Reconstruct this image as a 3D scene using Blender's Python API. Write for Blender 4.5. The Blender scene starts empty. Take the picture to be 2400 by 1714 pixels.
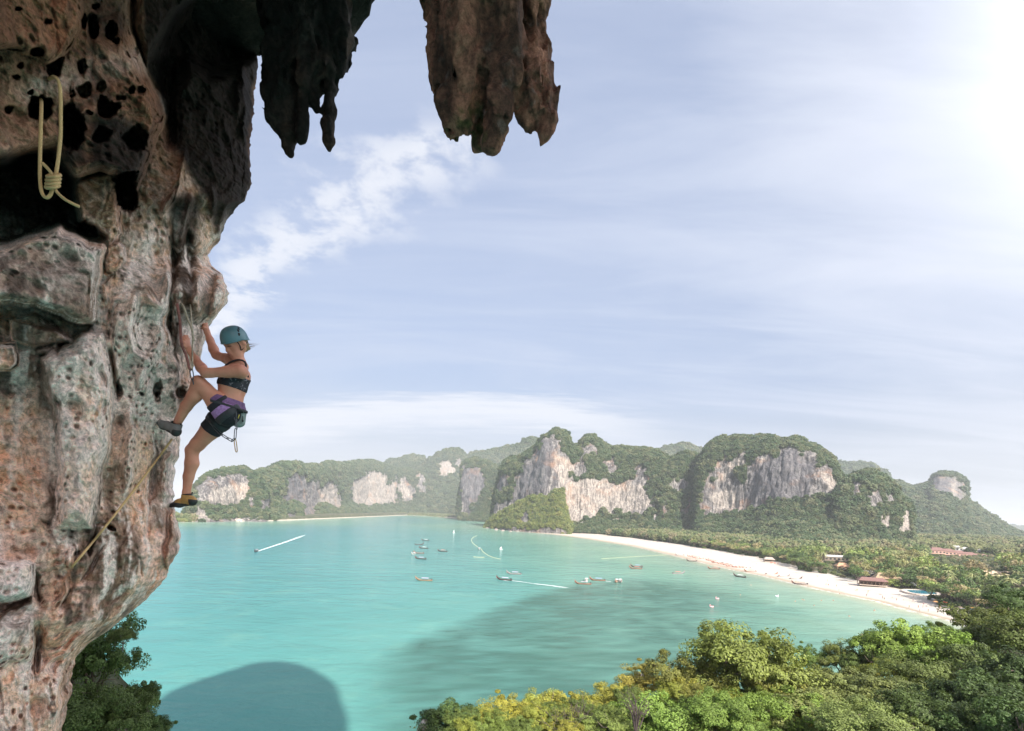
import bpy, bmesh, math
import numpy as np
from mathutils import Vector, Matrix
from mathutils.bvhtree import BVHTree

SC = bpy.context.scene
COL = SC.collection
rad = math.radians

# ------------------------------------------------------------------ camera
CAM_H = 45.0                      # camera height above the sea
FPX = 1200.0                      # focal length in pixels of the 2400 px wide photograph
PCX, PCY = 1200.0, 1197.0         # principal point (a shifted lens keeps the horizon low)
ROLL = rad(2.03)
camd = bpy.data.cameras.new('camera')
cam = bpy.data.objects.new('camera', camd); COL.objects.link(cam)
camd.sensor_width = 36.0
camd.lens = 36.0 * FPX / 2400.0
camd.shift_y = (PCY - 857.0) / 2400.0
camd.clip_start = 0.05; camd.clip_end = 80000.0
_R = Vector((math.cos(ROLL), 0, math.sin(ROLL)))
_U = Vector((-math.sin(ROLL), 0, math.cos(ROLL)))
_F = Vector((0, 1, 0))
_m = Matrix((_R, _U, -_F)).transposed().to_4x4()
_m.translation = Vector((0, 0, CAM_H))
cam.matrix_world = _m
SC.camera = cam

# ------------------------------------------------------------------ exposure
SC.view_settings.view_transform = 'Standard'
SC.view_settings.look = 'None'
SC.view_settings.gamma = 1.0
SC.view_settings.use_curve_mapping = False
SC.view_settings.exposure = 1.25
SC.render.engine = 'CYCLES'
SC.cycles.use_denoising = True
SC.cycles.volume_bounces = 0
SC.cycles.max_bounces = 6
SC.cycles.diffuse_bounces = 3
SC.cycles.glossy_bounces = 2
SC.cycles.transmission_bounces = 2
SC.cycles.sample_clamp_indirect = 6.0

SUN_AZ, SUN_EL = rad(157.0), rad(36.0)      # azimuth clockwise from the view axis


# ------------------------------------------------------------------ node helper
class G:
    """small builder for shader node graphs"""
    def __init__(self, nt): self.nt = nt
    def n(self, t, **kw):
        nd = self.nt.nodes.new(t)
        for k, v in kw.items(): setattr(nd, k, v)
        return nd
    def put(self, sock, v):
        if isinstance(v, bpy.types.NodeSocket): self.nt.links.new(v, sock)
        elif v is not None: sock.default_value = v
    def math(self, op, a, b=None, c=None, clamp=False):
        nd = self.n('ShaderNodeMath', operation=op, use_clamp=clamp)
        self.put(nd.inputs[0], a)
        if b is not None: self.put(nd.inputs[1], b)
        if c is not None: self.put(nd.inputs[2], c)
        return nd.outputs[0]
    def vm(self, op, a, b=None, out=0):
        nd = self.n('ShaderNodeVectorMath', operation=op)
        self.put(nd.inputs[0], a)
        if b is not None: self.put(nd.inputs[1], b)
        return nd.outputs[out]
    def dot(self, a, b): return self.vm('DOT_PRODUCT', a, b, 1)
    def sep(self, v):
        nd = self.n('ShaderNodeSeparateXYZ'); self.put(nd.inputs[0], v); return nd.outputs
    def comb(self, x, y, z):
        nd = self.n('ShaderNodeCombineXYZ')
        for i, v in enumerate((x, y, z)): self.put(nd.inputs[i], v)
        return nd.outputs[0]
    def mix(self, f, a, b, blend='MIX'):
        nd = self.n('ShaderNodeMix', data_type='RGBA', blend_type=blend)
        self.put(nd.inputs[0], f)
        for s, v in ((nd.inputs[6], a), (nd.inputs[7], b)):
            if isinstance(v, (tuple, list)) and len(v) == 3: v = (*v, 1)
            self.put(s, v)
        return nd.outputs[2]
    def noise(self, vec, scale, detail=4, rough=.55, dist=0.0, out=0):
        nd = self.n('ShaderNodeTexNoise')
        if vec is not None: self.put(nd.inputs['Vector'], vec)
        nd.inputs['Scale'].default_value = scale; nd.inputs['Detail'].default_value = detail
        nd.inputs['Roughness'].default_value = rough; nd.inputs['Distortion'].default_value = dist
        return nd.outputs[out]
    def ss(self, v, lo, hi, a=0.0, b=1.0):
        nd = self.n('ShaderNodeMapRange', interpolation_type='SMOOTHSTEP')
        self.put(nd.inputs[0], v)
        for i, x in enumerate((lo, hi, a, b)): nd.inputs[i + 1].default_value = x
        return nd.outputs[0]
    def ramp(self, f, stops, interp='LINEAR'):
        nd = self.n('ShaderNodeValToRGB'); cr = nd.color_ramp; cr.interpolation = interp
        while len(cr.elements) < len(stops): cr.elements.new(0.5)
        for e, (p, c) in zip(cr.elements, stops):
            e.position = p; e.color = (*c, 1) if len(c) == 3 else c
        self.put(nd.inputs[0], f); return nd.outputs[0]
    def attr(self, name, out='Color', typ='GEOMETRY'):
        nd = self.n('ShaderNodeAttribute', attribute_name=name, attribute_type=typ); return nd.outputs[out]
    def bump(self, h, strength=.5, dist=.02, normal=None):
        nd = self.n('ShaderNodeBump'); nd.inputs['Strength'].default_value = strength
        nd.inputs['Distance'].default_value = dist; self.put(nd.inputs['Height'], h)
        if normal is not None: self.put(nd.inputs['Normal'], normal)
        return nd.outputs[0]


# ------------------------------------------------------------------ sky
W = bpy.data.worlds.new('World'); SC.world = W; W.use_nodes = True
g = G(W.node_tree); W.node_tree.nodes.clear()
tc = g.n('ShaderNodeTexCoord').outputs['Generated']
sky = g.n('ShaderNodeTexSky', sky_type='NISHITA', sun_disc=False)
sky.sun_elevation = SUN_EL; sky.sun_rotation = SUN_AZ
sky.air_density = 1.0; sky.dust_density = 7.0; sky.ozone_density = 1.6
d = g.vm('NORMALIZE', tc)
dx, dy, dz = g.sep(d)
den = g.math('ADD', g.math('MAXIMUM', dz, 0.0), 0.12)
qx = g.math('DIVIDE', dx, den); qy = g.math('DIVIDE', dy, den)
q = g.comb(qx, qy, 0.0)
# thin high veil: stretched wisps over the whole sky
qr = g.n('ShaderNodeMapping'); qr.inputs['Rotation'].default_value = (0, 0, rad(32)); qr.inputs['Scale'].default_value = (.45, 1.9, 1)
g.put(qr.inputs[0], q)
wisp = g.noise(qr.outputs[0], 1.3, 6, .6, .5)
veil = g.ss(wisp, .32, .72, .25, .72)
# altocumulus trail
a = g.dot(q, (.77, -.64, 0)); b = g.dot(q, (.64, .77, 0))
puffs = g.noise(q, 7.5, 7, .6, .15)
big = g.noise(q, 2.1, 3, .5)
bb = g.math('ADD', b, g.math('MULTIPLY', g.math('SUBTRACT', big, .5), .5))
band = g.math('SUBTRACT', 1.0, g.ss(g.math('ABSOLUTE', g.math('SUBTRACT', bb, .77)), .01, .19))
band = g.math('MULTIPLY', band, g.ss(a, -3.2, -2.2)); band = g.math('MULTIPLY', band, g.math('SUBTRACT', 1.0, g.ss(a, -.95, -.60)))
trail = g.math('MULTIPLY', g.ss(g.math('ADD', puffs, g.math('MULTIPLY', band, .16)), .50, .72), band)
# a long cirrus arch low over the hills
par = g.math('ADD', g.math('MULTIPLY', g.math('POWER', g.math('ADD', qx, .25), 2.0), .25), 3.02)
off = g.math('ADD', g.math('SUBTRACT', qy, par), g.math('MULTIPLY', g.math('SUBTRACT', wisp, .5), .55))
off = g.math('ADD', off, g.math('MULTIPLY', g.math('SUBTRACT', g.noise(qr.outputs[0], 4.0, 6, .65), .5), 1.1))
arch = g.math('MULTIPLY', g.ss(off, -.34, .10), g.math('SUBTRACT', 1.0, g.ss(off, .05, .85)))
arch = g.math('MULTIPLY', arch, g.ss(qx, -2.3, -1.6)); arch = g.math('MULTIPLY', arch, g.math('SUBTRACT', 1.0, g.ss(qx, .3, 1.3)))
# bright thin cloud over the right of the bay, and an added glare
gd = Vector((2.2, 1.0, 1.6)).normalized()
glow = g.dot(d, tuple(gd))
gl = g.math('ADD', g.ss(glow, .74, .985, 0, .45), g.math('MULTIPLY', g.math('SUBTRACT', wisp, .5), g.ss(glow, .35, .9, 0, .50)))
low = g.math('SUBTRACT', 1.0, g.ss(dz, .0, .24))
cl = g.math('MAXIMUM', g.math('MULTIPLY', trail, .8), g.math('MULTIPLY', arch, .78))
skyc = g.mix(1.0, sky.outputs[0], (1.0, 1.0, 1.0), 'MULTIPLY')
SKY_VEIL = (2.15, 2.55, 3.65); SKY_WHITE = (3.9, 4.0, 4.3)
c1 = g.mix(.45, skyc, SKY_VEIL)
c1 = g.mix(veil, c1, (2.75, 3.06, 3.8))
c1 = g.mix(g.math('MULTIPLY', low, .75), c1, (3.45, 3.6, 3.85))
c1 = g.mix(cl, c1, SKY_WHITE)
c1 = g.mix(g.math('MINIMUM', g.math('MAXIMUM', gl, 0.0), 1.0), c1, (5.2, 5.2, 5.4))
core = g.math('MULTIPLY', g.math('POWER', 2.0, g.math('DIVIDE', g.math('SUBTRACT', glow, .955), .0120)), 1.9)  # added glare, strongest beyond the right edge, brightens the shaded wall
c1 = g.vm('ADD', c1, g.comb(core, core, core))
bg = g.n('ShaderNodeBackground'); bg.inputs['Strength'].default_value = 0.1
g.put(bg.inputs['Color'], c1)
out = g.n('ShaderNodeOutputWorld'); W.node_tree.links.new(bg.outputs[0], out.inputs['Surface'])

# ------------------------------------------------------------------ sun
sd = bpy.data.lights.new('sun', 'SUN'); sd.energy = 3.8; sd.angle = rad(0.5); sd.color = (1.0, .95, .87)
sun = bpy.data.objects.new('sun', sd); COL.objects.link(sun)
S_DIR = Vector((math.sin(SUN_AZ) * math.cos(SUN_EL), math.cos(SUN_AZ) * math.cos(SUN_EL), math.sin(SUN_EL)))
sun.rotation_euler = (-S_DIR).to_track_quat('-Z', 'Y').to_euler()
sun.location = (60, -140, 200)

# ------------------------------------------------------------------ picture -> world
CAM = np.array((0.0, 0.0, CAM_H)); Rn, Un, Fn = (np.array(v) for v in (_R, _U, _F))
def P(px, py, dist):
    """world point seen at photo pixel (px, py) at view depth dist"""
    px, py, dist = np.broadcast_arrays(np.asarray(px, float), np.asarray(py, float), np.asarray(dist, float))
    a = ((px - PCX) / FPX)[..., None]; b = ((PCY - py) / FPX)[..., None]
    return CAM + dist[..., None] * (Rn * a + Un * b + Fn)
def Wz(px, py, z=0.0):
    """world point at height z seen at photo pixel"""
    px, py = np.asarray(px, float), np.asarray(py, float)
    a = ((px - PCX) / FPX)[..., None]; b = ((PCY - py) / FPX)[..., None]
    dr = Rn * a + Un * b + Fn
    t = (z - CAM_H) / dr[..., 2]
    return CAM + t[..., None] * dr
def to_px(v):
    r = np.asarray(v) - CAM
    dd = np.maximum(r @ Fn, 1e-6)
    return PCX + FPX * (r @ Rn) / dd, PCY - FPX * (r @ Un) / dd, dd

# ------------------------------------------------------------------ noise
_rs = np.random.RandomState(7)
_perm = np.concatenate([_rs.permutation(256)] * 3).astype(np.int32)
_gr = _rs.normal(size=(256, 3)).astype(np.float32); _gr /= np.linalg.norm(_gr, axis=1)[:, None]
def perlin(p):
    p = np.asarray(p, np.float32); i = np.floor(p).astype(np.int32); f = p - i; i &= 255
    u = f * f * f * (f * (f * 6 - 15) + 10)
    res = None
    def gdot(ox, oy, oz):
        h = _perm[_perm[_perm[(i[:, 0] + ox) & 255] + ((i[:, 1] + oy) & 255)] + ((i[:, 2] + oz) & 255)]
        gg = _gr[h]
        return gg[:, 0] * (f[:, 0] - ox) + gg[:, 1] * (f[:, 1] - oy) + gg[:, 2] * (f[:, 2] - oz)
    l = lambda a, b, t: a + (b - a) * t
    x00 = l(gdot(0, 0, 0), gdot(1, 0, 0), u[:, 0]); x10 = l(gdot(0, 1, 0), gdot(1, 1, 0), u[:, 0])
    x01 = l(gdot(0, 0, 1), gdot(1, 0, 1), u[:, 0]); x11 = l(gdot(0, 1, 1), gdot(1, 1, 1), u[:, 0])
    return l(l(x00, x10, u[:, 1]), l(x01, x11, u[:, 1]), u[:, 2]) * 1.6
def fbm(p, octv=4, gain=.5, lac=2.03, ridged=False):
    p = np.asarray(p, np.float32); s = np.zeros(len(p), np.float32); a = 1.0; t = 0
    for k in range(octv):
        v = perlin(p * (lac ** k) + 17.3 * k)
        if ridged: v = 1 - 2 * np.abs(v)
        s += a * v; t += a; a *= gain
    return s / t
def worley(p):
    p = np.asarray(p, np.float32); i = np.floor(p).astype(np.int32); f = p - i
    best = np.full(len(p), 9.0, np.float32)
    for ox in (-1, 0, 1):
        for oy in (-1, 0, 1):
            for oz in (-1, 0, 1):
                h = _perm[_perm[_perm[(i[:, 0] + ox) & 255] + ((i[:, 1] + oy) & 255)] + ((i[:, 2] + oz) & 255)]
                c = (_gr[h] * .28 + .5) + np.array((ox, oy, oz), np.float32) - f
                best = np.minimum(best, (c * c).sum(1))
    return np.sqrt(best)
def sstep(x, a, b):
    t = np.clip((x - a) / (b - a + 1e-12), 0, 1); return t * t * (3 - 2 * t)
def poly_sd(x, y, poly):
    """signed distance to a polygon, negative inside"""
    poly = np.asarray(poly, float); d = np.full(x.shape, 1e18); ins = np.zeros(x.shape, bool)
    n = len(poly)
    for k in range(n):
        ax, ay = poly[k]; bx, by = poly[(k + 1) % n]
        ex, ey = bx - ax, by - ay; wx, wy = x - ax, y - ay
        t = np.clip((wx * ex + wy * ey) / (ex * ex + ey * ey + 1e-9), 0, 1)
        d = np.minimum(d, (wx - ex * t) ** 2 + (wy - ey * t) ** 2)
        c = ((ay > y) != (by > y)) & (x < (bx - ax) * (y - ay) / ((by - ay) if by != ay else 1e-9) + ax)
        ins ^= c
    d = np.sqrt(d); return np.where(ins, -d, d)
def line_d(x, y, pts):
    d = np.full(x.shape, 1e18)
    for (ax, ay), (bx, by) in zip(pts[:-1], pts[1:]):
        ex, ey = bx - ax, by - ay; wx, wy = x - ax, y - ay
        t = np.clip((wx * ex + wy * ey) / (ex * ex + ey * ey + 1e-9), 0, 1)
        d = np.minimum(d, (wx - ex * t) ** 2 + (wy - ey * t) ** 2)
    return np.sqrt(d)

# ------------------------------------------------------------------ mesh helpers
def mesh(name, V, F, mats=(), smooth=True, fmat=None):
    """V (n,3); F list of index arrays of one width each, or one (m,k) array"""
    me = bpy.data.meshes.new(name)
    V = np.asarray(V, np.float32)
    Fs = F if isinstance(F, (list, tuple)) else [F]
    Fs = [np.asarray(f, np.int32) for f in Fs if len(f)]
    nl = sum(f.size for f in Fs); nf = sum(len(f) for f in Fs)
    me.vertices.add(len(V)); me.vertices.foreach_set('co', V.ravel())
    me.loops.add(nl); me.loops.foreach_set('vertex_index', np.concatenate([f.ravel() for f in Fs]))
    tot = np.concatenate([np.full(len(f), f.shape[1], np.int32) for f in Fs])
    me.polygons.add(nf)
    me.polygons.foreach_set('loop_start', np.concatenate([[0], np.cumsum(tot)[:-1]]).astype(np.int32))
    me.polygons.foreach_set('loop_total', tot)
    me.polygons.foreach_set('use_smooth', np.full(nf, smooth, bool))
    if fmat is not None: me.polygons.foreach_set('material_index', np.asarray(fmat, np.int32))
    for m in mats if isinstance(mats, (list, tuple)) else [mats]: me.materials.append(m)
    me.update(calc_edges=True); me.validate(clean_customdata=False)
    return me
def attr_col(me, name, C):
    a = me.attributes.new(name, 'FLOAT_COLOR', 'POINT')
    C = np.asarray(C, np.float32)
    if C.ndim == 1: C = np.repeat(C[:, None], 3, 1)
    if C.shape[1] == 3: C = np.concatenate([C, np.ones((len(C), 1), np.float32)], 1)
    a.data.foreach_set('color', C.ravel())
def obj(name, me, parent=None, loc=None):
    o = bpy.data.objects.new(name, me); COL.objects.link(o)
    if parent is not None: o.parent = parent
    if loc is not None: o.location = loc
    return o
def tag(o, label=None, cat=None, group=None, kind=None):
    for k, v in (('label', label), ('category', cat), ('group', group), ('kind', kind)):
        if v: o[k] = v
    return o
def grid_faces(nr, nc, wrap=False):
    r = np.arange(nr - 1)[:, None]; c = np.arange(nc if wrap else nc - 1)[None, :]; c2 = (c + 1) % nc
    return np.stack([r * nc + c, r * nc + c2, (r + 1) * nc + c2, (r + 1) * nc + c], -1).reshape(-1, 4)
class MB:
    """collects pieces into one mesh"""
    def __init__(self): self.V = []; self.Q = []; self.T = []; self.n = 0
    def add(self, V, F):
        V = np.asarray(V, float).reshape(-1, 3); F = np.asarray(F)
        (self.Q if F.shape[1] == 4 else self.T).append(F + self.n); self.V.append(V); self.n += len(V)
        return self
    def box(self, c, s, M=None):
        c, s = np.asarray(c, float), np.asarray(s, float) / 2
        v = np.array([(x, y, z) for z in (-1, 1) for y in (-1, 1) for x in (-1, 1)]) * s
        if M is not None: v = v @ np.asarray(M).T
        return self.add(v + c, [(0, 2, 3, 1), (4, 5, 7, 6), (0, 1, 5, 4), (2, 6, 7, 3), (0, 4, 6, 2), (1, 3, 7, 5)])
    def tube(self, pts, r, n=8, cap=True):
        pts = np.asarray(pts, float); k = len(pts); r = np.broadcast_to(np.asarray(r, float), (k,))
        t = np.gradient(pts, axis=0); t /= np.linalg.norm(t, axis=1)[:, None] + 1e-12
        up = np.array((0.0, 0, 1.0)) if abs(t[0, 2]) < .9 else np.array((1.0, 0, 0))
        nrm = np.cross(t[0], up); nrm /= np.linalg.norm(nrm)
        rings = []; ang = np.linspace(0, 2 * np.pi, n, endpoint=False)
        for i in range(k):
            nrm = nrm - t[i] * (nrm @ t[i]); nrm /= np.linalg.norm(nrm) + 1e-12
            bn = np.cross(t[i], nrm)
            rings.append(pts[i] + r[i] * (np.cos(ang)[:, None] * nrm + np.sin(ang)[:, None] * bn))
        V = np.concatenate(rings); self.add(V, grid_faces(k, n, True))
        if cap:
            base = self.n - len(V)
            for off, rev, cpt in ((0, True, pts[0]), ((k - 1) * n, False, pts[-1])):
                ci = self.n; self.V.append(cpt[None]); self.n += 1
                a_ = base + off + np.arange(n); b_ = base + off + (np.arange(n) + 1) % n
                tri = np.stack([a_, b_, np.full(n, ci)], 1)
                self.T.append(tri[:, ::-1] if rev else tri)
        return self
    def build(self, name, mat, parent=None, smooth=True, loc=None):
        F = []
        if self.Q: F.append(np.concatenate(self.Q))
        if self.T: F.append(np.concatenate(self.T))
        return obj(name, mesh(name, np.concatenate(self.V), F, mat, smooth), parent, loc)
def spline(pts, n):
    """Catmull-Rom through pts"""
    p = np.asarray(pts, float); p = np.concatenate([[2 * p[0] - p[1]], p, [2 * p[-1] - p[-2]]])
    t = np.linspace(0, len(p) - 3 - 1e-9, n); i = t.astype(int); f = (t - i)[:, None]
    a, b, c, e = p[i], p[i + 1], p[i + 2], p[i + 3]
    return .5 * (2 * b + (c - a) * f + (2 * a - 5 * b + 4 * c - e) * f ** 2 + (3 * b - a - 3 * c + e) * f ** 3)
def ico(sub=2):
    bm = bmesh.new(); bmesh.ops.create_icosphere(bm, subdivisions=sub, radius=1)
    V = np.array([v.co for v in bm.verts]); F = np.array([[v.index for v in f.verts] for f in bm.faces]); bm.free()
    return V, F

def surface_nets(f, org, h):
    s = f < 0
    c = [s[i:s.shape[0] - 1 + i, j:s.shape[1] - 1 + j, k:s.shape[2] - 1 + k] for i in (0, 1) for j in (0, 1) for k in (0, 1)]
    anyc = c[0].copy(); allc = c[0].copy()
    for x in c[1:]: anyc |= x; allc &= x
    act = anyc & ~allc
    idx = np.full(act.shape, -1, np.int32); ii = np.argwhere(act); idx[act] = np.arange(len(ii))
    acc = np.zeros((len(ii), 3)); cnt = np.zeros(len(ii))
    corners = [(i, j, k) for i in (0, 1) for j in (0, 1) for k in (0, 1)]
    val = {cc: f[ii[:, 0] + cc[0], ii[:, 1] + cc[1], ii[:, 2] + cc[2]] for cc in corners}
    for ca in corners:
        for ax in range(3):
            if ca[ax] == 0:
                cb = list(ca); cb[ax] = 1; cb = tuple(cb)
                va, vb = val[ca], val[cb]; m = (va < 0) != (vb < 0)
                t = va[m] / (va[m] - vb[m])
                pt = np.tile(np.array(ca, float), (m.sum(), 1)); pt[:, ax] += t
                acc[m] += pt; cnt[m] += 1
    V = (ii + acc / np.maximum(cnt, 1)[:, None]) * h + org
    quads = []
    for ax in range(3):
        o1, o2 = [(1, 2), (2, 0), (0, 1)][ax]
        sl0 = [slice(None)] * 3; sl1 = [slice(None)] * 3
        sl0[ax] = slice(0, -1); sl1[ax] = slice(1, None)
        m = s[tuple(sl0)] != s[tuple(sl1)]
        e = np.argwhere(m)
        ok = (e[:, o1] > 0) & (e[:, o2] > 0) & (e[:, o1] < s.shape[o1] - 1) & (e[:, o2] < s.shape[o2] - 1)
        e = e[ok]
        if not len(e): continue
        def cell(d1, d2):
            q_ = e.copy(); q_[:, o1] -= d1; q_[:, o2] -= d2; return idx[q_[:, 0], q_[:, 1], q_[:, 2]]
        qd = np.stack([cell(1, 1), cell(0, 1), cell(0, 0), cell(1, 0)], 1)
        inside = s[e[:, 0], e[:, 1], e[:, 2]]
        qd[~inside] = qd[~inside][:, ::-1]
        quads.append(qd)
    return V, np.concatenate(quads)

# ------------------------------------------------------------------ materials
def new_mat(name):
    m = bpy.data.materials.new(name); m.use_nodes = True
    nt = m.node_tree; b = nt.nodes['Principled BSDF']
    return m, G(nt), b
def flat_mat(name, col, rough=.7, var=.15, scale=3.0, metal=0.0, bump=0.0, coord='Object'):
    m, g, b = new_mat(name)
    t = g.n('ShaderNodeTexCoord').outputs[coord]
    nz = g.noise(t, scale, 5, .6)
    f = g.ss(nz, .25, .75, 1 - var, 1 + var)
    g.put(b.inputs['Base Color'], g.mix(1.0, (*col, 1), g.comb(f, f, f), 'MULTIPLY'))
    b.inputs['Roughness'].default_value = rough; b.inputs['Metallic'].default_value = metal
    if bump: g.put(b.inputs['Normal'], g.bump(g.noise(t, scale * 6, 4, .6), .5, bump))
    return m
# ================================================================== shorelines (world x,y from the photograph)
K = 2400 / 2274.0
_wl = np.array([(2262, 1432), (2150, 1390), (2120, 1380), (2010, 1352), (1950, 1335), (1850, 1315), (1780, 1300), (1700, 1280), (1640, 1268), (1560, 1250),
                (1480, 1230), (1400, 1212), (1300, 1196), (1230, 1187), (1160, 1181), (1120, 1175)]) * K
_in = np.array([(2262, 1385), (2150, 1354), (2050, 1325), (1950, 1298), (1880, 1285), (1800, 1268), (1700, 1240), (1600, 1224), (1500, 1207), (1400, 1194),
                (1300, 1184), (1200, 1178.5), (1150, 1176)]) * K
WL = Wz(_wl[:, 0], _wl[:, 1]); INL = Wz(_in[:, 0], _in[:, 1], 2.0)
WL = np.concatenate([[WL[0] + (WL[0] - WL[1]) * 2.2], WL, [(-66, 1290, 0), (-40, 1500, 0)]])
INL = np.concatenate([[INL[0] + (INL[0] - INL[1]) * 2.2], INL, [(-50, 1290, 0), (-10, 1500, 0)]])
def shore_x(y): return np.interp(y, WL[:, 1], WL[:, 0])
def inland_x(y): return np.maximum(np.interp(y, INL[:, 1], INL[:, 0]), shore_x(y) + 9)
_far = np.array([(425, 1224), (432, 1223.8), (488, 1222), (541, 1221), (611, 1222.7), (660, 1217.5), (699, 1216.4), (738, 1212), (769, 1209.4),
                 (798, 1205.9), (857, 1204.4), (928, 1207), (998, 1209.4), (1068, 1215), (1149, 1222)])
FAR = Wz(_far[:, 0], _far[:, 1])
FAR = np.concatenate([FAR, [(-20, 1900, 0)]])
LAND = np.concatenate([WL[:, :2], FAR[::-1][:, :2], [(-760, 1100), (-700, 3600), (2600, 3600), (3200, 400), (900, 60)]])

# ------------------------------------------------------------------ haze
hz = MB().box((0, 0, 0), (2, 2, 2))
hm = bpy.data.materials.new('haze'); hm.use_nodes = True; hm.node_tree.nodes.clear(); g = G(hm.node_tree)
pv = g.n('ShaderNodeVolumePrincipled'); pv.inputs['Color'].default_value = (.90, .95, 1.0, 1); pv.inputs['Density'].default_value = .000115
pv.inputs['Anisotropy'].default_value = 0.0
o_ = g.n('ShaderNodeOutputMaterial'); hm.node_tree.links.new(pv.outputs[0], o_.inputs['Volume'])
haze = hz.build('haze', hm, smooth=False); haze.scale = (24000, 24000, 190); haze.location = (0, 0, 186); tag(haze, kind='stuff')

# ------------------------------------------------------------------ sea
ys = np.concatenate([np.linspace(-20000, -300, 8), np.linspace(-200, 60, 14), 75 * (1.0165 ** np.arange(215)), np.geomspace(2700, 20000, 14)])
xs = np.concatenate([-np.geomspace(20000, 1300, 10), np.linspace(-1200, -420, 40), np.linspace(-410, 700, 190), np.geomspace(760, 20000, 14)])
gx, gy = np.meshgrid(xs, ys)
V = np.stack([gx.ravel(), gy.ravel(), np.zeros(gx.size)], 1)
sdl = poly_sd(V[:, 0], V[:, 1], LAND)
shore = sdl.copy()
px_, py_, dd_ = to_px(V); front = V[:, 1] > 20
edge = np.array([(700, 1640), (830, 1560), (905, 1525), (1000, 1490), (1120, 1440), (1245, 1393), (1351, 1367), (1478, 1357), (1583, 1361), (1690, 1375), (1850, 1420), (2100, 1520)])
up = np.interp(px_, edge[:, 0], edge[:, 1])
sea_band = sstep(py_ - up, -7, 16) * sstep(px_, 800, 1000) * (1 - .75 * sstep(px_, 1480, 1900)) * front  # darker grey-green band, sharp along its far edge, fading to the right
pr = V * .05
mott = fbm(V * (.035, .05, 0) + 3.1, 3) ; mott2 = fbm(V * (.16, .22, 0), 3)
sea_band = sea_band * np.clip(.80 + .55 * mott + .75 * mott2, .15, 1.35)
me = mesh('sea', V, grid_faces(len(ys), len(xs)), smooth=True)
attr_col(me, 'sea', np.stack([np.clip(shore / 400, 0, 1), np.clip(sea_band, 0, 1), sstep(V[:, 0], -420, 20)], 1))
m, g, b = new_mat('sea_water')
t = g.n('ShaderNodeTexCoord').outputs['Object']
s3 = g.sep(g.attr('sea'))
deepc = g.mix(s3[2], (.050, .225, .262), (.080, .255, .240))
col = g.ramp(s3[0], [(0.0, (.46, .42, .31)), (.012, (.36, .40, .29)), (.05, (.26, .375, .295)), (.20, (.185, .335, .255)), (.5, (.112, .280, .245)), (1, (.062, .240, .258))])
far_f = g.ss(s3[0], .3, 1.0)
col = g.mix(g.math('MULTIPLY', far_f, .75), col, deepc)
pat = g.noise(t, .012, 4, .6); col = g.mix(g.ss(pat, .35, .75, 0, .40), col, (.035, .165, .165)); pat2 = g.noise(t, .05, 5, .65, .5); col = g.mix(g.ss(pat2, .5, .75, 0, .35), col, (.16, .33, .26))
col = g.mix(g.math('MULTIPLY', s3[1], .85), col, (.042, .105, .085))
foam_n = g.noise(t, .35, 4, .6)
foam = g.math('MULTIPLY', g.math('SUBTRACT', 1.0, g.ss(s3[0], .004, .016)), g.ss(foam_n, .45, .6))
col = g.mix(foam, col, (.75, .75, .72))
g.put(b.inputs['Base Color'], col)
b.inputs['Roughness'].default_value = .12; b.inputs['IOR'].default_value = 1.15; b.inputs['Specular IOR Level'].default_value = .15
mp = g.n('ShaderNodeMapping'); mp.inputs['Scale'].default_value = (.55, 1.0, 1); mp.inputs['Rotation'].default_value = (0, 0, rad(12)); g.put(mp.inputs[0], t)
w1 = g.noise(mp.outputs[0], .10, 3, .55, .4); w2 = g.noise(mp.outputs[0], .55, 5, .62, .3)
hgt = g.math('ADD', g.math('MULTIPLY', w1, 1.6), g.math('MULTIPLY', w2, .55))
g.put(b.inputs['Normal'], g.bump(hgt, .55, .9))
me.materials.append(m)
tag(obj('sea', me), kind='structure')

# ------------------------------------------------------------------ beach and land
def strip(name, ylist, offs, z, mat, noise_amp=0):
    V = []
    for y in ylist:
        a, b_ = shore_x(y), inland_x(y)
        for (k, dx_), zz in zip(offs, z): V.append((a + (b_ - a) * k + dx_, y, zz))
    V = np.array(V)
    if noise_amp: V[:, 2] += noise_amp * fbm(V * .05, 3)
    return tag(obj(name, mesh(name, V, grid_faces(len(ylist), len(offs)), mat)), kind='structure')
m_sand, g, b = new_mat('beach_sand')
t = g.n('ShaderNodeTexCoord').outputs['Object']; z_ = g.sep(t)[2]
nz = g.noise(t, .12, 6, .65); nz2 = g.noise(t, 1.3, 4, .6)
dry = g.mix(g.ss(nz, .3, .7), (.50, .43, .36), (.58, .52, .45)); dry = g.mix(g.ss(nz2, .58, .8, 0, .35), dry, (.40, .33, .27))
g.put(b.inputs['Base Color'], g.mix(g.ss(g.math('ADD', z_, g.math('MULTIPLY', nz, .3)), .25, .75), (.36, .285, .21), dry)); b.inputs['Roughness'].default_value = .9
yl = np.concatenate([np.linspace(60, 1180, 240), np.linspace(1190, 1500, 12)])
strip('beach', yl, [(0, -14), (0, -5), (0, 0), (.12, 0), (.3, 0), (.6, 0), (1, 0), (1, 6)], [-.9, -.25, .02, .45, .9, 1.5, 2.0, 2.05], m_sand)
m_ground, g, b = new_mat('forest_floor')
t = g.n('ShaderNodeTexCoord').outputs['Object']
nz = g.noise(t, .06, 6, .65)
g.put(b.inputs['Base Color'], g.ramp(nz, [(.3, (.030, .042, .016)), (.5, (.06, .07, .028)), (.62, (.14, .125, .07)), (.75, (.22, .19, .12))])); b.inputs['Roughness'].default_value = .95
strip('ground', yl, [(1, 3), (1, 12), (1, 40), (1, 90), (1, 160), (1, 300), (1, 600), (1, 1400), (1, 2600)], [2.01, 2.6, 4, 5, 6, 9, 12, 12, 10], m_ground, 1.2)
V = []
fy = FAR[:-1]
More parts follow.
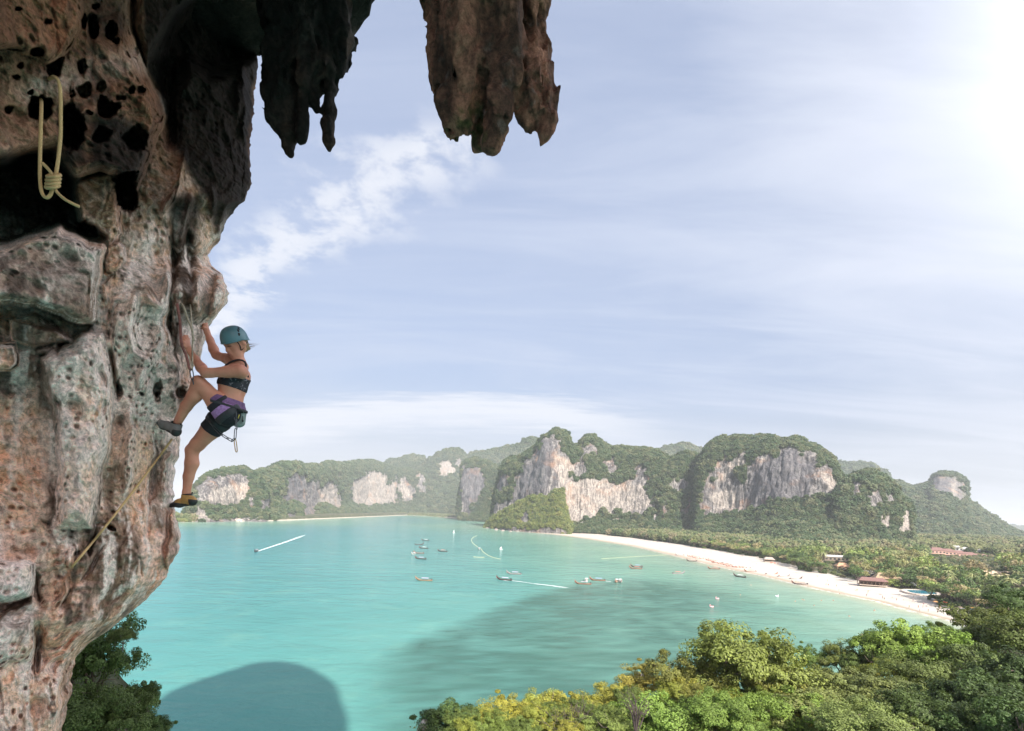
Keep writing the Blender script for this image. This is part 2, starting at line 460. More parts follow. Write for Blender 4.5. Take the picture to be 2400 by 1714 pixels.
fx = np.linspace(fy[0, 0], fy[-1, 0], 90); fyy = np.interp(fx, fy[:, 0], fy[:, 1])
for x, y in zip(fx, fyy):
    for o_, zz in ((-12, -.6), (0, .02), (14, 1.2), (28, 2), (32, 2.1)): V.append((x, y + o_, zz))
tag(obj('far_beach', mesh('far_beach', np.array(V), grid_faces(90, 5), m_sand)), kind='structure')
V = []
for x, y in zip(fx, fyy):
    for o_, zz in ((30, 2.05), (60, 3.5), (200, 6), (700, 12), (1500, 12)): V.append((x, y + o_, zz))
tag(obj('far_ground', mesh('far_ground', np.array(V), grid_faces(90, 5), m_ground)), kind='structure')

# ================================================================== limestone hills
def A_(*p): return np.array([(400 + x / 2.8425, 980 + y / 2.8425) for x, y in p])
def B_(*p): return np.array([(1100 + x / 2.8425, 980 + y / 2.8425) for x, y in p])
def C_(*p): return np.array([(1800 + x / 3.6083, 1000 + y / 3.6089) for x, y in p])

m_karst, g, b = new_mat('limestone')
geo = g.n('ShaderNodeNewGeometry'); pos = geo.outputs['Position']
def stretched(sx, sz):
    mp = g.n('ShaderNodeMapping'); mp.inputs['Scale'].default_value = (sx, sx, sz); g.put(mp.inputs[0], pos); return mp.outputs[0]
st = g.noise(stretched(.085, .010), 1.0, 6, .62, .6)      # long vertical stains
st2 = g.noise(stretched(.30, .035), 1.0, 5, .6)
bl = g.noise(pos, .02, 5, .6, .4)
rc = g.ramp(st, [(.28, (.040, .038, .042)), (.40, (.115, .106, .108)), (.52, (.235, .215, .205)), (.66, (.36, .33, .305))])
rc = g.mix(g.ss(st2, .44, .60, 0, .85), rc, (.050, .045, .048))
rc = g.mix(g.ss(bl, .52, .70, 0, .75), rc, (.34, .185, .11))
pale = g.sep(g.attr('mask'))
rc = g.mix(g.math('MULTIPLY', pale[1], g.ss(st2, .34, .62, .75, .25)), rc, (.50, .43, .37))  # pale rock, with sunlight on some faces painted in
rc = g.mix(g.math('MULTIPLY', pale[2], .55), rc, (.105, .102, .115))  # grey rock, with the shade of some faces painted in
soil = g.mix(g.noise(pos, .08, 4), (.035, .05, .018), (.11, .11, .05))
g.put(b.inputs['Base Color'], g.mix(pale[0], rc, soil)); b.inputs['Roughness'].default_value = .93
hh = g.math('ADD', g.math('MULTIPLY', st2, 1.0), g.math('MULTIPLY', g.noise(pos, .25, 6, .65), .9))
g.put(b.inputs['Normal'], g.bump(hh, 1.0, 4.5))

def leaf_mat(name, cols, rnd='OBJ', rough=.6, trans=.25, var=.35):
    """foliage: colour chosen per instance / object, varied from leaf to leaf by the 'lv' attribute"""
    m, g, b = new_mat(name)
    oi = g.n('ShaderNodeObjectInfo')
    if cols is not None and len(cols) == 1: cols = cols * 2
    if cols is None: base = oi.outputs['Color']
    else:
        n = len(cols); base = g.ramp(oi.outputs['Random'], [(k / max(n - 1, 1), c) for k, c in enumerate(cols)])
    lv = g.sep(g.attr('lv'))[0] if rnd == 'LV' else g.noise(g.n('ShaderNodeTexCoord').outputs['Object'], 2.2, 3)
    f = g.ss(lv, 0.0 if rnd == 'LV' else .3, 1.0 if rnd == 'LV' else .7, 1 - var, 1 + var)
    c = g.mix(1.0, base, g.comb(g.math('MULTIPLY', f, 1.02), f, g.math('MULTIPLY', f, .92)), 'MULTIPLY')
    g.put(b.inputs['Base Color'], c); b.inputs['Roughness'].default_value = rough; b.inputs['Specular IOR Level'].default_value = .25
    if trans:
        tr = g.n('ShaderNodeBsdfTranslucent'); g.put(tr.inputs['Color'], g.mix(1.0, c, (1.25, 1.25, .55, 1), 'MULTIPLY'))
        mx = g.n('ShaderNodeMixShader'); mx.inputs[0].default_value = trans
        on = g.nt.nodes['Material Output']
        g.nt.links.new(b.outputs[0], mx.inputs[1]); g.nt.links.new(tr.outputs[0], mx.inputs[2]); g.nt.links.new(mx.outputs[0], on.inputs['Surface'])
    return m
m_hillveg = leaf_mat('hill_foliage', [(.030, .058, .028), (.050, .078, .034), (.024, .046, .024), (.075, .095, .046), (.098, .105, .058), (.040, .066, .032), (.062, .085, .040)], trans=.0, var=.5)
m_knollveg = leaf_mat('knoll_foliage', [(.085, .115, .036), (.125, .145, .042), (.065, .095, .032), (.145, .15, .05), (.055, .08, .03)], trans=.0, var=.45)
m_bayveg = leaf_mat('plain_foliage', [(.055, .085, .032), (.095, .115, .048), (.12, .13, .062), (.16, .14, .085), (.045, .072, .03), (.105, .125, .05)], trans=.0, var=.4)

def scatter(name, pts, scale, mat, flat=.75):
    """foliage clumps on points: one countless mass of growth"""
    me = bpy.data.meshes.new(name); me.vertices.add(len(pts)); me.vertices.foreach_set('co', np.asarray(pts, np.float32).ravel())
    at = me.attributes.new('sc', 'FLOAT', 'POINT'); at.data.foreach_set('value', np.asarray(scale, np.float32))
    o = obj(name, me)
    nt = bpy.data.node_groups.new(name, 'GeometryNodeTree')
    nt.interface.new_socket('Geometry', in_out='INPUT', socket_type='NodeSocketGeometry'); nt.interface.new_socket('Geometry', in_out='OUTPUT', socket_type='NodeSocketGeometry')
    N = nt.nodes.new; L = nt.links.new
    gi, go = N('NodeGroupInput'), N('NodeGroupOutput')
    ic = N('GeometryNodeMeshIcoSphere'); ic.inputs['Subdivisions'].default_value = 4
    sp = N('GeometryNodeSetPosition'); nz = N('ShaderNodeTexNoise'); nz.inputs['Scale'].default_value = 2.6; nz.inputs['Detail'].default_value = 4; nz.inputs['Roughness'].default_value = .7
    mt = N('ShaderNodeMath'); mt.operation = 'MULTIPLY_ADD'; mt.inputs[1].default_value = 2.6; mt.inputs[2].default_value = -1.30
    vm = N('ShaderNodeVectorMath'); vm.operation = 'SCALE'; nr = N('GeometryNodeInputNormal')
    L(ic.outputs[0], sp.inputs['Geometry']); L(nz.outputs[0], mt.inputs[0]); L(nr.outputs[0], vm.inputs[0]); L(mt.outputs[0], vm.inputs['Scale']); L(vm.outputs[0], sp.inputs['Offset'])
    sm = N('GeometryNodeSetMaterial'); sm.inputs['Material'].default_value = mat; L(sp.outputs[0], sm.inputs[0])
    ss_ = N('GeometryNodeSetShadeSmooth'); ss_.inputs['Shade Smooth'].default_value = False; L(sm.outputs[0], ss_.inputs[0])
    ip = N('GeometryNodeInstanceOnPoints'); L(gi.outputs[0], ip.inputs['Points']); L(ss_.outputs[0], ip.inputs['Instance'])
    na = N('GeometryNodeInputNamedAttribute'); na.data_type = 'FLOAT'; na.inputs[0].default_value = 'sc'
    rv = N('FunctionNodeRandomValue'); rv.data_type = 'FLOAT_VECTOR'; rv.inputs[0].default_value = (-.35, -.35, 0); rv.inputs[1].default_value = (.35, .35, 6.28)
    cv = N('ShaderNodeCombineXYZ'); s2 = N('ShaderNodeMath'); s2.operation = 'MULTIPLY'; s2.inputs[1].default_value = flat
    L(na.outputs[0], s2.inputs[0]); L(na.outputs[0], cv.inputs[0]); L(na.outputs[0], cv.inputs[1]); L(s2.outputs[0], cv.inputs[2])
    L(rv.outputs[0], ip.inputs['Rotation']); L(cv.outputs[0], ip.inputs['Scale']); L(ip.outputs[0], go.inputs[0])
    o.modifiers.new('growth', 'NODES').node_group = nt
    return tag(o, kind='stuff')

def sample_tris(V, F, wt, n, rs):
    T = np.concatenate([F[:, [0, 1, 2]], F[:, [0, 2, 3]]]); w = np.concatenate([wt, wt])
    ar = .5 * np.linalg.norm(np.cross(V[T[:, 1]] - V[T[:, 0]], V[T[:, 2]] - V[T[:, 0]]), axis=1) * w
    n = int(n(ar.sum())) if callable(n) else n
    k = rs.choice(len(T), n, p=ar / ar.sum()); r1 = np.sqrt(rs.rand(n)); r2 = rs.rand(n)
    return V[T[k, 0]] * (1 - r1)[:, None] + V[T[k, 1]] * (r1 * (1 - r2))[:, None] + V[T[k, 2]] * (r1 * r2)[:, None]

CLIFF = [(0, 0), (.20, .07), (.40, .16), (.50, .30), (.54, .48), (.58, .66), (.63, .80), (.72, .90), (.86, .97), (1, 1), (1.25, .93), (1.6, .6), (2, 0)]
ROUND = [(0, 0), (.15, .17), (.32, .36), (.5, .56), (.68, .75), (.84, .91), (1, 1), (1.25, .93), (1.6, .6), (2, 0)]
SHEER = [(0, 0), (.10, .05), (.20, .10), (.28, .25), (.34, .45), (.42, .65), (.52, .82), (.68, .93), (.85, .98), (1, 1), (1.25, .93), (1.6, .6), (2, 0)]
def hill(name, sil, Df, Dr, zb=1.0, prof=CLIFF, nu=170, nv=90, amp=7.0, freq=45.0, rock=(), pale=(), grey=(), r=4.5, dens=1.0, veg=None, seed=0, bare=0.0):
    """a karst hill lofted from its skyline: front foot at depth Df, ridge at depth Dr"""
    rs = np.random.RandomState(seed + 11)
    sil = np.asarray(sil, float)
    px = np.linspace(sil[0, 0], sil[-1, 0], nu); py = np.interp(px, sil[:, 0], sil[:, 1])
    fn = lambda v: np.interp(px, np.linspace(px[0], px[-1], len(v)), v) if np.ndim(v) else np.full(nu, float(v))
    df, dr = fn(Df), fn(Dr)
    top = P(px, py, dr); zt = top[:, 2]
    pr = np.array(prof); s = np.linspace(0, len(pr) - 1, nv); pa = np.interp(s, np.arange(len(pr)), pr[:, 0]); pb = np.interp(s, np.arange(len(pr)), pr[:, 1])
    dep = df[None] + (dr - df)[None] * pa[:, None]
    xx = (px - PCX) / FPX; X = xx[None] * (df[None] * .35 + dep * .65) * 1.0
    X = xx[None] * dep
    Z = zb + (zt - zb)[None] * pb[:, None]
    # ends: shrink the depth so that the flanks close
    V = np.stack([X, dep, Z], -1).reshape(-1, 3)
    F = grid_faces(nv, nu)
    N = np.zeros_like(V); fnrm = np.cross(V[F[:, 1]] - V[F[:, 0]], V[F[:, 3]] - V[F[:, 0]])
    for k in range(4): np.add.at(N, F[:, k], fnrm)
    N /= np.linalg.norm(N, axis=1)[:, None] + 1e-9
    N[N[:, 1] > 0.0] *= 1
    sc = np.array((1 / freq, 1 / freq, .28 / freq))
    n1 = fbm(V * sc + seed * 3.7, 4, .5, ridged=True); n2 = fbm(V / (freq * .35) + seed, 4, .55)
    wgt = np.clip((V[:, 2] - zb) / 15, 0, 1)
    n3 = fbm(V * np.array((1 / 11., 1 / 11., 1 / 60.)) + seed * 2.2, 3, .55, ridged=True); n4 = fbm(V * np.array((1 / 40., 1 / 40., 1 / 9.)) + seed, 3)
    V = V + N * ((amp * (n1 * .9 + n2 * .8) + .34 * amp * n3 + .25 * amp * n4) * wgt)[:, None]
    V[:, 2] = np.maximum(V[:, 2], zb - 3)
    qx, qy, _ = to_px(V)
    nb = fbm(V / 13.0 + 5, 4, .6) * 13 + fbm(V * (1 / 16., 1 / 16., 1 / 80.), 4, .6) * 13
    vegm = np.ones(len(V)); pm = np.zeros(len(V)); gm = np.zeros(len(V))
    for poly in rock: vegm = np.minimum(vegm, sstep(poly_sd(qx, qy, poly) + nb - 3.0, -3, 3))
    for poly in pale: pm = np.maximum(pm, sstep(-(poly_sd(qx, qy, poly) + nb * .5), -4, 6))
    for poly in grey: gm = np.maximum(gm, sstep(-(poly_sd(qx, qy, poly) + nb * .5), -4, 6))
    Nz = np.abs(N[:, 2]); crag = fbm(V * np.array((1 / 22., 1 / 22., 1 / 60.)) + seed * 5.1, 4, .62)
    vegm = np.minimum(vegm, 1 - sstep(crag - .40 * Nz, .06, .15) * (V[:, 2] > zb + 25))
    me = mesh(name, V, F, m_karst); attr_col(me, 'mask', np.stack([vegm, pm, gm], 1))
    tag(obj(name, me), kind='structure')
    vf = vegm[F].mean(1); rowi = F[:, 0] // nu
    ridge = int(np.interp(1.0, pa, np.arange(nv)))
    w = np.where(vf > .5, 1.0, bare) * (rowi < ridge + nv * .10)
    if len(F):
        pts = sample_tris(V, F, w, lambda a: dens * a / (r * r * .75), rs)
        sc_ = r * rs.uniform(.45, 1.2, len(pts)) * (1 + .6 * (rs.rand(len(pts)) < .15))
        pts[:, 2] += sc_ * .25
        scatter(name + '_trees', pts, sc_, veg or m_hillveg)
    return V

# far ridges first
hill('back_ridge', np.concatenate([A_((1690, 330), (1700, 300), (1760, 250), (1800, 225), (1850, 212), (1900, 215), (1940, 250), (1960, 280), (1990, 255), (2030, 235), (2100, 230), (2200, 210)),
     B_((230, 200), (300, 192), (350, 165), (390, 140), (430, 138), (470, 165), (560, 240), (640, 330))]), 2900, 3300, zb=2, prof=ROUND, nu=200, amp=14, freq=90, r=9.5,
     rock=[A_((1790, 310), (1830, 280), (1880, 300), (1880, 380), (1790, 380)), A_((1900, 270), (1925, 270), (1925, 325), (1900, 325))], pale=[A_((1780, 270), (1900, 270), (1900, 390), (1780, 390))], seed=1)
hill('far_ridge', A_((1380, 420), (1430, 305), (1500, 283), (1580, 260), (1640, 260), (1700, 290), (1760, 400)), 3000, 3400, zb=2, prof=ROUND, nu=90, amp=14, freq=90, r=10, seed=2)
hill('small_far_ridge', B_((860, 300), (1000, 222), (1100, 221), (1180, 219), (1240, 223), (1290, 196), (1330, 195), (1380, 178), (1420, 180), (1470, 200), (1500, 210), (1580, 216), (1700, 260)), 2300, 2700, zb=2, prof=ROUND, nu=120, amp=10, freq=80, r=8.5, seed=3)
hill('distant_hill', C_((500, 420), (530, 345), (570, 320), (600, 308), (650, 318), (700, 318), (760, 320), (830, 325), (890, 345), (920, 370), (970, 385), (995, 425), (1003, 520)), 2300, 2600, zb=2, prof=ROUND, nu=110, amp=10, freq=70, r=8, seed=4,
     rock=[C_((880, 380), (960, 390), (990, 430), (985, 470), (930, 420))])
hill('mesa_hill', C_((960, 700), (1000, 488), (1050, 478), (1100, 490), (1160, 510), (1220, 530), (1280, 510), (1340, 492), (1388, 490), (1396, 430), (1440, 402), (1500, 405), (1560, 411), (1620, 440), (1642, 480), (1650, 600), (1665, 632), (1720, 670), (1800, 720), (1900, 782), (1990, 842), (2050, 885), (2165, 925), (2300, 985)),
     [1250, 1250, 1350, 1500], [1800, 1900, 1900, 1750], zb=3, prof=ROUND, nu=260, amp=6, freq=60, r=6.5, seed=5,
     rock=[C_((1398, 450), (1440, 425), (1560, 430), (1640, 465), (1656, 480), (1658, 632), (1600, 612), (1540, 585), (1450, 560), (1400, 520))], pale=[C_((1550, 490), (1590, 465), (1590, 610), (1550, 590))], grey=[C_((1398, 450), (1540, 430), (1540, 585), (1400, 540))])
# the headland across the bay
hill('headland', A_((82, 694), (92, 672), (110, 655), (150, 600), (165, 560), (172, 500), (190, 450), (220, 405), (260, 385), (330, 375), (350, 365), (400, 355), (440, 348), (480, 350), (520, 370), (545, 385), (600, 430), (640, 560)),
     [1010, 1030, 1130, 1150], [1120, 1200, 1330, 1350], zb=-1, prof=SHEER, nu=150, nv=100, amp=7, freq=40, r=4.6, seed=6, bare=0.0,
     rock=[A_((175, 560), (180, 470), (230, 410), (300, 395), (350, 385), (400, 378), (470, 375), (510, 400), (520, 450), (500, 500), (490, 550), (430, 560), (380, 590), (330, 570), (250, 570)),
           A_((150, 600), (180, 590), (250, 640), (270, 690), (90, 700), (110, 670), (140, 660)), A_((80, 680), (640, 676), (640, 720), (80, 720)), A_((525, 530), (552, 540), (552, 590), (530, 580)), A_((595, 560), (660, 540), (670, 610), (600, 605))],
     pale=[A_((250, 480), (520, 420), (500, 560), (380, 600), (250, 560)), A_((150, 600), (250, 640), (260, 690), (100, 690))])
hill('bay_ridge', A_((470, 640), (560, 400), (580, 380), (610, 365), (650, 375), (690, 345), (740, 320), (800, 318), (860, 325), (890, 340), (930, 325), (980, 335), (1040, 305), (1090, 310), (1130, 315), (1200, 305), (1260, 292), (1330, 290), (1400, 310), (1440, 330), (1500, 340), (1600, 350), (1650, 362), (1688, 395), (1694, 470), (1720, 620)),
     [1180, 1220, 1500, 1950, 2450, 2800, 2850], [1420, 1600, 1950, 2400, 2850, 3050, 3050], zb=1, prof=CLIFF, nu=300, nv=100, amp=10, freq=60, r=6.2, seed=7, bare=0.0,
     rock=[A_((758, 570), (765, 480), (790, 400), (830, 372), (880, 390), (900, 440), (985, 425), (987, 560), (965, 610), (900, 600), (850, 540)), A_((990, 560), (995, 470), (1040, 435), (1105, 440), (1110, 520), (1140, 555), (1132, 605), (1090, 595), (1040, 572)),
           A_((1208, 560), (1215, 420), (1290, 402), (1300, 370), (1360, 350), (1420, 380), (1440, 460), (1500, 425), (1507, 555), (1440, 570), (1330, 582), (1250, 580)), A_((1515, 475), (1540, 400), (1580, 420), (1620, 520), (1585, 556), (1550, 540)),
           A_((870, 610), (950, 590), (960, 655), (880, 655)), A_((1640, 370), (1690, 390), (1692, 500), (1670, 480)), A_((770, 640), (830, 640), (830, 672), (770, 672))],
     pale=[A_((1208, 560), (1215, 420), (1290, 402), (1360, 350), (1440, 380), (1507, 440), (1507, 555), (1250, 590)), A_((990, 560), (995, 450), (1105, 440), (1140, 600)), A_((1515, 475), (1540, 400), (1620, 520), (1550, 550))],
     grey=[A_((758, 570), (765, 480), (790, 400), (880, 390), (900, 440), (870, 540))])
hill('bay_tower', A_((1925, 640), (1938, 420), (1940, 312), (1960, 290), (2000, 283), (2070, 290), (2110, 300), (2150, 330), (2200, 320), (2270, 300), (2310, 420), (2340, 640)), [1960, 1900, 1800], [2150, 2100, 2050], zb=1, prof=SHEER, nu=120, nv=100, amp=9, freq=45, r=5.5, seed=8,
     rock=[A_((1936, 440), (1945, 340), (2050, 325), (2085, 400), (2100, 450), (2060, 520), (2000, 580), (1985, 640), (1950, 640)), A_((2175, 490), (2190, 390), (2240, 330), (2290, 310), (2290, 430), (2230, 470)), A_((2155, 650), (2165, 560), (2290, 545), (2290, 640))],
     grey=[A_((1936, 440), (1945, 340), (2050, 325), (2100, 450), (1985, 640))])
# the great prow above the beach
hill('prow_hill', B_((165, 690), (178, 560), (186, 470), (205, 390), (230, 300), (270, 272), (300, 282), (340, 278), (370, 240), (420, 210), (450, 180), (470, 150), (490, 135), (520, 128), (540, 100), (570, 90), (620, 105), (638, 140), (650, 180), (675, 196), (720, 196), (738, 205), (745, 165), (770, 140), (800, 134), (840, 155), (880, 195), (920, 215), (1000, 211), (1080, 216), (1160, 217), (1230, 236), (1280, 262), (1300, 300), (1306, 360), (1310, 470), (1340, 640)),
     [1260, 1190, 1110, 1090, 1080, 1060, 1040, 1020], [1380, 1330, 1270, 1330, 1360, 1350, 1280, 1200], zb=4, prof=SHEER, nu=330, nv=130, amp=7.5, freq=48, r=3.8, seed=9, bare=0.0,
     rock=[B_((300, 590), (315, 440), (345, 330), (420, 280), (482, 250), (490, 150), (540, 118), (600, 150), (612, 230), (650, 260), (690, 290), (690, 360), (662, 400), (740, 410), (780, 420), (840, 400), (900, 420), (960, 430), (1000, 450), (1100, 425), (1150, 460), (1190, 520), (1225, 590), (1185, 645), (1050, 640), (960, 622), (900, 605), (850, 655), (780, 665), (745, 692), (640, 690), (632, 520), (600, 500), (560, 520), (480, 530), (420, 560), (370, 592)),
           B_((1060, 420), (1120, 330), (1180, 330), (1200, 430), (1150, 460)), B_((690, 300), (760, 290), (800, 340), (760, 390), (690, 380)), B_((900, 300), (960, 270), (990, 330), (940, 380)), B_((320, 450), (340, 330), (420, 260), (470, 200), (490, 260), (420, 400)),
           B_((743, 205), (800, 185), (852, 205), (852, 235), (760, 240)), B_((160, 650), (175, 560), (300, 560), (300, 600), (220, 660)), B_((186, 480), (200, 390), (250, 390), (255, 440), (215, 485))],
     pale=[B_((640, 690), (632, 440), (700, 400), (850, 400), (1000, 440), (1150, 440), (1225, 590), (1050, 640), (745, 692)), B_((560, 240), (690, 280), (690, 380), (620, 500), (590, 400))],
     grey=[B_((300, 590), (315, 440), (345, 330), (482, 250), (490, 150), (560, 120), (560, 260), (500, 500), (420, 560)), B_((186, 480), (200, 390), (250, 390), (215, 485))])
hill('green_tower', B_((1270, 640), (1280, 430), (1300, 350), (1340, 290), (1390, 258), (1450, 250), (1500, 260), (1530, 290), (1550, 400), (1590, 640)), 1030, 1180, zb=4, prof=SHEER, nu=90, nv=90, amp=7, freq=40, r=4.4, seed=10,
     rock=[B_((1385, 480), (1400, 400), (1430, 388), (1445, 470)), B_((1430, 640), (1440, 580), (1500, 560), (1510, 640)), B_((1360, 460), (1380, 420), (1380, 500))], grey=[B_((1385, 480), (1400, 400), (1445, 470))])
hill('great_hill', np.concatenate([B_((1500, 690), (1525, 500), (1528, 400), (1532, 310), (1550, 250), (1590, 200), (1630, 155), (1680, 140), (1730, 150), (1780, 132), (1830, 140), (1870, 150), (1920, 138), (1985, 145)),
     C_((0, 125), (40, 126), (80, 155), (105, 162), (130, 135), (180, 129), (230, 130), (280, 160), (295, 186), (330, 180), (380, 200), (420, 235), (460, 260), (500, 290), (530, 340), (560, 430), (580, 500), (600, 560), (625, 640), (660, 700), (730, 810), (800, 900))]),
     [930, 900, 840, 740, 680, 680, 720], [1110, 1110, 1080, 1060, 1060, 1000, 900], zb=5, prof=CLIFF, nu=330, nv=140, amp=7, freq=42, r=3.7, seed=12, bare=0.0, dens=1.15,
     rock=[B_((1555, 645), (1548, 540), (1570, 440), (1600, 410), (1660, 400), (1680, 340), (1750, 290), (1790, 240), (1832, 228), (1832, 300), (1765, 350), (1780, 420), (1900, 480), (1920, 420), (1880, 350), (1900, 300), (2050, 280), (2080, 220), (2130, 190), (2190, 210), (2230, 330), (2274, 380), (2280, 525), (2060, 525), (2000, 545), (1900, 592), (1800, 625), (1650, 622)), B_((1840, 480), (1850, 330), (1900, 270), (2000, 250), (2070, 280), (2050, 420), (1960, 480)), B_((1590, 400), (1640, 300), (1700, 260), (1690, 340), (1640, 400)),
           C_((0, 600), (0, 440), (60, 390), (110, 200), (180, 175), (250, 200), (275, 300), (300, 250), (380, 260), (400, 350), (480, 365), (540, 430), (575, 530), (590, 600), (520, 580), (400, 565), (260, 592), (130, 582)), C_((100, 300), (120, 180), (200, 165), (255, 190), (262, 300), (180, 380)), C_((290, 330), (305, 215), (370, 205), (410, 250), (400, 330)), C_((440, 330), (490, 300), (530, 360), (560, 460), (500, 420)), C_((615, 835), (700, 830), (690, 885), (630, 890))],
     grey=[B_((1840, 520), (1900, 300), (2050, 280), (2130, 190), (2230, 330), (2280, 525), (1900, 592)), C_((0, 600), (0, 440), (110, 200), (250, 200), (400, 350), (300, 580))],
     pale=[B_((1600, 440), (1660, 400), (1750, 290), (1832, 228), (1832, 300), (1700, 420)), B_((1580, 500), (1750, 480), (1820, 600), (1650, 622)), C_((440, 370), (560, 430), (560, 550), (480, 540))])
hill('side_tower', C_((560, 960), (580, 700), (592, 520), (610, 482), (660, 456), (700, 450), (750, 420), (800, 410), (850, 400), (890, 410), (930, 430), (960, 460), (1000, 492), (1040, 530), (1080, 580), (1120, 620), (1160, 650), (1172, 720), (1178, 850), (1200, 960)), [760, 760, 790], [930, 930, 920], zb=4, prof=SHEER, nu=150, nv=100, amp=6, freq=34, r=3.9, seed=13,
     rock=[C_((860, 620), (880, 540), (930, 530), (950, 600), (920, 680), (870, 690)), C_((700, 560), (720, 480), (760, 470), (770, 560)), C_((1000, 640), (1030, 560), (1060, 600), (1040, 680)), C_((972, 760), (1000, 755), (1012, 860), (985, 885)), C_((1128, 780), (1165, 700), (1182, 720), (1186, 900), (1138, 885))], pale=[C_((965, 740), (1015, 740), (1015, 890), (965, 890)), C_((1120, 700), (1190, 690), (1190, 900), (1120, 900))])
# knoll of yellow-green scrub where the beach ends
hill('knoll', B_((100, 742), (112, 728), (150, 682), (200, 642), (300, 582), (380, 540), (440, 520), (520, 532), (570, 490), (602, 482), (620, 560), (645, 640), (680, 745)), [1270, 1130, 1075, 1040], [1300, 1190, 1130, 1090], zb=-1, prof=ROUND, nu=120, nv=60, amp=3.5, freq=24, r=3.6, seed=14, veg=m_knollveg,
     rock=[B_((100, 735), (300, 742), (640, 742), (640, 770), (90, 770)), B_((350, 690), (360, 640), (385, 640), (380, 695))])
# low land on the horizon to the right
hill('horizon_island', C_((1900, 905), (1990, 862), (2060, 850), (2120, 858), (2200, 866), (2330, 880)), 5200, 5600, zb=0, prof=ROUND, nu=40, nv=30, amp=8, freq=120, r=16, seed=15)
# ================================================================== the near cliff (limestone, in the shade of its own hill)
def Q2(*p): return np.array([(x / 2.707, y / 2.707) for x, y in p])                # crop 0,0-700,600
def Q3(*p): return np.array([(x / 2.32, 500 + y / 2.32) for x, y in p])            # crop 0,500-700,1200
def Q4(*p): return np.array([(x / 2.644, 1100 + y / 2.644) for x, y in p])         # crop 0,1100-700,1714
def Q5(*p): return np.array([(x / 5.414, 600 + y / 5.414) for x, y in p])          # crop 0,600-420,900
SIL = np.array([(628, -300), (622, -60), (612, 90), (605, 135), (592, 250), (587, 345), (589, 430), (572, 472), (548, 492), (530, 525), (516, 565), (500, 583), (486, 600), (494, 622),
    (520, 645), (536, 688), (528, 712), (508, 738), (488, 762), (480, 800), (468, 850), (452, 872), (449, 905), (448, 930), (438, 952), (428, 975), (421, 1012), (424, 1042), (416, 1080), (408, 1120),
    (405, 1170), (415, 1210), (421, 1262), (415, 1300), (397, 1330), (377, 1368), (348, 1402), (306, 1434), (252, 1478), (212, 1510), (181, 1542), (173, 1566), (158, 1646), (147, 1714), (135, 1800), (120, 1900), (110, 2050)], float)
NR, NC, NB = 900, 420, 90
rows = np.linspace(-300, 1960, NR)
sil = np.interp(rows, SIL[:, 1], SIL[:, 0])
u = np.concatenate([np.linspace(0, 1, NC) ** .92, 1 + np.linspace(0, 1, NB + 1)[1:] ** 1.5])
U_, R_ = np.meshgrid(u, rows)
PX0 = -330
fr = np.minimum(U_, 1)
px = PX0 + (sil[:, None] - PX0) * fr; py = R_.copy()
x_, y_ = px.ravel(), py.ravel()
wob = np.stack([x_ / 55, y_ / 55, np.zeros(len(x_))], 1)
wx = x_ + 9 * fbm(wob, 3); wy = y_ + 9 * fbm(wob + 40, 3)
HN = fbm(wob * 3.1 + 80, 3, .6) * .55 + fbm(wob * 1.2 + 140, 2) * .45
# large form: the wall runs away from the viewer and curls round at its right edge
dS = np.interp(rows, [-300, 100, 330, 560, 800, 1000, 1250, 1400, 1550, 1800], [5.6, 5.5, 5.3, 5.05, 4.88, 4.82, 4.8, 4.6, 4.25, 4.0])[:, None]
dL = np.interp(rows, [-300, 400, 800, 1300, 1800], [2.8, 3.0, 3.0, 2.9, 2.7])[:, None]
t = fr
D = dL + (dS - dL) * (.66 * t + .14 * t ** 4)
curl = np.sqrt(np.clip(1 - ((1 - np.clip((t - .80) / .20, 0, 1))) ** 2, 0, 1)); D = D + .20 * (dS - dL) * (1 - np.sqrt(np.clip(1 - np.clip((t - .72) / .28, 0, 1) ** 2, 0, 1)))
D = D.ravel()
def soft(poly, w, amt, c=0.0):
    """push the wall in (+) or out (-) inside a traced outline, edge softness w pixels"""
    global D
    D = D + amt * sstep(-(poly_sd(wx, wy, poly) - c), -w, w)
def dome(poly, w, amt):
    global D
    s_ = np.clip(-poly_sd(wx, wy, poly) / w, 0, 1); D = D + amt * np.sqrt(1 - (1 - s_) ** 2)
def hole(cx, cy, rx, ry, amt, q=Q2):
    global D
    c = q((cx, cy))[0]; k = 2.707 if q is Q2 else (2.32 if q is Q3 else (2.644 if q is Q4 else 5.414))
    e = np.hypot((wx - c[0] + 7 * HN) / (rx / k), (wy - c[1] - 9 * HN) / (ry / k)) * (1 + .75 * HN); D = D + amt * 1.25 * sstep(-e, -1.08, -.80)
def rib(pts, w, amt):
    global D
    pts = np.asarray(pts, float); seg = np.hypot(*(pts[1:] - pts[:-1]).T); L = seg.sum(); best = np.full(wx.shape, 1e18); tt = np.zeros(wx.shape); s0 = 0
    for (ax_, ay_), (bx_, by_), sl in zip(pts[:-1], pts[1:], seg):
        ex, ey = bx_ - ax_, by_ - ay_; u_ = np.clip(((wx - ax_) * ex + (wy - ay_) * ey) / (sl * sl + 1e-9), 0, 1); d_ = (wx - ax_ - ex * u_) ** 2 + (wy - ay_ - ey * u_) ** 2
        m_ = d_ < best; best = np.where(m_, d_, best); tt = np.where(m_, (s0 + u_ * sl) / L, tt); s0 += sl
    e = np.sqrt(best) / w
    D = D + amt * .85 * np.exp(-e ** 1.35 * 1.4) * sstep(tt, 0, .30) * (1 - sstep(tt, .70, 1.0))
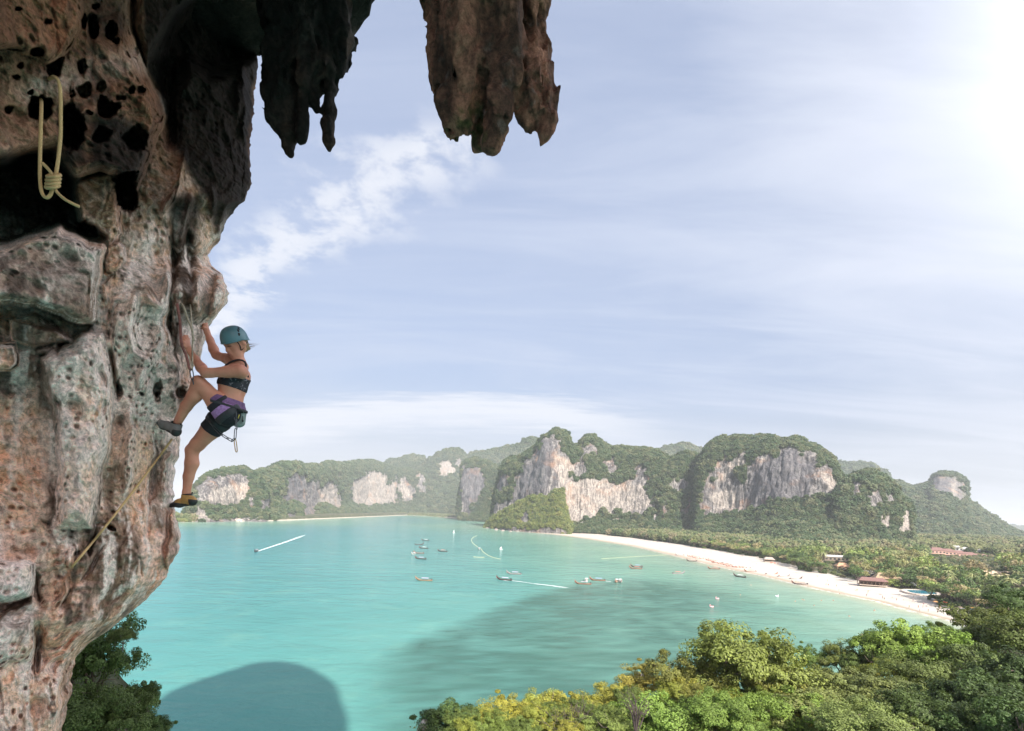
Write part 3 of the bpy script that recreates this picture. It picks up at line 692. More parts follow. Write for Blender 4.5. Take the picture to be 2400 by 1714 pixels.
# upper left mass with its pockets, overhanging a dark hollow
bulge = Q2((-900, -800), (830, -800), (838, 0), (835, 120), (880, 300), (930, 430), (990, 570), (1075, 615), (1085, 660), (1070, 750), (1000, 870), (965, 1000), (920, 1110), (880, 1190), (862, 1290), (820, 1320), (745, 1290), (735, 1120), (640, 1085), (480, 1130), (395, 1060), (345, 950), (150, 1000), (60, 1050), (-900, 1080))
dome(bulge, 34, -.62)
dome(Q2((-900, -800), (520, -800), (540, 60), (520, 190), (470, 280), (410, 365), (300, 412), (240, 370), (100, 330), (-900, 300)), 26, -.22)
soft(Q2((295, 410), (400, 375), (370, 480), (330, 495), (300, 455)), 5, .35)
soft(Q2((-900, 1060), (60, 1050), (150, 1000), (345, 950), (395, 1050), (470, 1130), (455, 1240), (500, 1400), (660, 1500), (560, 1520), (380, 1420), (200, 1490), (50, 1540), (-900, 1560)), 14, .62)
for a in ((255, 690, 88, 66, .5), (450, 800, 75, 165, .55), (535, 575, 44, 42, .22), (680, 690, 62, 72, .35), (570, 705, 28, 18, .15), (860, 880, 88, 85, .28), (800, 1200, 78, 120, .75), (590, 165, 34, 82, .4), (525, 150, 18, 40, .3),
          (715, 195, 34, 58, .35), (605, 45, 22, 22, .3), (745, 265, 26, 18, .2), (520, 420, 30, 44, .15), (650, 560, 34, 40, .12), (830, 570, 18, 24, .14), (895, 575, 24, 18, .12), (1000, 755, 26, 24, .10), (760, 620, 26, 18, .1), (110, 50, 18, 12, .12), (240, 330, 40, 26, .16), (130, 410, 22, 20, .15), (300, 140, 24, 16, .12), (860, 330, 22, 30, .12), (640, 870, 60, 50, .16), (200, 590, 24, 18, .15), (60, 690, 26, 26, .14), (100, 480, 26, 18, .14), (560, 1460, 60, 45, .3)): hole(*a)
soft(Q2((455, 1140), (640, 1090), (700, 1085), (735, 1170), (750, 1290), (760, 1480), (690, 1560), (600, 1450), (500, 1400), (450, 1240)), 14, -.20)
# curtain at the mouth of the recess, and the recess itself
dome(Q2((840, -800), (1280, -800), (1250, 0), (1150, 70), (1080, 140), (1030, 260), (985, 360), (940, 435), (895, 330), (850, 170)), 22, -.35)
soft(Q2((990, 380), (1090, 160), (1300, -60), (1590, -60), (1600, 340), (1500, 420), (1330, 460), (1200, 400), (1110, 560), (1085, 900), (1000, 560)), 26, .55)
rib(Q2((1545, 330), (1540, 520), (1550, 700), (1560, 860), (1580, 1000)), 12, -.16); rib(Q2((1500, 480), (1520, 640), (1490, 830)), 14, -.1)
rib(Q2((1115, 330), (1120, 640), (1125, 900)), 6, -.10); rib(Q2((1180, 900), (1150, 1100), (1080, 1260), (1000, 1420)), 9, -.16); rib(Q2((1560, 1250), (1440, 1300), (1390, 1450), (1385, 1560)), 16, -.14)
rib(Q2((1340, 1130), (1360, 1300), (1320, 1450)), 10, -.12); rib(Q2((1230, 1150), (1180, 1400), (1150, 1600)), 12, -.1)
# big pale boulder
boulder = Q3((-300, 190), (0, 180), (60, 150), (130, 120), (250, 88), (285, 62), (310, 46), (335, 52), (352, 86), (440, 122), (500, 150), (555, 158), (578, 190), (560, 262), (545, 340), (530, 480), (522, 580), (500, 606), (420, 612), (330, 565), (200, 525), (60, 500), (-300, 470))
dome(boulder, 30, -.52)
soft(Q3((-40, 500), (200, 520), (330, 562), (420, 610), (500, 604), (470, 640), (400, 690), (300, 640), (140, 590), (-40, 560)), 6, .14)
dome(Q3((60, 570), (140, 545), (200, 550), (310, 615), (395, 685), (330, 708), (190, 735), (60, 700)), 14, -.16)
dome(Q3((190, 742), (315, 708), (318, 735), (270, 760), (200, 765)), 8, -.07)
rib(Q3((405, 690), (330, 712), (310, 740), (300, 790)), 4, .16)
dome(Q3((-200, 700), (90, 705), (103, 770), (95, 830), (40, 860), (-200, 880)), 18, -.24)
# pale swelling below and the tufa columns
dome(Q3((215, 780), (330, 715), (430, 650), (560, 640), (590, 760), (612, 900), (622, 1020), (600, 1300), (560, 1450), (540, 1600), (500, 1720), (300, 1720), (310, 1400), (290, 1150), (230, 950)), 60, -.30)
rib(Q3((690, 180), (640, 300), (560, 390), (600, 520), (640, 520)), 7, -.08)
dome(Q3((575, 190), (640, 160), (680, 190), (690, 260), (640, 310), (570, 320), (560, 260)), 14, -.18)
rib(Q3((770, 330), (740, 430), (690, 600), (720, 760), (790, 800), (760, 930), (720, 1020), (750, 1090)), 26, -.20)
rib(Q3((640, 420), (640, 540), (620, 700), (640, 880), (690, 1000)), 14, -.13)
rib(Q3((690, 1000), (720, 1200), (690, 1400), (670, 1600)), 18, -.17)
rib(Q3((900, 250), (918, 440), (880, 510), (800, 440), (780, 330)), 20, -.16); rib(Q3((905, 300), (918, 470)), 8, -.08)
rib(Q3((880, 560), (870, 680), (820, 800), (800, 880)), 15, -.12)
rib(Q3((930, 760), (960, 850), (940, 960), (960, 1060), (985, 1100)), 18, -.15); rib(Q3((1010, 880), (1030, 960), (1000, 1060)), 12, -.10)
rib(Q3((935, 60), (945, 300), (920, 560), (940, 700), (900, 760)), 9, .22)
rib(Q3((1010, 0), (1040, 300), (1050, 470)), 9, .12); rib(Q3((1085, 300), (1060, 480), (1080, 600)), 14, -.12)
dome(Q3((1150, 400), (1180, 320), (1215, 325), (1250, 420), (1220, 500), (1150, 580), (1120, 560), (1140, 470)), 12, -.20)
for a in ((858, 955, 22, 46, .22), (985, 975, 40, 42, .14), (860, 1000, 18, 30, .1), (645, 950, 16, 60, .16), (770, 975, 14, 18, .1)): hole(*a, q=Q3)
rib(Q3((845, 1150), (850, 1300), (830, 1480), (820, 1600)), 10, .24); rib(Q3((880, 1200), (870, 1420)), 7, .12); rib(Q3((935, 1240), (900, 1400), (890, 1600)), 8, -.10); rib(Q3((975, 1300), (955, 1420), (960, 1600)), 10, .06)
rib(Q3((600, 700), (615, 880), (640, 1010)), 6, .16); rib(Q3((585, 430), (600, 560), (585, 700)), 5, .08)
# lower part
dome(Q4((-300, 560), (0, 555), (180, 555), (232, 575), (225, 690), (190, 800), (60, 830), (-300, 850)), 24, -.26)
soft(Q4((-300, 840), (60, 825), (190, 795), (185, 830), (60, 880), (0, 930), (-300, 950)), 8, .16)
rib(Q4((240, 930), (240, 1050), (240, 1180), (215, 1300)), 9, .22); rib(Q4((225, 590), (235, 760), (250, 880)), 7, .10)
soft(Q4((260, 880), (420, 860), (760, 880), (690, 960), (560, 1060), (450, 1180), (400, 1195), (330, 1170), (280, 1060)), 30, -.10)
rib(Q4((420, 640), (400, 760), (330, 900)), 10, -.08); rib(Q4((470, 440), (430, 560), (430, 640)), 12, -.08)
rib(Q4((560, 340), (600, 350), (575, 420), (540, 560)), 5, .14); rib(Q4((570, 335), (650, 345), (720, 355)), 4, .08); hole(690, 368, 30, 16, .18, q=Q4)
rib(Q4((680, 440), (620, 520), (560, 620), (480, 720)), 6, .09); rib(Q4((840, 520), (880, 600), (880, 700)), 4, .05)
dome(Q4((1060, 240), (1100, 250), (1116, 330), (1100, 520), (1060, 560), (1030, 640), (1020, 560), (1045, 400)), 9, -.10)
rib(Q4((1045, 260), (1030, 400), (1010, 560)), 5, .12); rib(Q4((935, 60), (925, 300), (900, 480)), 8, .09)
rib(Q4((330, 1200), (310, 1350), (330, 1500), (300, 1700)), 24, -.14); rib(Q4((400, 1190), (350, 1400), (340, 1600)), 12, -.12)
soft(Q4((-300, 1000), (60, 960), (180, 930), (240, 1100), (180, 1180), (60, 1200), (-300, 1220)), 16, -.12)

BX = P(x_, y_, D).reshape(NR, NC + NB, 3); T_ = fr.ravel()
# behind the edge the rock turns away from the viewer
ub = (u[NC:] - 1)
for j, s in enumerate(ub):
    BX[:, NC + j] = P(sil - 26 * s - 120 * s ** 2, rows, dS[:, 0] + .02 + 3.2 * s ** .85)
def grid_normals(X):
    du = np.gradient(X, axis=1); dv = np.gradient(X, axis=0); n = np.cross(dv, du); n /= np.linalg.norm(n, axis=2)[..., None] + 1e-12; return n
Nn = grid_normals(BX)
flip = np.sign((Nn * (CAM - BX)).sum(2).mean()); Nn *= flip
Vc = BX.reshape(-1, 3).astype(np.float32); Nv = Nn.reshape(-1, 3)
q_ = Vc * np.array((1.0, 1.0, .20), np.float32)
warp = np.stack([fbm(Vc * .9 + k * 9.1, 3) for k in range(3)], 1) * .35
r1 = fbm((q_ + warp) * 1.7, 4, .5, ridged=True)
r2 = fbm((Vc + warp) * 3.4, 4, .55)
r3 = fbm((Vc + warp * .5) * 9.0, 3, .55, ridged=True)
def cells(p):
    p = np.asarray(p, np.float32); i = np.floor(p).astype(np.int32); f = p - i; b1 = np.full(len(p), 9., np.float32); b2 = b1.copy(); idv = np.zeros(len(p), np.float32)
    for ox in (-1, 0, 1):
        for oy in (-1, 0, 1):
            for oz in (-1, 0, 1):
                h_ = _perm[_perm[_perm[(i[:, 0] + ox) & 255] + ((i[:, 1] + oy) & 255)] + ((i[:, 2] + oz) & 255)]; c_ = (_gr[h_] * .30 + .5) + np.array((ox, oy, oz), np.float32) - f; d_ = (c_ * c_).sum(1)
                n_ = d_ < b1; b2 = np.where(n_, b1, np.minimum(b2, d_)); b1 = np.where(n_, d_, b1); idv = np.where(n_, h_ / 255. - .5, idv)
    return np.sqrt(b2) - np.sqrt(b1), idv
ce, cid = cells((Vc + warp * 1.5) * np.array((2.2, 2.2, 1.0))); blk = cid * sstep(ce, .0, .10)
ce2, cid2 = cells((Vc + warp * .5) * np.array((7.5, 7.5, 5.0)) + 9); blk2 = cid2 * sstep(ce2, .0, .14)
bm_ = sstep(fbm(Vc * .7 + 300, 2), -.2, .15)
w1 = worley((Vc + warp * .3) * np.array((5.5, 5.5, 4.2))); pit = sstep(-w1, -.42, -.12)
w2 = worley((Vc + warp * .2) * 17.0); pit2 = sstep(-w2, -.40, -.10)
pm = sstep(fbm(Vc * 1.3 + 31, 3), .02, .34); pm2 = sstep(fbm(Vc * 2.1 + 77, 3), -.10, .25)
r4 = fbm((Vc + warp * .6) * np.array((5.5, 5.5, 1.5), np.float32) + 70, 3, .55, ridged=True)
r5 = fbm((Vc + warp * .4) * np.array((3.0, 3.0, 5.0), np.float32) + 170, 3, .5)
h = .046 * blk * bm_ + .024 * blk2 - .012 * sstep(-ce, -.05, 0) * bm_ + .045 * r1 + .024 * r2 + .030 * r4 + .030 * np.sign(r5) * np.abs(r5) ** .6 * sstep(fbm(Vc * .8 + 44, 2), -.15, .2) + .024 * r3 - .075 * pit * pm - .040 * pit2 * pm2 + .010 * fbm(Vc * 26, 3)
edge_f = sstep(T_, .90, 1.0); backm = (U_ > 1).ravel()
jx = 3.2 * fbm(Vc * 3.2 + 21, 3) + (15.0 * fbm(np.stack([Vc[:, 2] * 2.6, Vc[:, 2] * 0 + 4, Vc[:, 2] * 0], 1), 5, .62) + 7.5 * fbm(np.stack([Vc[:, 2] * 11, Vc[:, 2] * 0 + 9, Vc[:, 2] * 0], 1), 3, .6)) * edge_f
jy = 3.0 * fbm(Vc * 3.2 + 61, 3)
D2 = D - 1.15 * h * (1 - .55 * edge_f)
Vf = P(x_ + jx, y_ + jy, D2)
jrow = (jx.reshape(NR, NC + NB)[:, NC - 1])[:, None]; drow = (D2.reshape(NR, NC + NB)[:, NC - 1])
Vd3 = Vf.reshape(NR, NC + NB, 3)
for jj, s_ in enumerate(ub): Vd3[:, NC + jj] = P(sil - 26 * s_ - 120 * s_ ** 2 + jrow[:, 0] * (1 - s_) - 30 * s_ * np.abs(h.reshape(NR, NC + NB)[:, NC + jj]), rows + jy.reshape(NR, NC + NB)[:, NC - 1], drow + .02 + 3.2 * s_ ** .85)
Vd = Vd3.reshape(-1, 3)
# ---- stains and mineral colours, with shade painted into the hollows and recesses
xs_, ys_ = [np.pad(a_.reshape(NR, NC + NB), 0).ravel() for a_ in (x_, y_)]
def inside(poly, w=18): return sstep(-poly_sd(wx, wy, poly), -w, w)
n_a = fbm(Vc * np.array((1.6, 1.6, .5)) + 3, 5, .6); n_b = fbm(Vc * 2.6 + 60, 5, .62); n_c = fbm(Vc * np.array((6, 6, 2.0)) + 90, 4, .6); n_d = fbm(Vc * np.array((3.2, 3.2, .35)) + 130, 4, .6)
n_e = fbm(Vc * 14 + 11, 3, .6)
mixc = lambda a_, b_, f: a_ + (b_ - a_) * np.clip(f, 0, 1)[:, None]
brown, tan, pale_, lilac, black, orange, umber = (np.array(c) for c in ((.30, .170, .112), (.50, .305, .195), (.74, .575, .485), (.78, .63, .595), (.016, .011, .009), (.54, .205, .10), (.10, .052, .036)))
C = np.tile(brown, (len(Vc), 1))
C = mixc(C, tan, sstep(n_a, -.15, .35) * .8)
C = mixc(C, umber, sstep(n_b, .06, .48) * .70)
C = mixc(C, orange, sstep(fbm(Vc * 1.9 + 200, 4), .20, .48) * .55)
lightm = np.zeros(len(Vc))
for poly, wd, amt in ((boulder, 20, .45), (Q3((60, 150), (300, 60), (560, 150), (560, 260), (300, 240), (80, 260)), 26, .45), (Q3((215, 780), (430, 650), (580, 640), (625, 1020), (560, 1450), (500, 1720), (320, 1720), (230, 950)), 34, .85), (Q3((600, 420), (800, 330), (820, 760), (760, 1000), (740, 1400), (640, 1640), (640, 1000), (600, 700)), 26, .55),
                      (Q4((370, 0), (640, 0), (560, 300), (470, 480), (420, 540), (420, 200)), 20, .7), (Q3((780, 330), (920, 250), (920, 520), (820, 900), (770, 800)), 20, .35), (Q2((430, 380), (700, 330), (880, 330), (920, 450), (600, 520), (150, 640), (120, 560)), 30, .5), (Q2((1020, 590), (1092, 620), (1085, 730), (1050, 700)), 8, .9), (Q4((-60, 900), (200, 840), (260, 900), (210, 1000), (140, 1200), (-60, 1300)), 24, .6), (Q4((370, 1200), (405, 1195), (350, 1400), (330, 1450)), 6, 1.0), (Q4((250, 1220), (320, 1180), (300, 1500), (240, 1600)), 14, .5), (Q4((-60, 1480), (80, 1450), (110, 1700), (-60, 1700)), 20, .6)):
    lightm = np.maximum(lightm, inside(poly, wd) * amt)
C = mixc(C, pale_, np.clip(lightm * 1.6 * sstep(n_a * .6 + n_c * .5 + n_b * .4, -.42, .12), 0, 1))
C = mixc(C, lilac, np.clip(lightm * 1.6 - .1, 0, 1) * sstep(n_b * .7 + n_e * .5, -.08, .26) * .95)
C = mixc(C, lilac, sstep(r1 * .5 + r3 * .6 + n_e * .3, .42, .75) * .30 * sstep(ys_, 250, 520))
dark = np.zeros(len(Vc))  # black stains, with the shade of hollows and pockets painted in
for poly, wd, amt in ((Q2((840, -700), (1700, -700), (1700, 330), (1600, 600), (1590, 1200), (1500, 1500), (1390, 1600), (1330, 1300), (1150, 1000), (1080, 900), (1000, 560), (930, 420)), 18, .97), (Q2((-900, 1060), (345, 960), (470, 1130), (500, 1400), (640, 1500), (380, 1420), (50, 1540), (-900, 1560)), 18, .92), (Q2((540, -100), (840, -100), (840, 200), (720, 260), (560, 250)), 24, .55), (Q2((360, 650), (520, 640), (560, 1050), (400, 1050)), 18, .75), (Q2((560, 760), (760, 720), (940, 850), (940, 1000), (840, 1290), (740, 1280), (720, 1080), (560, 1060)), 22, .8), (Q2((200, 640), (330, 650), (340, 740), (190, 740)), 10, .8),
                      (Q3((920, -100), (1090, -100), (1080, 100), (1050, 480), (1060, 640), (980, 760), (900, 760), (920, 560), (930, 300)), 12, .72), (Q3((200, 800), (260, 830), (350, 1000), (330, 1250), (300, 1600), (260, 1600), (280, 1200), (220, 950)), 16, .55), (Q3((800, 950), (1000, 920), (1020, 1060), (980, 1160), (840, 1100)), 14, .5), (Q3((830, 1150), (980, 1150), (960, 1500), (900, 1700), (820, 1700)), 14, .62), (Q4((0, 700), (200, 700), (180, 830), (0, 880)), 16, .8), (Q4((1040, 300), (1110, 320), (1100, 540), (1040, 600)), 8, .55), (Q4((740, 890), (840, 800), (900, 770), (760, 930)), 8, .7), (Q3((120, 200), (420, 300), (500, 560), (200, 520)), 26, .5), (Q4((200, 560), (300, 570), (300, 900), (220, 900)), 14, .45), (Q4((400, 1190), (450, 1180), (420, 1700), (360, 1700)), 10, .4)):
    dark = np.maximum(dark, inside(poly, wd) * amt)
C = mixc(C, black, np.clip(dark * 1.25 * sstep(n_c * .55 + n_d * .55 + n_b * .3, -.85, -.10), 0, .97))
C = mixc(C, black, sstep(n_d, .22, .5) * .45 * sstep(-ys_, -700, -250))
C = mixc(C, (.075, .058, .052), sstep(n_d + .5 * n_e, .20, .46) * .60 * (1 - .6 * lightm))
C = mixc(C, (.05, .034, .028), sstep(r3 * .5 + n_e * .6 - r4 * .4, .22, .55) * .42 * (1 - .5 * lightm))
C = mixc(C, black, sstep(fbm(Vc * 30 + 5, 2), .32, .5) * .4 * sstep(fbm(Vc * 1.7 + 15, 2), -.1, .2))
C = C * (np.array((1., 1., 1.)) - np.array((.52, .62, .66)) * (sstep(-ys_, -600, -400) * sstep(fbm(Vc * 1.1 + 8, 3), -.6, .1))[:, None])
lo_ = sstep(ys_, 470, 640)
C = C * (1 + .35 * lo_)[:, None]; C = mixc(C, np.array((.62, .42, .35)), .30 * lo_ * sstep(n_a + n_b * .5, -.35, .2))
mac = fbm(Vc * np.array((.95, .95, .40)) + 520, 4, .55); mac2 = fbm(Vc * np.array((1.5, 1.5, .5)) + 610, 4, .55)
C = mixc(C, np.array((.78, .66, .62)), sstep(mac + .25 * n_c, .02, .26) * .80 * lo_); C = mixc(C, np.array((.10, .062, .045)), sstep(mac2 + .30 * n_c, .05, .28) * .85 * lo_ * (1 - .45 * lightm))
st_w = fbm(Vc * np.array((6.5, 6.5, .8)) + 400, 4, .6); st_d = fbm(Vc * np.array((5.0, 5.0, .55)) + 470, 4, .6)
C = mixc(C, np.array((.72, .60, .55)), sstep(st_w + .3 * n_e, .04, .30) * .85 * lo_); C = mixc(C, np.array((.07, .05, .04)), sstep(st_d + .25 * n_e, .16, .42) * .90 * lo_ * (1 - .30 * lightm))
C = mixc(C, np.array((.045, .03, .025)), sstep(-ce, -.035, -.005) * .30 * bm_ * sstep(n_b, -.1, .25))
cliff_me = mesh('cliff', Vd, grid_faces(NR, NC + NB)[:, ::(1 if flip > 0 else -1)])
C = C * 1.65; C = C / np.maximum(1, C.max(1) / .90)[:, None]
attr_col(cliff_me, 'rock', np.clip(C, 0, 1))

def rock_mat(name):
    m, g, b = new_mat(name)
    t = g.n('ShaderNodeNewGeometry').outputs['Position']
    f1 = g.noise(t, 28, 6, .68, .3); f2 = g.noise(t, 95, 4, .65); f3 = g.noise(t, 9, 5, .6, .6)
    k = g.math('ADD', g.ss(f1, .30, .72, .54, 1.36), g.ss(f2, .3, .7, -.13, .13))
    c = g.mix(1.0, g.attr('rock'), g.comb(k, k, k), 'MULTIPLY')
    c = g.mix(g.ss(f3, .60, .74, 0, .30), c, (.075, .048, .036))
    sp = g.n('ShaderNodeTexVoronoi'); sp.inputs['Scale'].default_value = 34; g.put(sp.inputs['Vector'], g.vm('ADD', t, g.vm('SCALE', g.noise(t, 12, 2, out=1), None)))
    spk = g.math('MULTIPLY', g.math('SUBTRACT', 1.0, g.ss(sp.outputs['Distance'], .10, .30)), g.ss(g.noise(t, 2.6, 3), .52, .64))
    c = g.mix(g.math('MULTIPLY', spk, .8), c, (.03, .026, .024))
    g.put(b.inputs['Base Color'], c); b.inputs['Roughness'].default_value = .82; b.inputs['Specular IOR Level'].default_value = .25
    hh = g.math('ADD', g.math('MULTIPLY', f1, 1.0), g.math('ADD', g.math('MULTIPLY', f2, .35), g.math('MULTIPLY', spk, -.6)))
    g.put(b.inputs['Normal'], g.bump(hh, 1.0, .022))
    return m
m_rock = rock_mat('cliff_rock')
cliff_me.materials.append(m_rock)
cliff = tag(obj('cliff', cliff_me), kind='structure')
cliff_bvh = BVHTree.FromPolygons([tuple(v) for v in Vd.astype(float)[:, :]], [tuple(f) for f in grid_faces(NR, NC + NB)])
def rock_depth(px, py, default=4.6):
    d = Vector(P(px, py, 1.0) - CAM).normalized(); hit = cliff_bvh.ray_cast(Vector(CAM), d)
    return (hit[0].y if hit[0] is not None else default)

# ------------------------------------------------------------------ hanging rock: smooth-blended lobes, roughened
def blob_field(caps, org, dims, h, k0=.08):
    X, Y, Z = [org[i] + h * np.arange(dims[i]) for i in range(3)]
    f = np.full(dims, 9.0, np.float32)
    for cap_ in caps:
        a, b_, ra, rb = cap_[:4]; k = cap_[4] if len(cap_) > 4 else k0
        a, b_ = np.asarray(a, float), np.asarray(b_, float); m_ = max(ra, rb) + .35
        lo = np.minimum(a, b_) - m_; hi = np.maximum(a, b_) + m_
        sl = tuple(slice(max(0, int((lo[i] - org[i]) / h)), min(dims[i], int((hi[i] - org[i]) / h) + 2)) for i in range(3))
        x, y, z = np.meshgrid(X[sl[0]], Y[sl[1]], Z[sl[2]], indexing='ij')
        ab = b_ - a; L = ab @ ab + 1e-9
        t_ = np.clip(((x - a[0]) * ab[0] + (y - a[1]) * ab[1] + (z - a[2]) * ab[2]) / L, 0, 1)
        d_ = np.sqrt((x - a[0] - t_ * ab[0]) ** 2 + (y - a[1] - t_ * ab[1]) ** 2 + (z - a[2] - t_ * ab[2]) ** 2) - (ra + (rb - ra) * t_)
        o_ = f[sl]; hh_ = np.clip(.5 + .5 * (o_ - d_) / k, 0, 1); f[sl] = (o_ * (1 - hh_) + d_ * hh_) - k * hh_ * (1 - hh_)
    return f
def hanging_rock(name, chains, dist, h=.014, amp=.72, k=.035, tint=None, yscale=1.0, stain=.5, green=None):
    """chains: lists of (px, py, radius px, depth offset m) traced down each lobe"""
    caps = []
    for ch in chains:
        pts = [(P(x, y, dist + dd), max(r * .95 - 1.0, 1.5) * (dist + dd) / FPX) for x, y, r, dd in ch]
        for (a, ra), (b_, rb) in zip(pts[:-1], pts[1:]): caps.append((a, b_, ra, rb))
    lo = np.min([np.minimum(c[0], c[1]) - max(c[2], c[3]) for c in caps], 0) - .14; hi = np.max([np.maximum(c[0], c[1]) + max(c[2], c[3]) for c in caps], 0) + .14
    dims = tuple(int((hi[i] - lo[i]) / h) + 1 for i in range(3))
    f = blob_field(caps, lo, dims, h, k)
    nb = np.argwhere(np.abs(f) < .20); pos = (lo + nb * h).astype(np.float32)
    wv = np.stack([fbm(pos * 1.8 + 7 * i_, 2) for i_ in range(3)], 1) * .18
    q1 = (pos + wv) * np.array((5.2, 5.2, .75), np.float32)
    n_ = -.065 + .13 * fbm(q1, 3, .55, ridged=True) + .05 * fbm((pos + wv) * 3.2, 3) + .055 * fbm((pos + wv) * np.array((10, 10, 5), np.float32), 4, .62, ridged=True)
    n_ -= .075 * sstep(-worley((pos + wv) * np.array((6.5, 6.5, 4), np.float32)), -.4, -.1)
    rl = np.zeros(len(pos), np.float32); bd = np.full(len(pos), 9., np.float32)
    for a, b_, ra, rb in caps:
        ab = (b_ - a).astype(np.float32); t_ = np.clip(((pos - a) @ ab) / (ab @ ab + 1e-9), 0, 1); rr_ = ra + (rb - ra) * t_; dq = np.linalg.norm(pos - a - t_[:, None] * ab, axis=1) - rr_
        m_ = dq < bd; bd = np.where(m_, dq, bd); rl = np.where(m_, rr_, rl)
    f[nb[:, 0], nb[:, 1], nb[:, 2]] -= amp * n_ * np.clip(rl / .13, .12, 1)
    f[:, :, -1] = 1; f[:, :, 0] = 1
    V_, F_ = surface_nets(f, lo, h); V32 = V_.astype(np.float32)
    a_ = fbm(V32 * np.array((3.0, 3.0, .9), np.float32) + 3, 5, .6); b2 = fbm(V32 * np.array((5, 5, .8), np.float32) + 50, 4, .6); c2 = fbm(V32 * 9 + 20, 3, .6)
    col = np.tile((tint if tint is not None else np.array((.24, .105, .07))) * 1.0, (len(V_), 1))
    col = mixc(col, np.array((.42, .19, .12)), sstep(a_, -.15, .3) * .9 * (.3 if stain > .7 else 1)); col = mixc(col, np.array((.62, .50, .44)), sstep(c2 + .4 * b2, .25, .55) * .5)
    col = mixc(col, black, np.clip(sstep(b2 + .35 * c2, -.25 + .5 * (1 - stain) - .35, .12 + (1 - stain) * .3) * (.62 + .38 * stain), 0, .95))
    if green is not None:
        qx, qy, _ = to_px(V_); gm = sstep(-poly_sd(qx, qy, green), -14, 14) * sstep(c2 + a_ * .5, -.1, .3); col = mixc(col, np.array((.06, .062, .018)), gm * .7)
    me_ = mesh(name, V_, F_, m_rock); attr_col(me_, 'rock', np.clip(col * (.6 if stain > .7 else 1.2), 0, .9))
    return obj(name, me_)
def Q6(x, y): return 560 + x / 2.707, y / 2.707                                    # crop 560,0-1400,420
def ch(pts): return [(*Q6(x, y), r / 2.707, d_) for x, y, r, d_ in pts]
big_st = hanging_rock('stalactite', [
    ch([(1480, -600, 330, 0), (1500, -150, 300, 0), (1500, 150, 270, .0), (1470, 420, 235, -.02), (1430, 620, 160, -.02), (1400, 760, 100, -.05), (1395, 830, 40, -.05)]),
    ch([(1250, -100, 90, -.05), (1290, 200, 80, -.1), (1290, 480, 72, -.1), (1310, 650, 66, -.1), (1340, 770, 45, -.1)]),
    ch([(1700, 250, 100, -.12), (1690, 480, 90, -.15), (1650, 650, 80, -.15), (1640, 790, 74, -.12), (1600, 900, 62, -.08), (1600, 960, 20, -.08)]), ch([(1530, 840, 60, .05), (1520, 900, 45, .05), (1560, 940, 26, .02)]),
    ch([(1860, -500, 130, .05), (1880, -50, 90, .05), (1850, 150, 76, .05), (1850, 330, 100, .05), (1870, 500, 108, .02), (1900, 640, 112, 0), (1960, 760, 66, 0), (1945, 850, 44, 0), (1915, 920, 12, 0)]),
    ch([(1800, 560, 90, 0), (1820, 700, 64, 0), (1840, 790, 34, 0), (1848, 840, 12, 0)]), ch([(1400, -500, 150, -.25), (1420, 0, 110, -.25), (1440, 300, 90, -.25), (1450, 520, 60, -.2)]), ch([(1640, -300, 130, -.2), (1700, 80, 80, -.22), (1730, 300, 60, -.2)])],
    4.05, h=.014, stain=.45, green=np.array([Q6(x, y) for x, y in ((1290, 700), (1530, 640), (1600, 800), (1600, 980), (1480, 960), (1290, 850))]))
tag(big_st, 'thick brown stalactite hanging alone against the sky with green moss at its ragged tip', 'stalactite')
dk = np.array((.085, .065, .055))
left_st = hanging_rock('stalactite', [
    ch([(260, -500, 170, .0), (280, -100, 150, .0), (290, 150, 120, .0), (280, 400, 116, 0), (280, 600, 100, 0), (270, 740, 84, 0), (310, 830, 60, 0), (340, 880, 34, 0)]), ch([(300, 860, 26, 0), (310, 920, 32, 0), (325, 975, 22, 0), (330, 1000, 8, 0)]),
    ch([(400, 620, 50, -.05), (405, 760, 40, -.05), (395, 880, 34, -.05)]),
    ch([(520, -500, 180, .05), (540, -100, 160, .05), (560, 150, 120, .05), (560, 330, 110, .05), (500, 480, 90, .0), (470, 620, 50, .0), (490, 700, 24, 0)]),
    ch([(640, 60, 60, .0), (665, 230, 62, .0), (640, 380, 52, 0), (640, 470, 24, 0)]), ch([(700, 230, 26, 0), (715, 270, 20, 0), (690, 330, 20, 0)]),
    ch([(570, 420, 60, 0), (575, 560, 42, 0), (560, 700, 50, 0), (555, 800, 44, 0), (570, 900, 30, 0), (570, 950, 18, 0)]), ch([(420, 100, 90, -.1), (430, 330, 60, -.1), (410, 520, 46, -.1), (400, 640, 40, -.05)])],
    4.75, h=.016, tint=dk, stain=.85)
tag(left_st, 'near-black cluster of stalactites with two thin drooping tips next to the cliff', 'stalactite')

# roof of the cave: a rough slab overhead that the stalactites hang from
nx, ny = 150, 130
bx = np.linspace(-7, 1.6, nx); v_ = np.linspace(0, 1, ny)
edge_y = np.interp(bx, [-7, -2.9, -2.2, -1.70, -1.35, -.9, .8, 1.2, 1.6], [6.6, 5.55, 5.45, 5.20, 4.75, 4.55, 4.40, 4.2, 3.6])
Vr = []
for i in range(nx):
    y_f = min(1.2, edge_y[i] - 1.2); yy = y_f + (edge_y[i] - y_f) * np.clip(v_ / .7, 0, 1); zz = CAM_H + 4.72 + .25 * np.maximum(0, -yy) * .3
    up_ = np.clip((v_ - .7) / .3, 0, 1)
    zz = zz + up_ ** .8 * 6.0; yy = yy - .10 * up_ + .35 * np.sin(up_ * math.pi)
    Vr.append(np.stack([np.full(ny, bx[i]), yy, zz], 1))
Vr = np.concatenate(Vr).astype(np.float32)
Vr += np.stack([.10 * fbm(Vr * 1.7 + 40, 3), .14 * fbm(Vr * 1.4, 4), .16 * fbm(Vr * 1.3 + 9, 5, .6, ridged=True) - .02], 1)
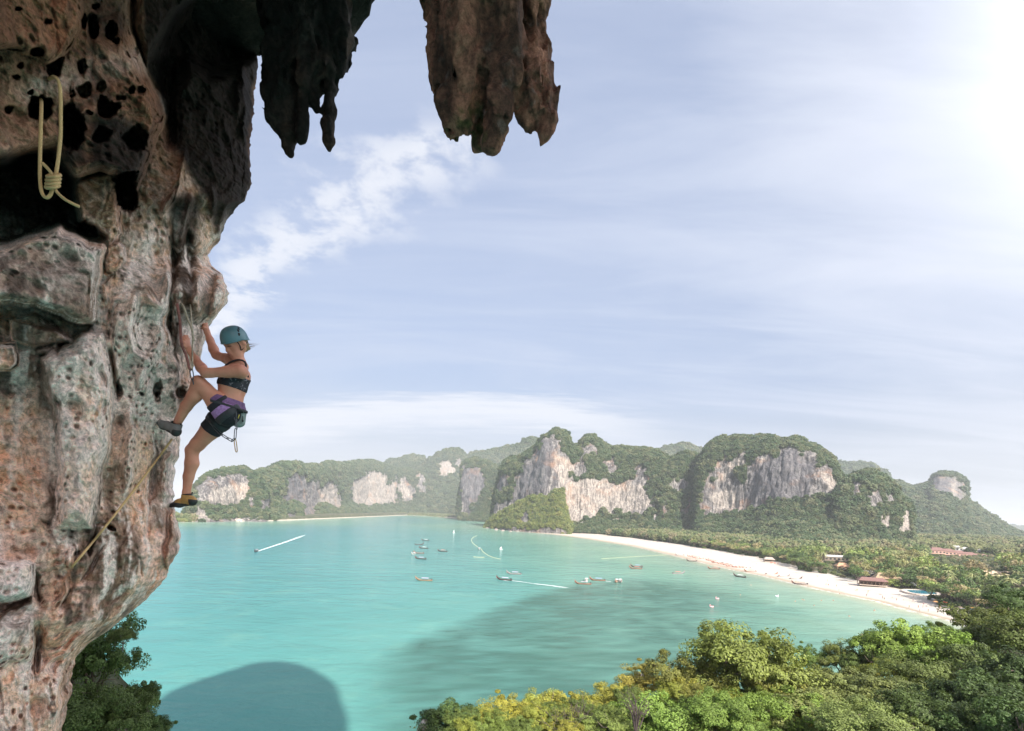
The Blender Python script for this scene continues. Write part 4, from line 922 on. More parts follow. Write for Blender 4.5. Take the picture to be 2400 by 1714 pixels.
me = mesh('cave_roof', Vr, grid_faces(nx, ny), m_rock)
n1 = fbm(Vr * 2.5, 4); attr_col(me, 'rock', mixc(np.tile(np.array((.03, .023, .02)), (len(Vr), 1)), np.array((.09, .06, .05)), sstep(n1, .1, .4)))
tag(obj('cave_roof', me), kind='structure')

# unseen hill behind the viewer, shaped to shade the wall and shadow the bay
Vt, Ft = ico(6)
ax = np.array((27.2, -100.0, 60.0)); Rt = np.array((25.0, 22.0, 129.0))
sq = np.sign(Vt) * np.abs(Vt) ** np.array((1, 1, .38))
Vt2 = sq * Rt + ax; Vt2[:, 0] += .21 * np.maximum(Vt2[:, 2] - 140, -60)      # summit sheared sideways to fit its shadow on the water
Vt2 = Vt2 + Vt * (2.2 * fbm(Vt2 / 13.0, 4) + 1.2 * fbm(Vt2 / np.array((4., 4., 9.)), 4, ridged=True))[:, None]
me = mesh('rock_tower', Vt2, Ft, m_rock); n1 = fbm(Vt2 / 5.0, 4)
attr_col(me, 'rock', mixc(np.tile(np.array((.24, .19, .165)), (len(Vt2), 1)), np.array((.5, .45, .42)), sstep(n1, -.1, .4)))
tag(obj('rock_tower', me), kind='structure')
# ================================================================== foliage builders
def leaf_quads(pts, nrm, size, rs, asp=.55):
    """diamond leaves at pts lying roughly across nrm"""
    n = len(pts); t1 = rs.normal(size=(n, 3)); t1 -= nrm * (t1 * nrm).sum(1)[:, None]; t1 /= np.linalg.norm(t1, axis=1)[:, None] + 1e-9
    t2 = np.cross(nrm, t1); s = (size * rs.uniform(.6, 1.3, n))[:, None]
    V = np.stack([pts - t1 * s, pts + t2 * s * asp + nrm * s * .18, pts + t1 * s, pts - t2 * s * asp + nrm * s * .18], 1).reshape(-1, 3)
    return V, np.arange(4 * n).reshape(-1, 4), np.repeat(rs.rand(n), 4)
def crown_mesh(name, seed, lobes, nclump, nleaf, clump_r, size, mat, droop=.25, fill=.25, asp=.55, up=.35):
    """a tree crown: leaf clumps on the outside of a few lobes, gaps between them"""
    rs = np.random.RandomState(seed); C, NN = [], []
    w = np.array([l[1] ** 2 for l in lobes]); w /= w.sum()
    for k in rs.choice(len(lobes), nclump, p=w):
        c, r, sq = lobes[k]; v = rs.normal(size=3); v /= np.linalg.norm(v)
        if v[2] < -.35: v[2] *= -.5
        rr = r * (rs.uniform(.72, 1.18) if rs.rand() > fill else rs.uniform(.2, .8))
        C.append(np.asarray(c) + v * rr * np.array((1, 1, sq))); NN.append(v)
    C, NN = np.array(C), np.array(NN)
    k = rs.randint(0, nclump, nleaf); v = rs.normal(size=(nleaf, 3)); v /= np.linalg.norm(v, axis=1)[:, None]
    cr = clump_r * rs.uniform(.42, 1.5, nclump)
    pts = C[k] + v * (cr[k] * rs.uniform(.45, 1.0, nleaf) ** .6)[:, None] * np.array((1, 1, .72))
    pts[:, 2] -= droop * cr[k] * rs.rand(nleaf)
    n_ = v * .75 + NN[k] * .5 + np.array((0, 0, up)) + rs.normal(size=(nleaf, 3)) * .35; n_ /= np.linalg.norm(n_, axis=1)[:, None]
    V, F, lv = leaf_quads(pts, n_, size, rs, asp)
    lv = np.clip(lv * .55 + np.repeat(rs.rand(nclump)[k], 4) * .45, 0, 1)
    me = mesh(name, V, F, mat, smooth=False); attr_col(me, 'lv', lv); return me
m_leaf = leaf_mat('leaf', None, 'LV', rough=.5, trans=.22, var=.5)
m_bark = flat_mat('bark', (.17, .13, .10), .9, .35, 4.0)
m_bark_pale = flat_mat('pale_bark', (.42, .34, .27), .9, .3, 4.0)
m_twig = flat_mat('dry_twig', (.085, .060, .058), .9, .3, 6.0)

def limbs_mb(seed, lobes, base=(0, 0, -1.15), r0=.075, sides=7, extra=0):
    """trunk that forks to every lobe"""
    rs = np.random.RandomState(seed); mb = MB(); base = np.array(base, float)
    fork = np.array((rs.uniform(-.08, .08), rs.uniform(-.08, .08), base[2] + .42 * (0 - base[2])))
    mb.tube(spline([base, (base + fork) / 2 + rs.normal(size=3) * .03, fork], 7), np.linspace(r0, r0 * .7, 7), sides)
    for c, r, sq in lobes:
        c = np.asarray(c, float); mid = (fork + c) / 2 + rs.normal(size=3) * .07
        end = c + np.array((0, 0, r * sq * .25))
        path = spline([fork, mid, end], 8); mb.tube(path, np.linspace(r0 * .6, r0 * .14, 8), 6)
        for _ in range(3 + extra):
            v = rs.normal(size=3); v[2] = abs(v[2]) * .7; v /= np.linalg.norm(v); s_ = path[rs.randint(3, 7)]
            mb.tube(spline([s_, s_ + v * r * .4 + rs.normal(size=3) * .04, s_ + v * r * .85], 5), np.linspace(r0 * .26, r0 * .05, 5), 5)
    return mb

# five crowns for the near slope, in units of the crown radius
rsx = np.random.RandomState(5)
def lobes_of(n, seed, spread=.55, r=(.42, .62), flat=.75, zr=(-.25, .45)):
    rs = np.random.RandomState(seed); L = [((0, 0, .15), .62, flat)]
    for k in range(n):
        a = 2 * math.pi * (k + rs.uniform(-.3, .3)) / n
        L.append(((spread * math.cos(a), spread * math.sin(a), rs.uniform(*zr)), rs.uniform(*r), flat))
    return L
NEAR = []
for k, (nl, ncl, nlf, cr, sz, fl) in enumerate([(6, 120, 26000, .165, .026, .8), (5, 90, 22000, .19, .029, .7), (7, 140, 28000, .15, .024, .85), (4, 80, 19000, .20, .031, .7), (6, 105, 25000, .175, .027, .75)]):
    L = lobes_of(nl, 20 + k, flat=fl)
    NEAR.append((crown_mesh('crown', 60 + k, L, ncl, nlf, cr, sz, m_leaf), limbs_mb(80 + k, L).build('trunk', m_bark)))
_near_tr = []
for cm, to in NEAR: _near_tr.append(to.data); bpy.data.objects.remove(to)
NEAR = [(cm, tm) for (cm, _), tm in zip(NEAR, _near_tr)]

def tree(name, crown, trunk, loc, r, col, label, cat='tree', group=None, rz=0.0, sz=1.0, bark=None, tilt=0.0):
    root = bpy.data.objects.new(name, None); COL.objects.link(root); root.location = loc; root.empty_display_size = .5
    root.rotation_euler = (tilt, 0, rz); root.scale = (r, r, r * sz)
    c = obj('crown', crown, root); c.color = (*[min(.5, v_ * LEAF_GAIN) for v_ in col], 1)
    if trunk is not None: obj('trunk', trunk, root)
    return tag(root, label, cat, group)

# ------------------------------------------------------------------ trees on the near slope (photo pixel of crown centre, radius px, depth)
OLIVE, GREEN, LIME, YEL, RUST, DARK, DEEP = (.098, .118, .032), (.075, .112, .030), (.105, .150, .034), (.165, .178, .038), (.175, .170, .036), (.042, .066, .022), (.036, .055, .020)
LEAF_GAIN = 1.9
NT = [ # px, py, r, Y, variant, colour, height factor, label
    (1059, 1690, 70, 36, 1, DARK, .8, 'dark green bush at the bottom edge beside the yellow bushes, pale rock at its left'),
    (1128, 1690, 52, 39, 3, YEL, .75, 'small yellow bush just right of the dark green bush at the bottom edge'),
    (1190, 1688, 60, 40, 0, (.19, .18, .035), .8, 'yellow green bush between the dark bush and the large golden bush'),
    (1262, 1676, 56, 41, 2, YEL, .85, 'left golden bush behind the dry purple shrub'),
    (1322, 1664, 66, 42, 4, RUST, .8, 'large golden bush with rusty leaves above the dry purple shrub'),
    (1392, 1660, 44, 43, 3, (.17, .17, .035), .85, 'small round yellow green bush right of the golden bush'),
    (1452, 1642, 62, 44, 2, RUST, .7, 'rusty yellow bush in front of the pale rock tip'),
    (1508, 1600, 52, 46, 0, (.18, .16, .04), .75, 'yellow bush at the foot of the tall olive tree, on its left'),
    (1420, 1706, 62, 33, 4, (.11, .14, .04), .8, 'pale green bush right of the dry purple shrub at the bottom edge'),
    (1540, 1690, 92, 34, 1, (.10, .15, .035), .85, 'bright green bush below the dark hollow left of the tall olive tree'),
    (1728, 1568, 122, 44, 2, OLIVE, 1.0, 'tall spreading olive tree standing over the sea in the middle of the slope'),
    (1622, 1606, 80, 43, 0, (.095, .10, .028), .9, 'olive tree crown leaning left under the tall olive tree'),
    (1812, 1616, 78, 43, 4, (.11, .115, .03), .9, 'olive crown just right of the tall olive tree'),
    (1905, 1548, 34, 56, 0, GREEN, 1.0, 'small dark green tree standing alone against the water between the two largest crowns'),
    (1880, 1598, 60, 50, 3, (.10, .12, .03), .9, 'yellowish bush below the small lone dark tree'),
    (1985, 1556, 46, 54, 2, (.085, .10, .028), 1.05, 'narrow olive tree left of the bright green spreading tree'),
    (2034, 1560, 50, 52, 4, (.06, .085, .025), .95, 'dark tree in the gap left of the bright green spreading tree'),
    (2108, 1515, 78, 52, 1, LIME, .95, 'bright green spreading tree with its top against the shallows'),
    (2176, 1540, 72, 50, 0, (.10, .155, .03), .95, 'bright green crown joined to the right of the spreading tree'),
    (2212, 1482, 26, 66, 3, GREEN, 1.0, 'small dark tree before the end of the beach'),
    (2270, 1522, 62, 60, 2, (.075, .095, .026), .95, 'olive green tree whose top touches the end of the beach'),
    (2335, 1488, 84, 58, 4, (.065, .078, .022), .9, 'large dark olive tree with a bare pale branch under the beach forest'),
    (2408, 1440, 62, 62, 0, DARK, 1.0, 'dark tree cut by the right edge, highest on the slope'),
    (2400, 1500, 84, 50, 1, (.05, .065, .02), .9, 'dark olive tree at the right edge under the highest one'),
    (2290, 1572, 84, 46, 3, (.055, .075, .024), .9, 'grey green tree below the large dark olive tree'),
    (2190, 1610, 82, 42, 2, (.07, .09, .03), .85, 'dull green tree under the bright green crown'),
    (2080, 1640, 84, 38, 4, (.10, .12, .045), .7, 'low feathery shrub below the dark gap'),
    (1980, 1640, 84, 39, 0, (.10, .115, .04), .75, 'feathery olive shrub below the narrow olive tree'),
    (1900, 1680, 96, 34, 1, (.11, .125, .045), .7, 'broad pale shrub at the bottom edge right of the bright bush'),
    (1800, 1680, 84, 34, 3, LIME, .85, 'bright lime bush at the bottom edge under the tall olive tree'),
    (1690, 1680, 78, 33, 2, (.085, .125, .03), .85, 'green bush with an orange sprig at the bottom edge under the tall olive tree'),
    (1650, 1640, 44, 36, 4, (.12, .12, .03), .9, 'small olive bush between the two lowest green bushes'),
    (2040, 1708, 100, 28, 2, (.095, .12, .04), .7, 'light shrub on the bottom edge left of the darkest trees'),
    (2180, 1690, 94, 31, 0, (.045, .065, .022), .85, 'dark shrub on the bottom edge left of the corner'),
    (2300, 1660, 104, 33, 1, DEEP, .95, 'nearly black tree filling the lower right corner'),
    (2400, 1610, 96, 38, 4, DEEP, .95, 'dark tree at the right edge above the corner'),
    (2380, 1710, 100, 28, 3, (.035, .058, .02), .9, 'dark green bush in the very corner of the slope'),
]
slope_pts = []
rst = np.random.RandomState(3)
for px_c, py_c, rp, Y, v, colr, sz, lab in NT:
    r = rp * Y / FPX * 1.22; c = P(px_c, py_c, Y)
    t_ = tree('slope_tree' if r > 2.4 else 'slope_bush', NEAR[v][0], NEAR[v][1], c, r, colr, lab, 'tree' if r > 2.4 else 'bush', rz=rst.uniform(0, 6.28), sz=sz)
    slope_pts.append((c[0], c[1], c[2] - 1.0 * r * sz))
slope_pts = np.array(slope_pts)
FILL_EDGE = np.array([(1010, 1720), (1060, 1670), (1230, 1650), (1400, 1640), (1480, 1620), (1560, 1590), (1640, 1590), (1800, 1590), (1880, 1590), (1960, 1560), (2060, 1545), (2160, 1540), (2260, 1500), (2400, 1420)], float)
FC = [(.11, .14, .032), (.14, .155, .034), (.09, .12, .03), (.17, .165, .036), (.075, .10, .028)]
for k in range(64):
    px_c = rst.uniform(1060, 2400); e_ = np.interp(px_c, FILL_EDGE[:, 0], FILL_EDGE[:, 1]); py_c = e_ + 26 + rst.rand() * max(10, 1716 - e_ - 26); Yb = np.interp(py_c, [1450, 1560, 1640, 1714], [56, 46, 39, 31]) + 1.5
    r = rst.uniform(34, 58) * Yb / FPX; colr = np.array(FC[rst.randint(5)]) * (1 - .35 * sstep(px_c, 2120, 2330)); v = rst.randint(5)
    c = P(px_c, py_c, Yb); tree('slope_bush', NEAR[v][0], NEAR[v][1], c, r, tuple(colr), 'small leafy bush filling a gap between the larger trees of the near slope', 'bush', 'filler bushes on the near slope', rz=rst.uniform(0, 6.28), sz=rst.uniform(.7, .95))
    slope_pts = np.concatenate([slope_pts, [c - (0, 0, .9 * r)]])
# dry leafless shrub
mb = MB(); rs = np.random.RandomState(8); base = np.array((0, 0, -.9))
for k in range(70):
    a = rs.uniform(0, 6.28); e = rs.uniform(.1, 1.0); end = np.array((math.cos(a) * e, math.sin(a) * e, rs.uniform(.15, .62) * (1.25 - .5 * e)))
    p_ = spline([base + rs.normal(size=3) * .03, end * .55 + np.array((0, 0, -.25)) + rs.normal(size=3) * .08, end], 6); mb.tube(p_, np.linspace(.020, .006, 6), 4, False)
    for _ in range(5):
        s_ = p_[rs.randint(2, 6)]; vv = rs.normal(size=3) * .16; vv[2] = abs(vv[2]); mb.tube(np.stack([s_, s_ + vv * .6 + rs.normal(size=3) * .02, s_ + vv * 1.2]), [.009, .007, .004], 3, False)
c = P(1346, 1708, 34); o = mb.build('dry_shrub', m_twig, loc=c); o.scale = (2.3, 2.3, 2.0); tag(o, 'leafless purple brown shrub of tangled twigs at the bottom edge', 'shrub'); slope_pts = np.concatenate([slope_pts, [c - (0, 0, 1.8)]])
mb = MB()
for k in range(16):
    a = rs.uniform(0, 6.28); end = np.array((math.cos(a) * .8, math.sin(a) * .8, rs.uniform(.2, .9))); p_ = spline([(0, 0, -1), end * .4 + rs.normal(size=3) * .1, end], 6); mb.tube(p_, np.linspace(.03, .008, 6), 4, False)
    for _ in range(4): s_ = p_[rs.randint(2, 6)]; vv = rs.normal(size=3) * .22; mb.tube(np.stack([s_, s_ + vv * .5, s_ + vv]), [.012, .009, .005], 3, False)
o = mb.build('dead_branches', m_twig, loc=P(1492, 1676, 31)); o.scale = (1.2, 1.2, 1.4); tag(o, 'dead black branches sticking out before the bright green bush', 'shrub')
mb = MB()
for k in range(7):
    end = np.array((rs.uniform(-.6, .8), rs.uniform(-.4, .2), rs.uniform(.4, 1.1))); p_ = spline([(0, 0, -.5), end * .5 + rs.normal(size=3) * .08, end], 6); mb.tube(p_, np.linspace(.05, .012, 6), 5, False)
    for _ in range(3): s_ = p_[rs.randint(2, 6)]; vv = rs.normal(size=3) * .3; mb.tube(np.stack([s_, s_ + vv * .5, s_ + vv]), [.02, .014, .008], 4, False)
o = mb.build('bare_branch', m_bark_pale, loc=P(2348, 1490, 53.5)); o.scale = (1.6, 1.6, 1.6); tag(o, 'pale bare branches catching the sun before the large dark olive tree', 'branch')

# the ground of the slope passes under the trees
gxs = np.linspace(-6, 72, 120); gys = np.linspace(16, 82, 110); GX, GY = np.meshgrid(gxs, gys)
num = np.zeros(GX.shape); den_ = np.zeros(GX.shape)
for x, y, z in slope_pts:
    w = 1 / (((GX - x) ** 2 + (GY - y) ** 2) ** 1.6 + 1.5); num += w * z; den_ += w
GZ = num / den_ - .5
px_s, py_s, _ = to_px(np.stack([GX, GY, GZ], -1).reshape(-1, 3))
dd = np.full(GX.shape, 99.0)
for x, y, z in slope_pts: dd = np.minimum(dd, np.hypot(GX - x, GY - y))
GZ = GZ - np.clip(dd - 3.0, 0, 40) * 2.2
GZ = GZ + .5 * fbm(np.stack([GX, GY, GX * 0], -1).reshape(-1, 3) * .3, 4).reshape(GX.shape)
V = np.stack([GX, GY, np.maximum(GZ, -1)], -1).reshape(-1, 3)
m_slope, g, b = new_mat('slope_soil'); tt = g.n('ShaderNodeTexCoord').outputs['Object']
g.put(b.inputs['Base Color'], g.ramp(g.noise(tt, .9, 6, .65), [(.35, (.018, .024, .010)), (.55, (.045, .05, .02)), (.7, (.10, .09, .05))])); b.inputs['Roughness'].default_value = .95
tag(obj('hillside', mesh('hillside', V, grid_faces(110, 120), m_slope)), kind='structure')
# undergrowth that fills the gaps between the trees: countless leafy scrub
rs = np.random.RandomState(77)
near = dd.ravel() < 4.2; cand = V[near]; pick = cand[rs.randint(0, len(cand), 520)]
pts = pick[rs.randint(0, 520, 60000)] + rs.normal(size=(60000, 3)) * np.array((.75, .75, .45)) + (0, 0, .5)
n_ = rs.normal(size=(60000, 3)) * .6 + (0, -.2, .8); n_ /= np.linalg.norm(n_, axis=1)[:, None]
Vq, Fq, lv = leaf_quads(pts, n_, .085, rs)
m_under = leaf_mat('undergrowth_leaf', [(.17, .19, .05)], 'LV', trans=.2, var=.5)
me = mesh('undergrowth', Vq, Fq, m_under, smooth=False); attr_col(me, 'lv', lv); tag(obj('undergrowth', me), kind='stuff')
# pale rock outcrops on the slope
def boulder_obj(name, c, s, seed, label, cat='rock', mat=None, colr=(.55, .47, .42)):
    Vb, Fb = ico(4); Vb = Vb * np.asarray(s); Vb = Vb + ico(4)[0] * (np.mean(s) * (.28 * fbm(Vb / np.mean(s) * 1.1 + seed, 4) + .16 * fbm(Vb / np.mean(s) * 3 + seed, 3, ridged=True)))[:, None]
    me_ = mesh(name, Vb, Fb, m_rock, smooth=False); nn = fbm(Vb / np.mean(s) * 2 + seed, 4)
    attr_col(me_, 'rock', mixc(np.tile(np.array(colr), (len(Vb), 1)), np.array((.22, .17, .15)), sstep(nn, 0, .4)))
    return tag(obj(name, me_, None, c), label, cat)
boulder_obj('slope_rock', P(1500, 1610, 46.5), (.6, .6, 1.1), 1, 'pale rock tip rising from the yellow bushes left of the tall olive tree')
boulder_obj('slope_rock', P(996, 1722, 35.5), (.55, .5, .95), 2, 'pale rock at the bottom edge left of the dark green bush')

# dark shrubs hanging under the cliff, lower left
HANG = [(215, 1545, 92, 10.5, 0, (.050, .078, .024), 1.5, 'tall dark green shrub growing under the overhanging cliff'), (245, 1690, 100, 9.8, 2, (.055, .078, .026), 1.2, 'dark leafy shrub on the bottom edge right below the cliff'),
        (300, 1660, 58, 10.6, 4, (.06, .085, .028), 1.3, 'dark green shrub in front of the pointed one under the cliff'), (342, 1640, 26, 11.2, 3, (.06, .085, .03), 2.2, 'small pointed shrub sticking out against the sea under the cliff'),
        (352, 1706, 46, 11.0, 1, (.05, .078, .026), 1.2, 'low shrub on the bottom edge where the sea begins'), (288, 1490, 26, 10.4, 3, (.07, .085, .03), 1.2, 'loose leafy spray right under the lip of the cliff'), (165, 1690, 80, 9.6, 4, (.04, .062, .02), 1.2, 'dark shrub on the bottom edge partly behind the cliff')]
for px_c, py_c, rp, Y, v, colr, sz, lab in HANG:
    r = rp * Y / FPX; tree('cliff_shrub', NEAR[v][0], NEAR[v][1], P(px_c, py_c, Y), r, colr, lab, 'shrub', rz=rst.uniform(0, 6.28), sz=sz)
# a ledge of the hillside that carries them
gxs = np.linspace(-13, -6.2, 50); gys = np.linspace(7.6, 13.5, 50); GX, GY = np.meshgrid(gxs, gys)
c0 = P(230, 1720, 10.3); GZ = c0[2] - .5 - 1.1 * np.maximum(GX - c0[0], -2.5) - .5 * (GY - c0[1]) ; V = np.stack([GX, GY, GZ], -1).reshape(-1, 3); V[:, 2] += .25 * fbm(V * .8, 4)
tag(obj('hillside', mesh('hillside', V, grid_faces(50, 50), m_slope)), kind='structure')
# ================================================================== wood, palms, houses, boats and people round the bay
def obj_col_mat(name, rough=.6, attrmask=None, other=(.5, .3, .2), var=.12):
    """painted part: colour comes from the object it is on"""
    m, g, b = new_mat(name); oc = g.n('ShaderNodeObjectInfo').outputs['Color']
    c = oc
    if attrmask: c = g.mix(g.sep(g.attr(attrmask))[0], (*other, 1), oc)
    f = g.ss(g.noise(g.n('ShaderNodeTexCoord').outputs['Object'], 2.5, 4), .3, .7, 1 - var, 1 + var)
    g.put(b.inputs['Base Color'], g.mix(1.0, c, g.comb(f, f, f), 'MULTIPLY')); b.inputs['Roughness'].default_value = rough; return m

# ---------------- mid-distance crowns
MID = []
for k, (nl, fl, ncl, nlf, cr, sz) in enumerate([(5, .8, 34, 620, .27, .105), (4, 1.0, 30, 560, .26, .11), (6, .65, 40, 700, .24, .10), (3, 1.25, 30, 560, .24, .10)]):
    L = lobes_of(nl, 120 + k, flat=fl, zr=(-.3, .5)); to = limbs_mb(140 + k, L, base=(0, 0, -1.5), r0=.06, sides=5); o = to.build('trunk', m_bark)
    MID.append((crown_mesh('crown', 160 + k, L, ncl, nlf, cr, sz, m_leaf, fill=.15), o.data)); bpy.data.objects.remove(o)
def palm_crown(seed, nf=16, segs=5, mat=None):
    rs = np.random.RandomState(seed); Vs, Fs, lv, n = [], [], [], 0
    for k in range(nf):
        a = 2 * math.pi * k / nf + rs.uniform(-.2, .2); el = rs.uniform(-.15, 1.1); L = rs.uniform(.85, 1.1); s = np.linspace(0, 1, segs + 1)
        rr = L * (s * math.cos(el * .8)); zz = L * (s * math.sin(el) - .95 * s ** 2 * (1.1 - .3 * el)); w = .078 * np.sin(np.clip(s * 2.9 + .25, 0, math.pi)) + .012
        d = np.array((math.cos(a), math.sin(a), 0)); sd = np.array((-math.sin(a), math.cos(a), 0))
        c = rr[:, None] * d + zz[:, None] * np.array((0, 0, 1)); dr = np.array((0, 0, .55))
        ring = np.stack([c - w[:, None] * (sd + dr), c + w[:, None] * .0 * sd + np.array((0, 0, .02)), c + w[:, None] * (sd - dr)], 1).reshape(-1, 3)
        Vs.append(ring); Fs.append(grid_faces(segs + 1, 3) + n); n += len(ring); lv.append(np.full(len(ring), rs.rand()))
    return np.concatenate(Vs), np.concatenate(Fs), np.concatenate(lv)
PALMS = []
for k in range(4):
    V, F, lv = palm_crown(200 + k); me = mesh('crown', V, F, m_leaf, smooth=False); attr_col(me, 'lv', lv)
    mb = MB().tube(spline([(0, 0, -3), (.25 * (k - 1.5), .1, -1.8), (.1 * (k - 1.5), 0, -.8), (0, 0, 0)], 7), np.linspace(.07, .045, 7), 5); o = mb.build('trunk', m_bark_pale); PALMS.append((me, o.data)); bpy.data.objects.remove(o)

HILLFOOT = np.array([(1150, 1060), (1340, 1040), (1520, 1025), (1600, 1010), (1640, 925), (1800, 840), (1960, 720), (2010, 745), (2120, 775), (2160, 1240), (2400, 1480)], float)
rs = np.random.RandomState(21); sp = 8.2
gx_, gy_ = np.meshgrid(np.arange(40, 1300, sp), np.arange(235, 1420, sp)); T = np.stack([gx_.ravel(), gy_.ravel()], 1) + rs.uniform(-.42, .42, (gx_.size, 2)) * sp
ix = inland_x(T[:, 1]); off = T[:, 0] - ix
tz = np.interp(off, [0, 12, 40, 90, 160, 300, 600, 1400], [2, 2.6, 4, 5, 6, 9, 12, 12])
qx, qy, qd = to_px(np.stack([T[:, 0], T[:, 1], tz], 1))
ok = (off > -4 + 4 * rs.rand(len(T))) & (qx < 2440) & (qd < np.interp(qx, HILLFOOT[:, 0], HILLFOOT[:, 1])) & (qx > 1290)
BLD = []   # clearings for buildings and the pool: (px, py, radius m)
for (bx_, by_, br) in ((2035, 1371, 12), (2060, 1372, 14), (2090, 1374, 8), (2160, 1390, 15), (2150, 1394, 12), (2100, 1362, 9), (1803, 1320, 6), (2165, 1388, 8), (2145, 1385, 8)):
    c = Wz(bx_, by_, 2.5); ok &= np.hypot(T[:, 0] - c[0], T[:, 1] - c[1]) > br
CLEARING = [(2172, 2350, 365, 650), (1928, 1994, 330, 530), (1955, 1992, 330, 462), (2290, 2372, 300, 440), (2372, 2410, 480, 650)]   # open ground before the houses
low_only = np.zeros(len(T), bool)
for a0, a1, d0, d1 in CLEARING: low_only |= (qx > a0) & (qx < a1) & (qd > d0) & (qd < d1)
TL, tzl = T[ok & low_only], tz[ok & low_only]; ok &= ~low_only
T, tz, qx, qd, off = T[ok], tz[ok], qx[ok], qd[ok], off[ok]
pal = rs.rand(len(T)) < np.where((qx > 1900) & (off > 22), .60, .08) * (off > 14)
pal |= (qx > 2150) & (rs.rand(len(T)) < .45) & (qd > 420)
MIDCOL = np.array([(.070, .095, .034), (.095, .115, .046), (.062, .085, .033), (.135, .13, .066), (.045, .072, .028), (.105, .135, .045), (.155, .13, .08), (.05, .075, .03)])
# sight: rank by apparent size, the nearest and the front row first
rank = np.argsort(qd + np.where(off < 26, -170, 0) + rs.uniform(-25, 25, len(T)))
vis = [i for i in rank if qx[i] < 2410]
tr_i = [i for i in vis if not pal[i]][:285]; pl_i = [i for i in vis if pal[i]][:285]
WOOD = 'trees of the wood behind the beach'; GROVE = 'coconut palms behind the beach'
for i in tr_i:
    r = rs.uniform(5.0, 8.0) * (1.0 if off[i] > 25 else .78); v = rs.randint(4); c = MIDCOL[rs.randint(8)] * rs.uniform(1.0, 1.45); szf = rs.uniform(.75, 1.15)
    tree('beach_tree', MID[v][0], MID[v][1], (T[i, 0], T[i, 1], tz[i] + 1.35 * r * szf), r, tuple(c), 'leafy broad-crowned tree in the wood between the white beach and the limestone hills', 'tree', WOOD, rz=rs.uniform(0, 6.28), sz=szf)
for i in pl_i:
    r = rs.uniform(3.4, 4.6); v = rs.randint(4); c = np.array((.125, .135, .062)) * rs.uniform(.65, 1.3)
    tree('palm_tree', PALMS[v][0], PALMS[v][1], (T[i, 0], T[i, 1], tz[i] + rs.uniform(2.5, 3.1) * r), r, tuple(c), 'coconut palm with drooping fronds in the grove behind the right half of the beach', 'palm tree', GROVE, rz=rs.uniform(0, 6.28), sz=1.0)
m_underwood = leaf_mat('underwood_foliage', [(.03, .05, .018), (.05, .075, .024), (.075, .10, .03), (.04, .06, .02)], trans=.0, var=.4)
done = set(tr_i) | set(pl_i); rest = np.array([i for i in range(len(T)) if i not in done])
rt = rest[~pal[rest]]; r = rs.uniform(4.6, 7.6, len(rt)); scatter('wood', np.stack([T[rt, 0], T[rt, 1], tz[rt] + r * 1.1], 1), r, m_bayveg, .85)
r = rs.uniform(1.6, 3.0, len(T)); scatter('underwood', np.stack([T[:, 0] + rs.uniform(-4, 4, len(T)), T[:, 1] + rs.uniform(-4, 4, len(T)), tz + .9], 1)[off > -2], r[off > -2], m_underwood, .8)
rp = rest[pal[rest]]; Vs, Fs, lv, n = [], [], [], 0; pcs = [palm_crown(230 + k, 11, 3) for k in range(5)]
for i in rp:
    V, F, l_ = pcs[rs.randint(5)]; a = rs.uniform(0, 6.28); r = rs.uniform(3.4, 4.6); ca, sa = math.cos(a), math.sin(a)
    Vs.append(V @ np.array(((ca, sa, 0), (-sa, ca, 0), (0, 0, 1))) * r + (T[i, 0], T[i, 1], tz[i] + rs.uniform(2.3, 3.0) * r)); Fs.append(F + n); n += len(V); lv.append(np.clip(l_ * .6 + rs.rand() * .4, 0, 1))
scatter('clearing_scrub', np.concatenate([TL, (tzl + .6)[:, None]], 1), rs.uniform(1.2, 2.4, len(TL)), m_bayveg, .7)
m_palmleaf = leaf_mat('palm_leaf', [(.22, .235, .115)], 'LV', trans=.2, var=.5)
me = mesh('palm_grove', np.concatenate(Vs), np.concatenate(Fs), m_palmleaf, smooth=False); attr_col(me, 'lv', np.concatenate(lv)); tag(obj('palm_grove', me), kind='stuff')
# a palm fringe and low green behind the far beach
pts = np.stack([rs.uniform(-760, -40, 900), np.zeros(900), np.zeros(900)], 1); pts[:, 1] = np.interp(pts[:, 0], FAR[:-1, 0], FAR[:-1, 1]) + 36 + rs.rand(900) ** 1.5 * 150; pts[:, 2] = 6
scatter('far_wood', pts, rs.uniform(4, 8, 900), m_bayveg, 1.2)
pts = np.stack([np.interp(rs.rand(700), [0, 1], [-800, -330]), np.zeros(700), np.full(700, 2.0)], 1); pts[:, 1] = np.interp(pts[:, 0], FAR[:-1, 0], FAR[:-1, 1]) + 8 + rs.rand(700) * 34
scatter('shore_scrub', pts, rs.uniform(2.5, 5, 700), m_knollveg, .8)

def special_tree(px, py, Y, r, col, label, v=0, sz=1.0, name='beach_tree'):
    tree(name, MID[v][0], MID[v][1], P(px, py, Y), r, col, label, 'tree', rz=px, sz=sz)
special_tree(2184, 1338, 400, 10, (.11, .16, .04), 'broad bright green domed tree rising above the palms behind the pool', 0, .62)
special_tree(2324, 1356, 330, 8.0, (.33, .24, .165), 'dry pinkish leafless-looking tree among the palms near the right edge', 2, .85)
special_tree(2212, 1385, 290, 7.5, (.075, .105, .04), 'dark layered tree right of the swimming pool', 2, .8)
special_tree(2262, 1392, 275, 7, (.085, .12, .04), 'green layered tree right of the dark layered one by the pool', 0, .8)
special_tree(2010, 1345, 372, 5.0, (.05, .09, .03), 'dark round tree just left of the restaurant front', 1, .8)
special_tree(2088, 1366, 350, 4.6, (.12, .15, .045), 'yellow green tree in front of the tan restaurant roof', 0, .85)
special_tree(2118, 1372, 344, 5.2, (.10, .13, .04), 'spreading tree between the restaurant and the white tent', 2, .75)

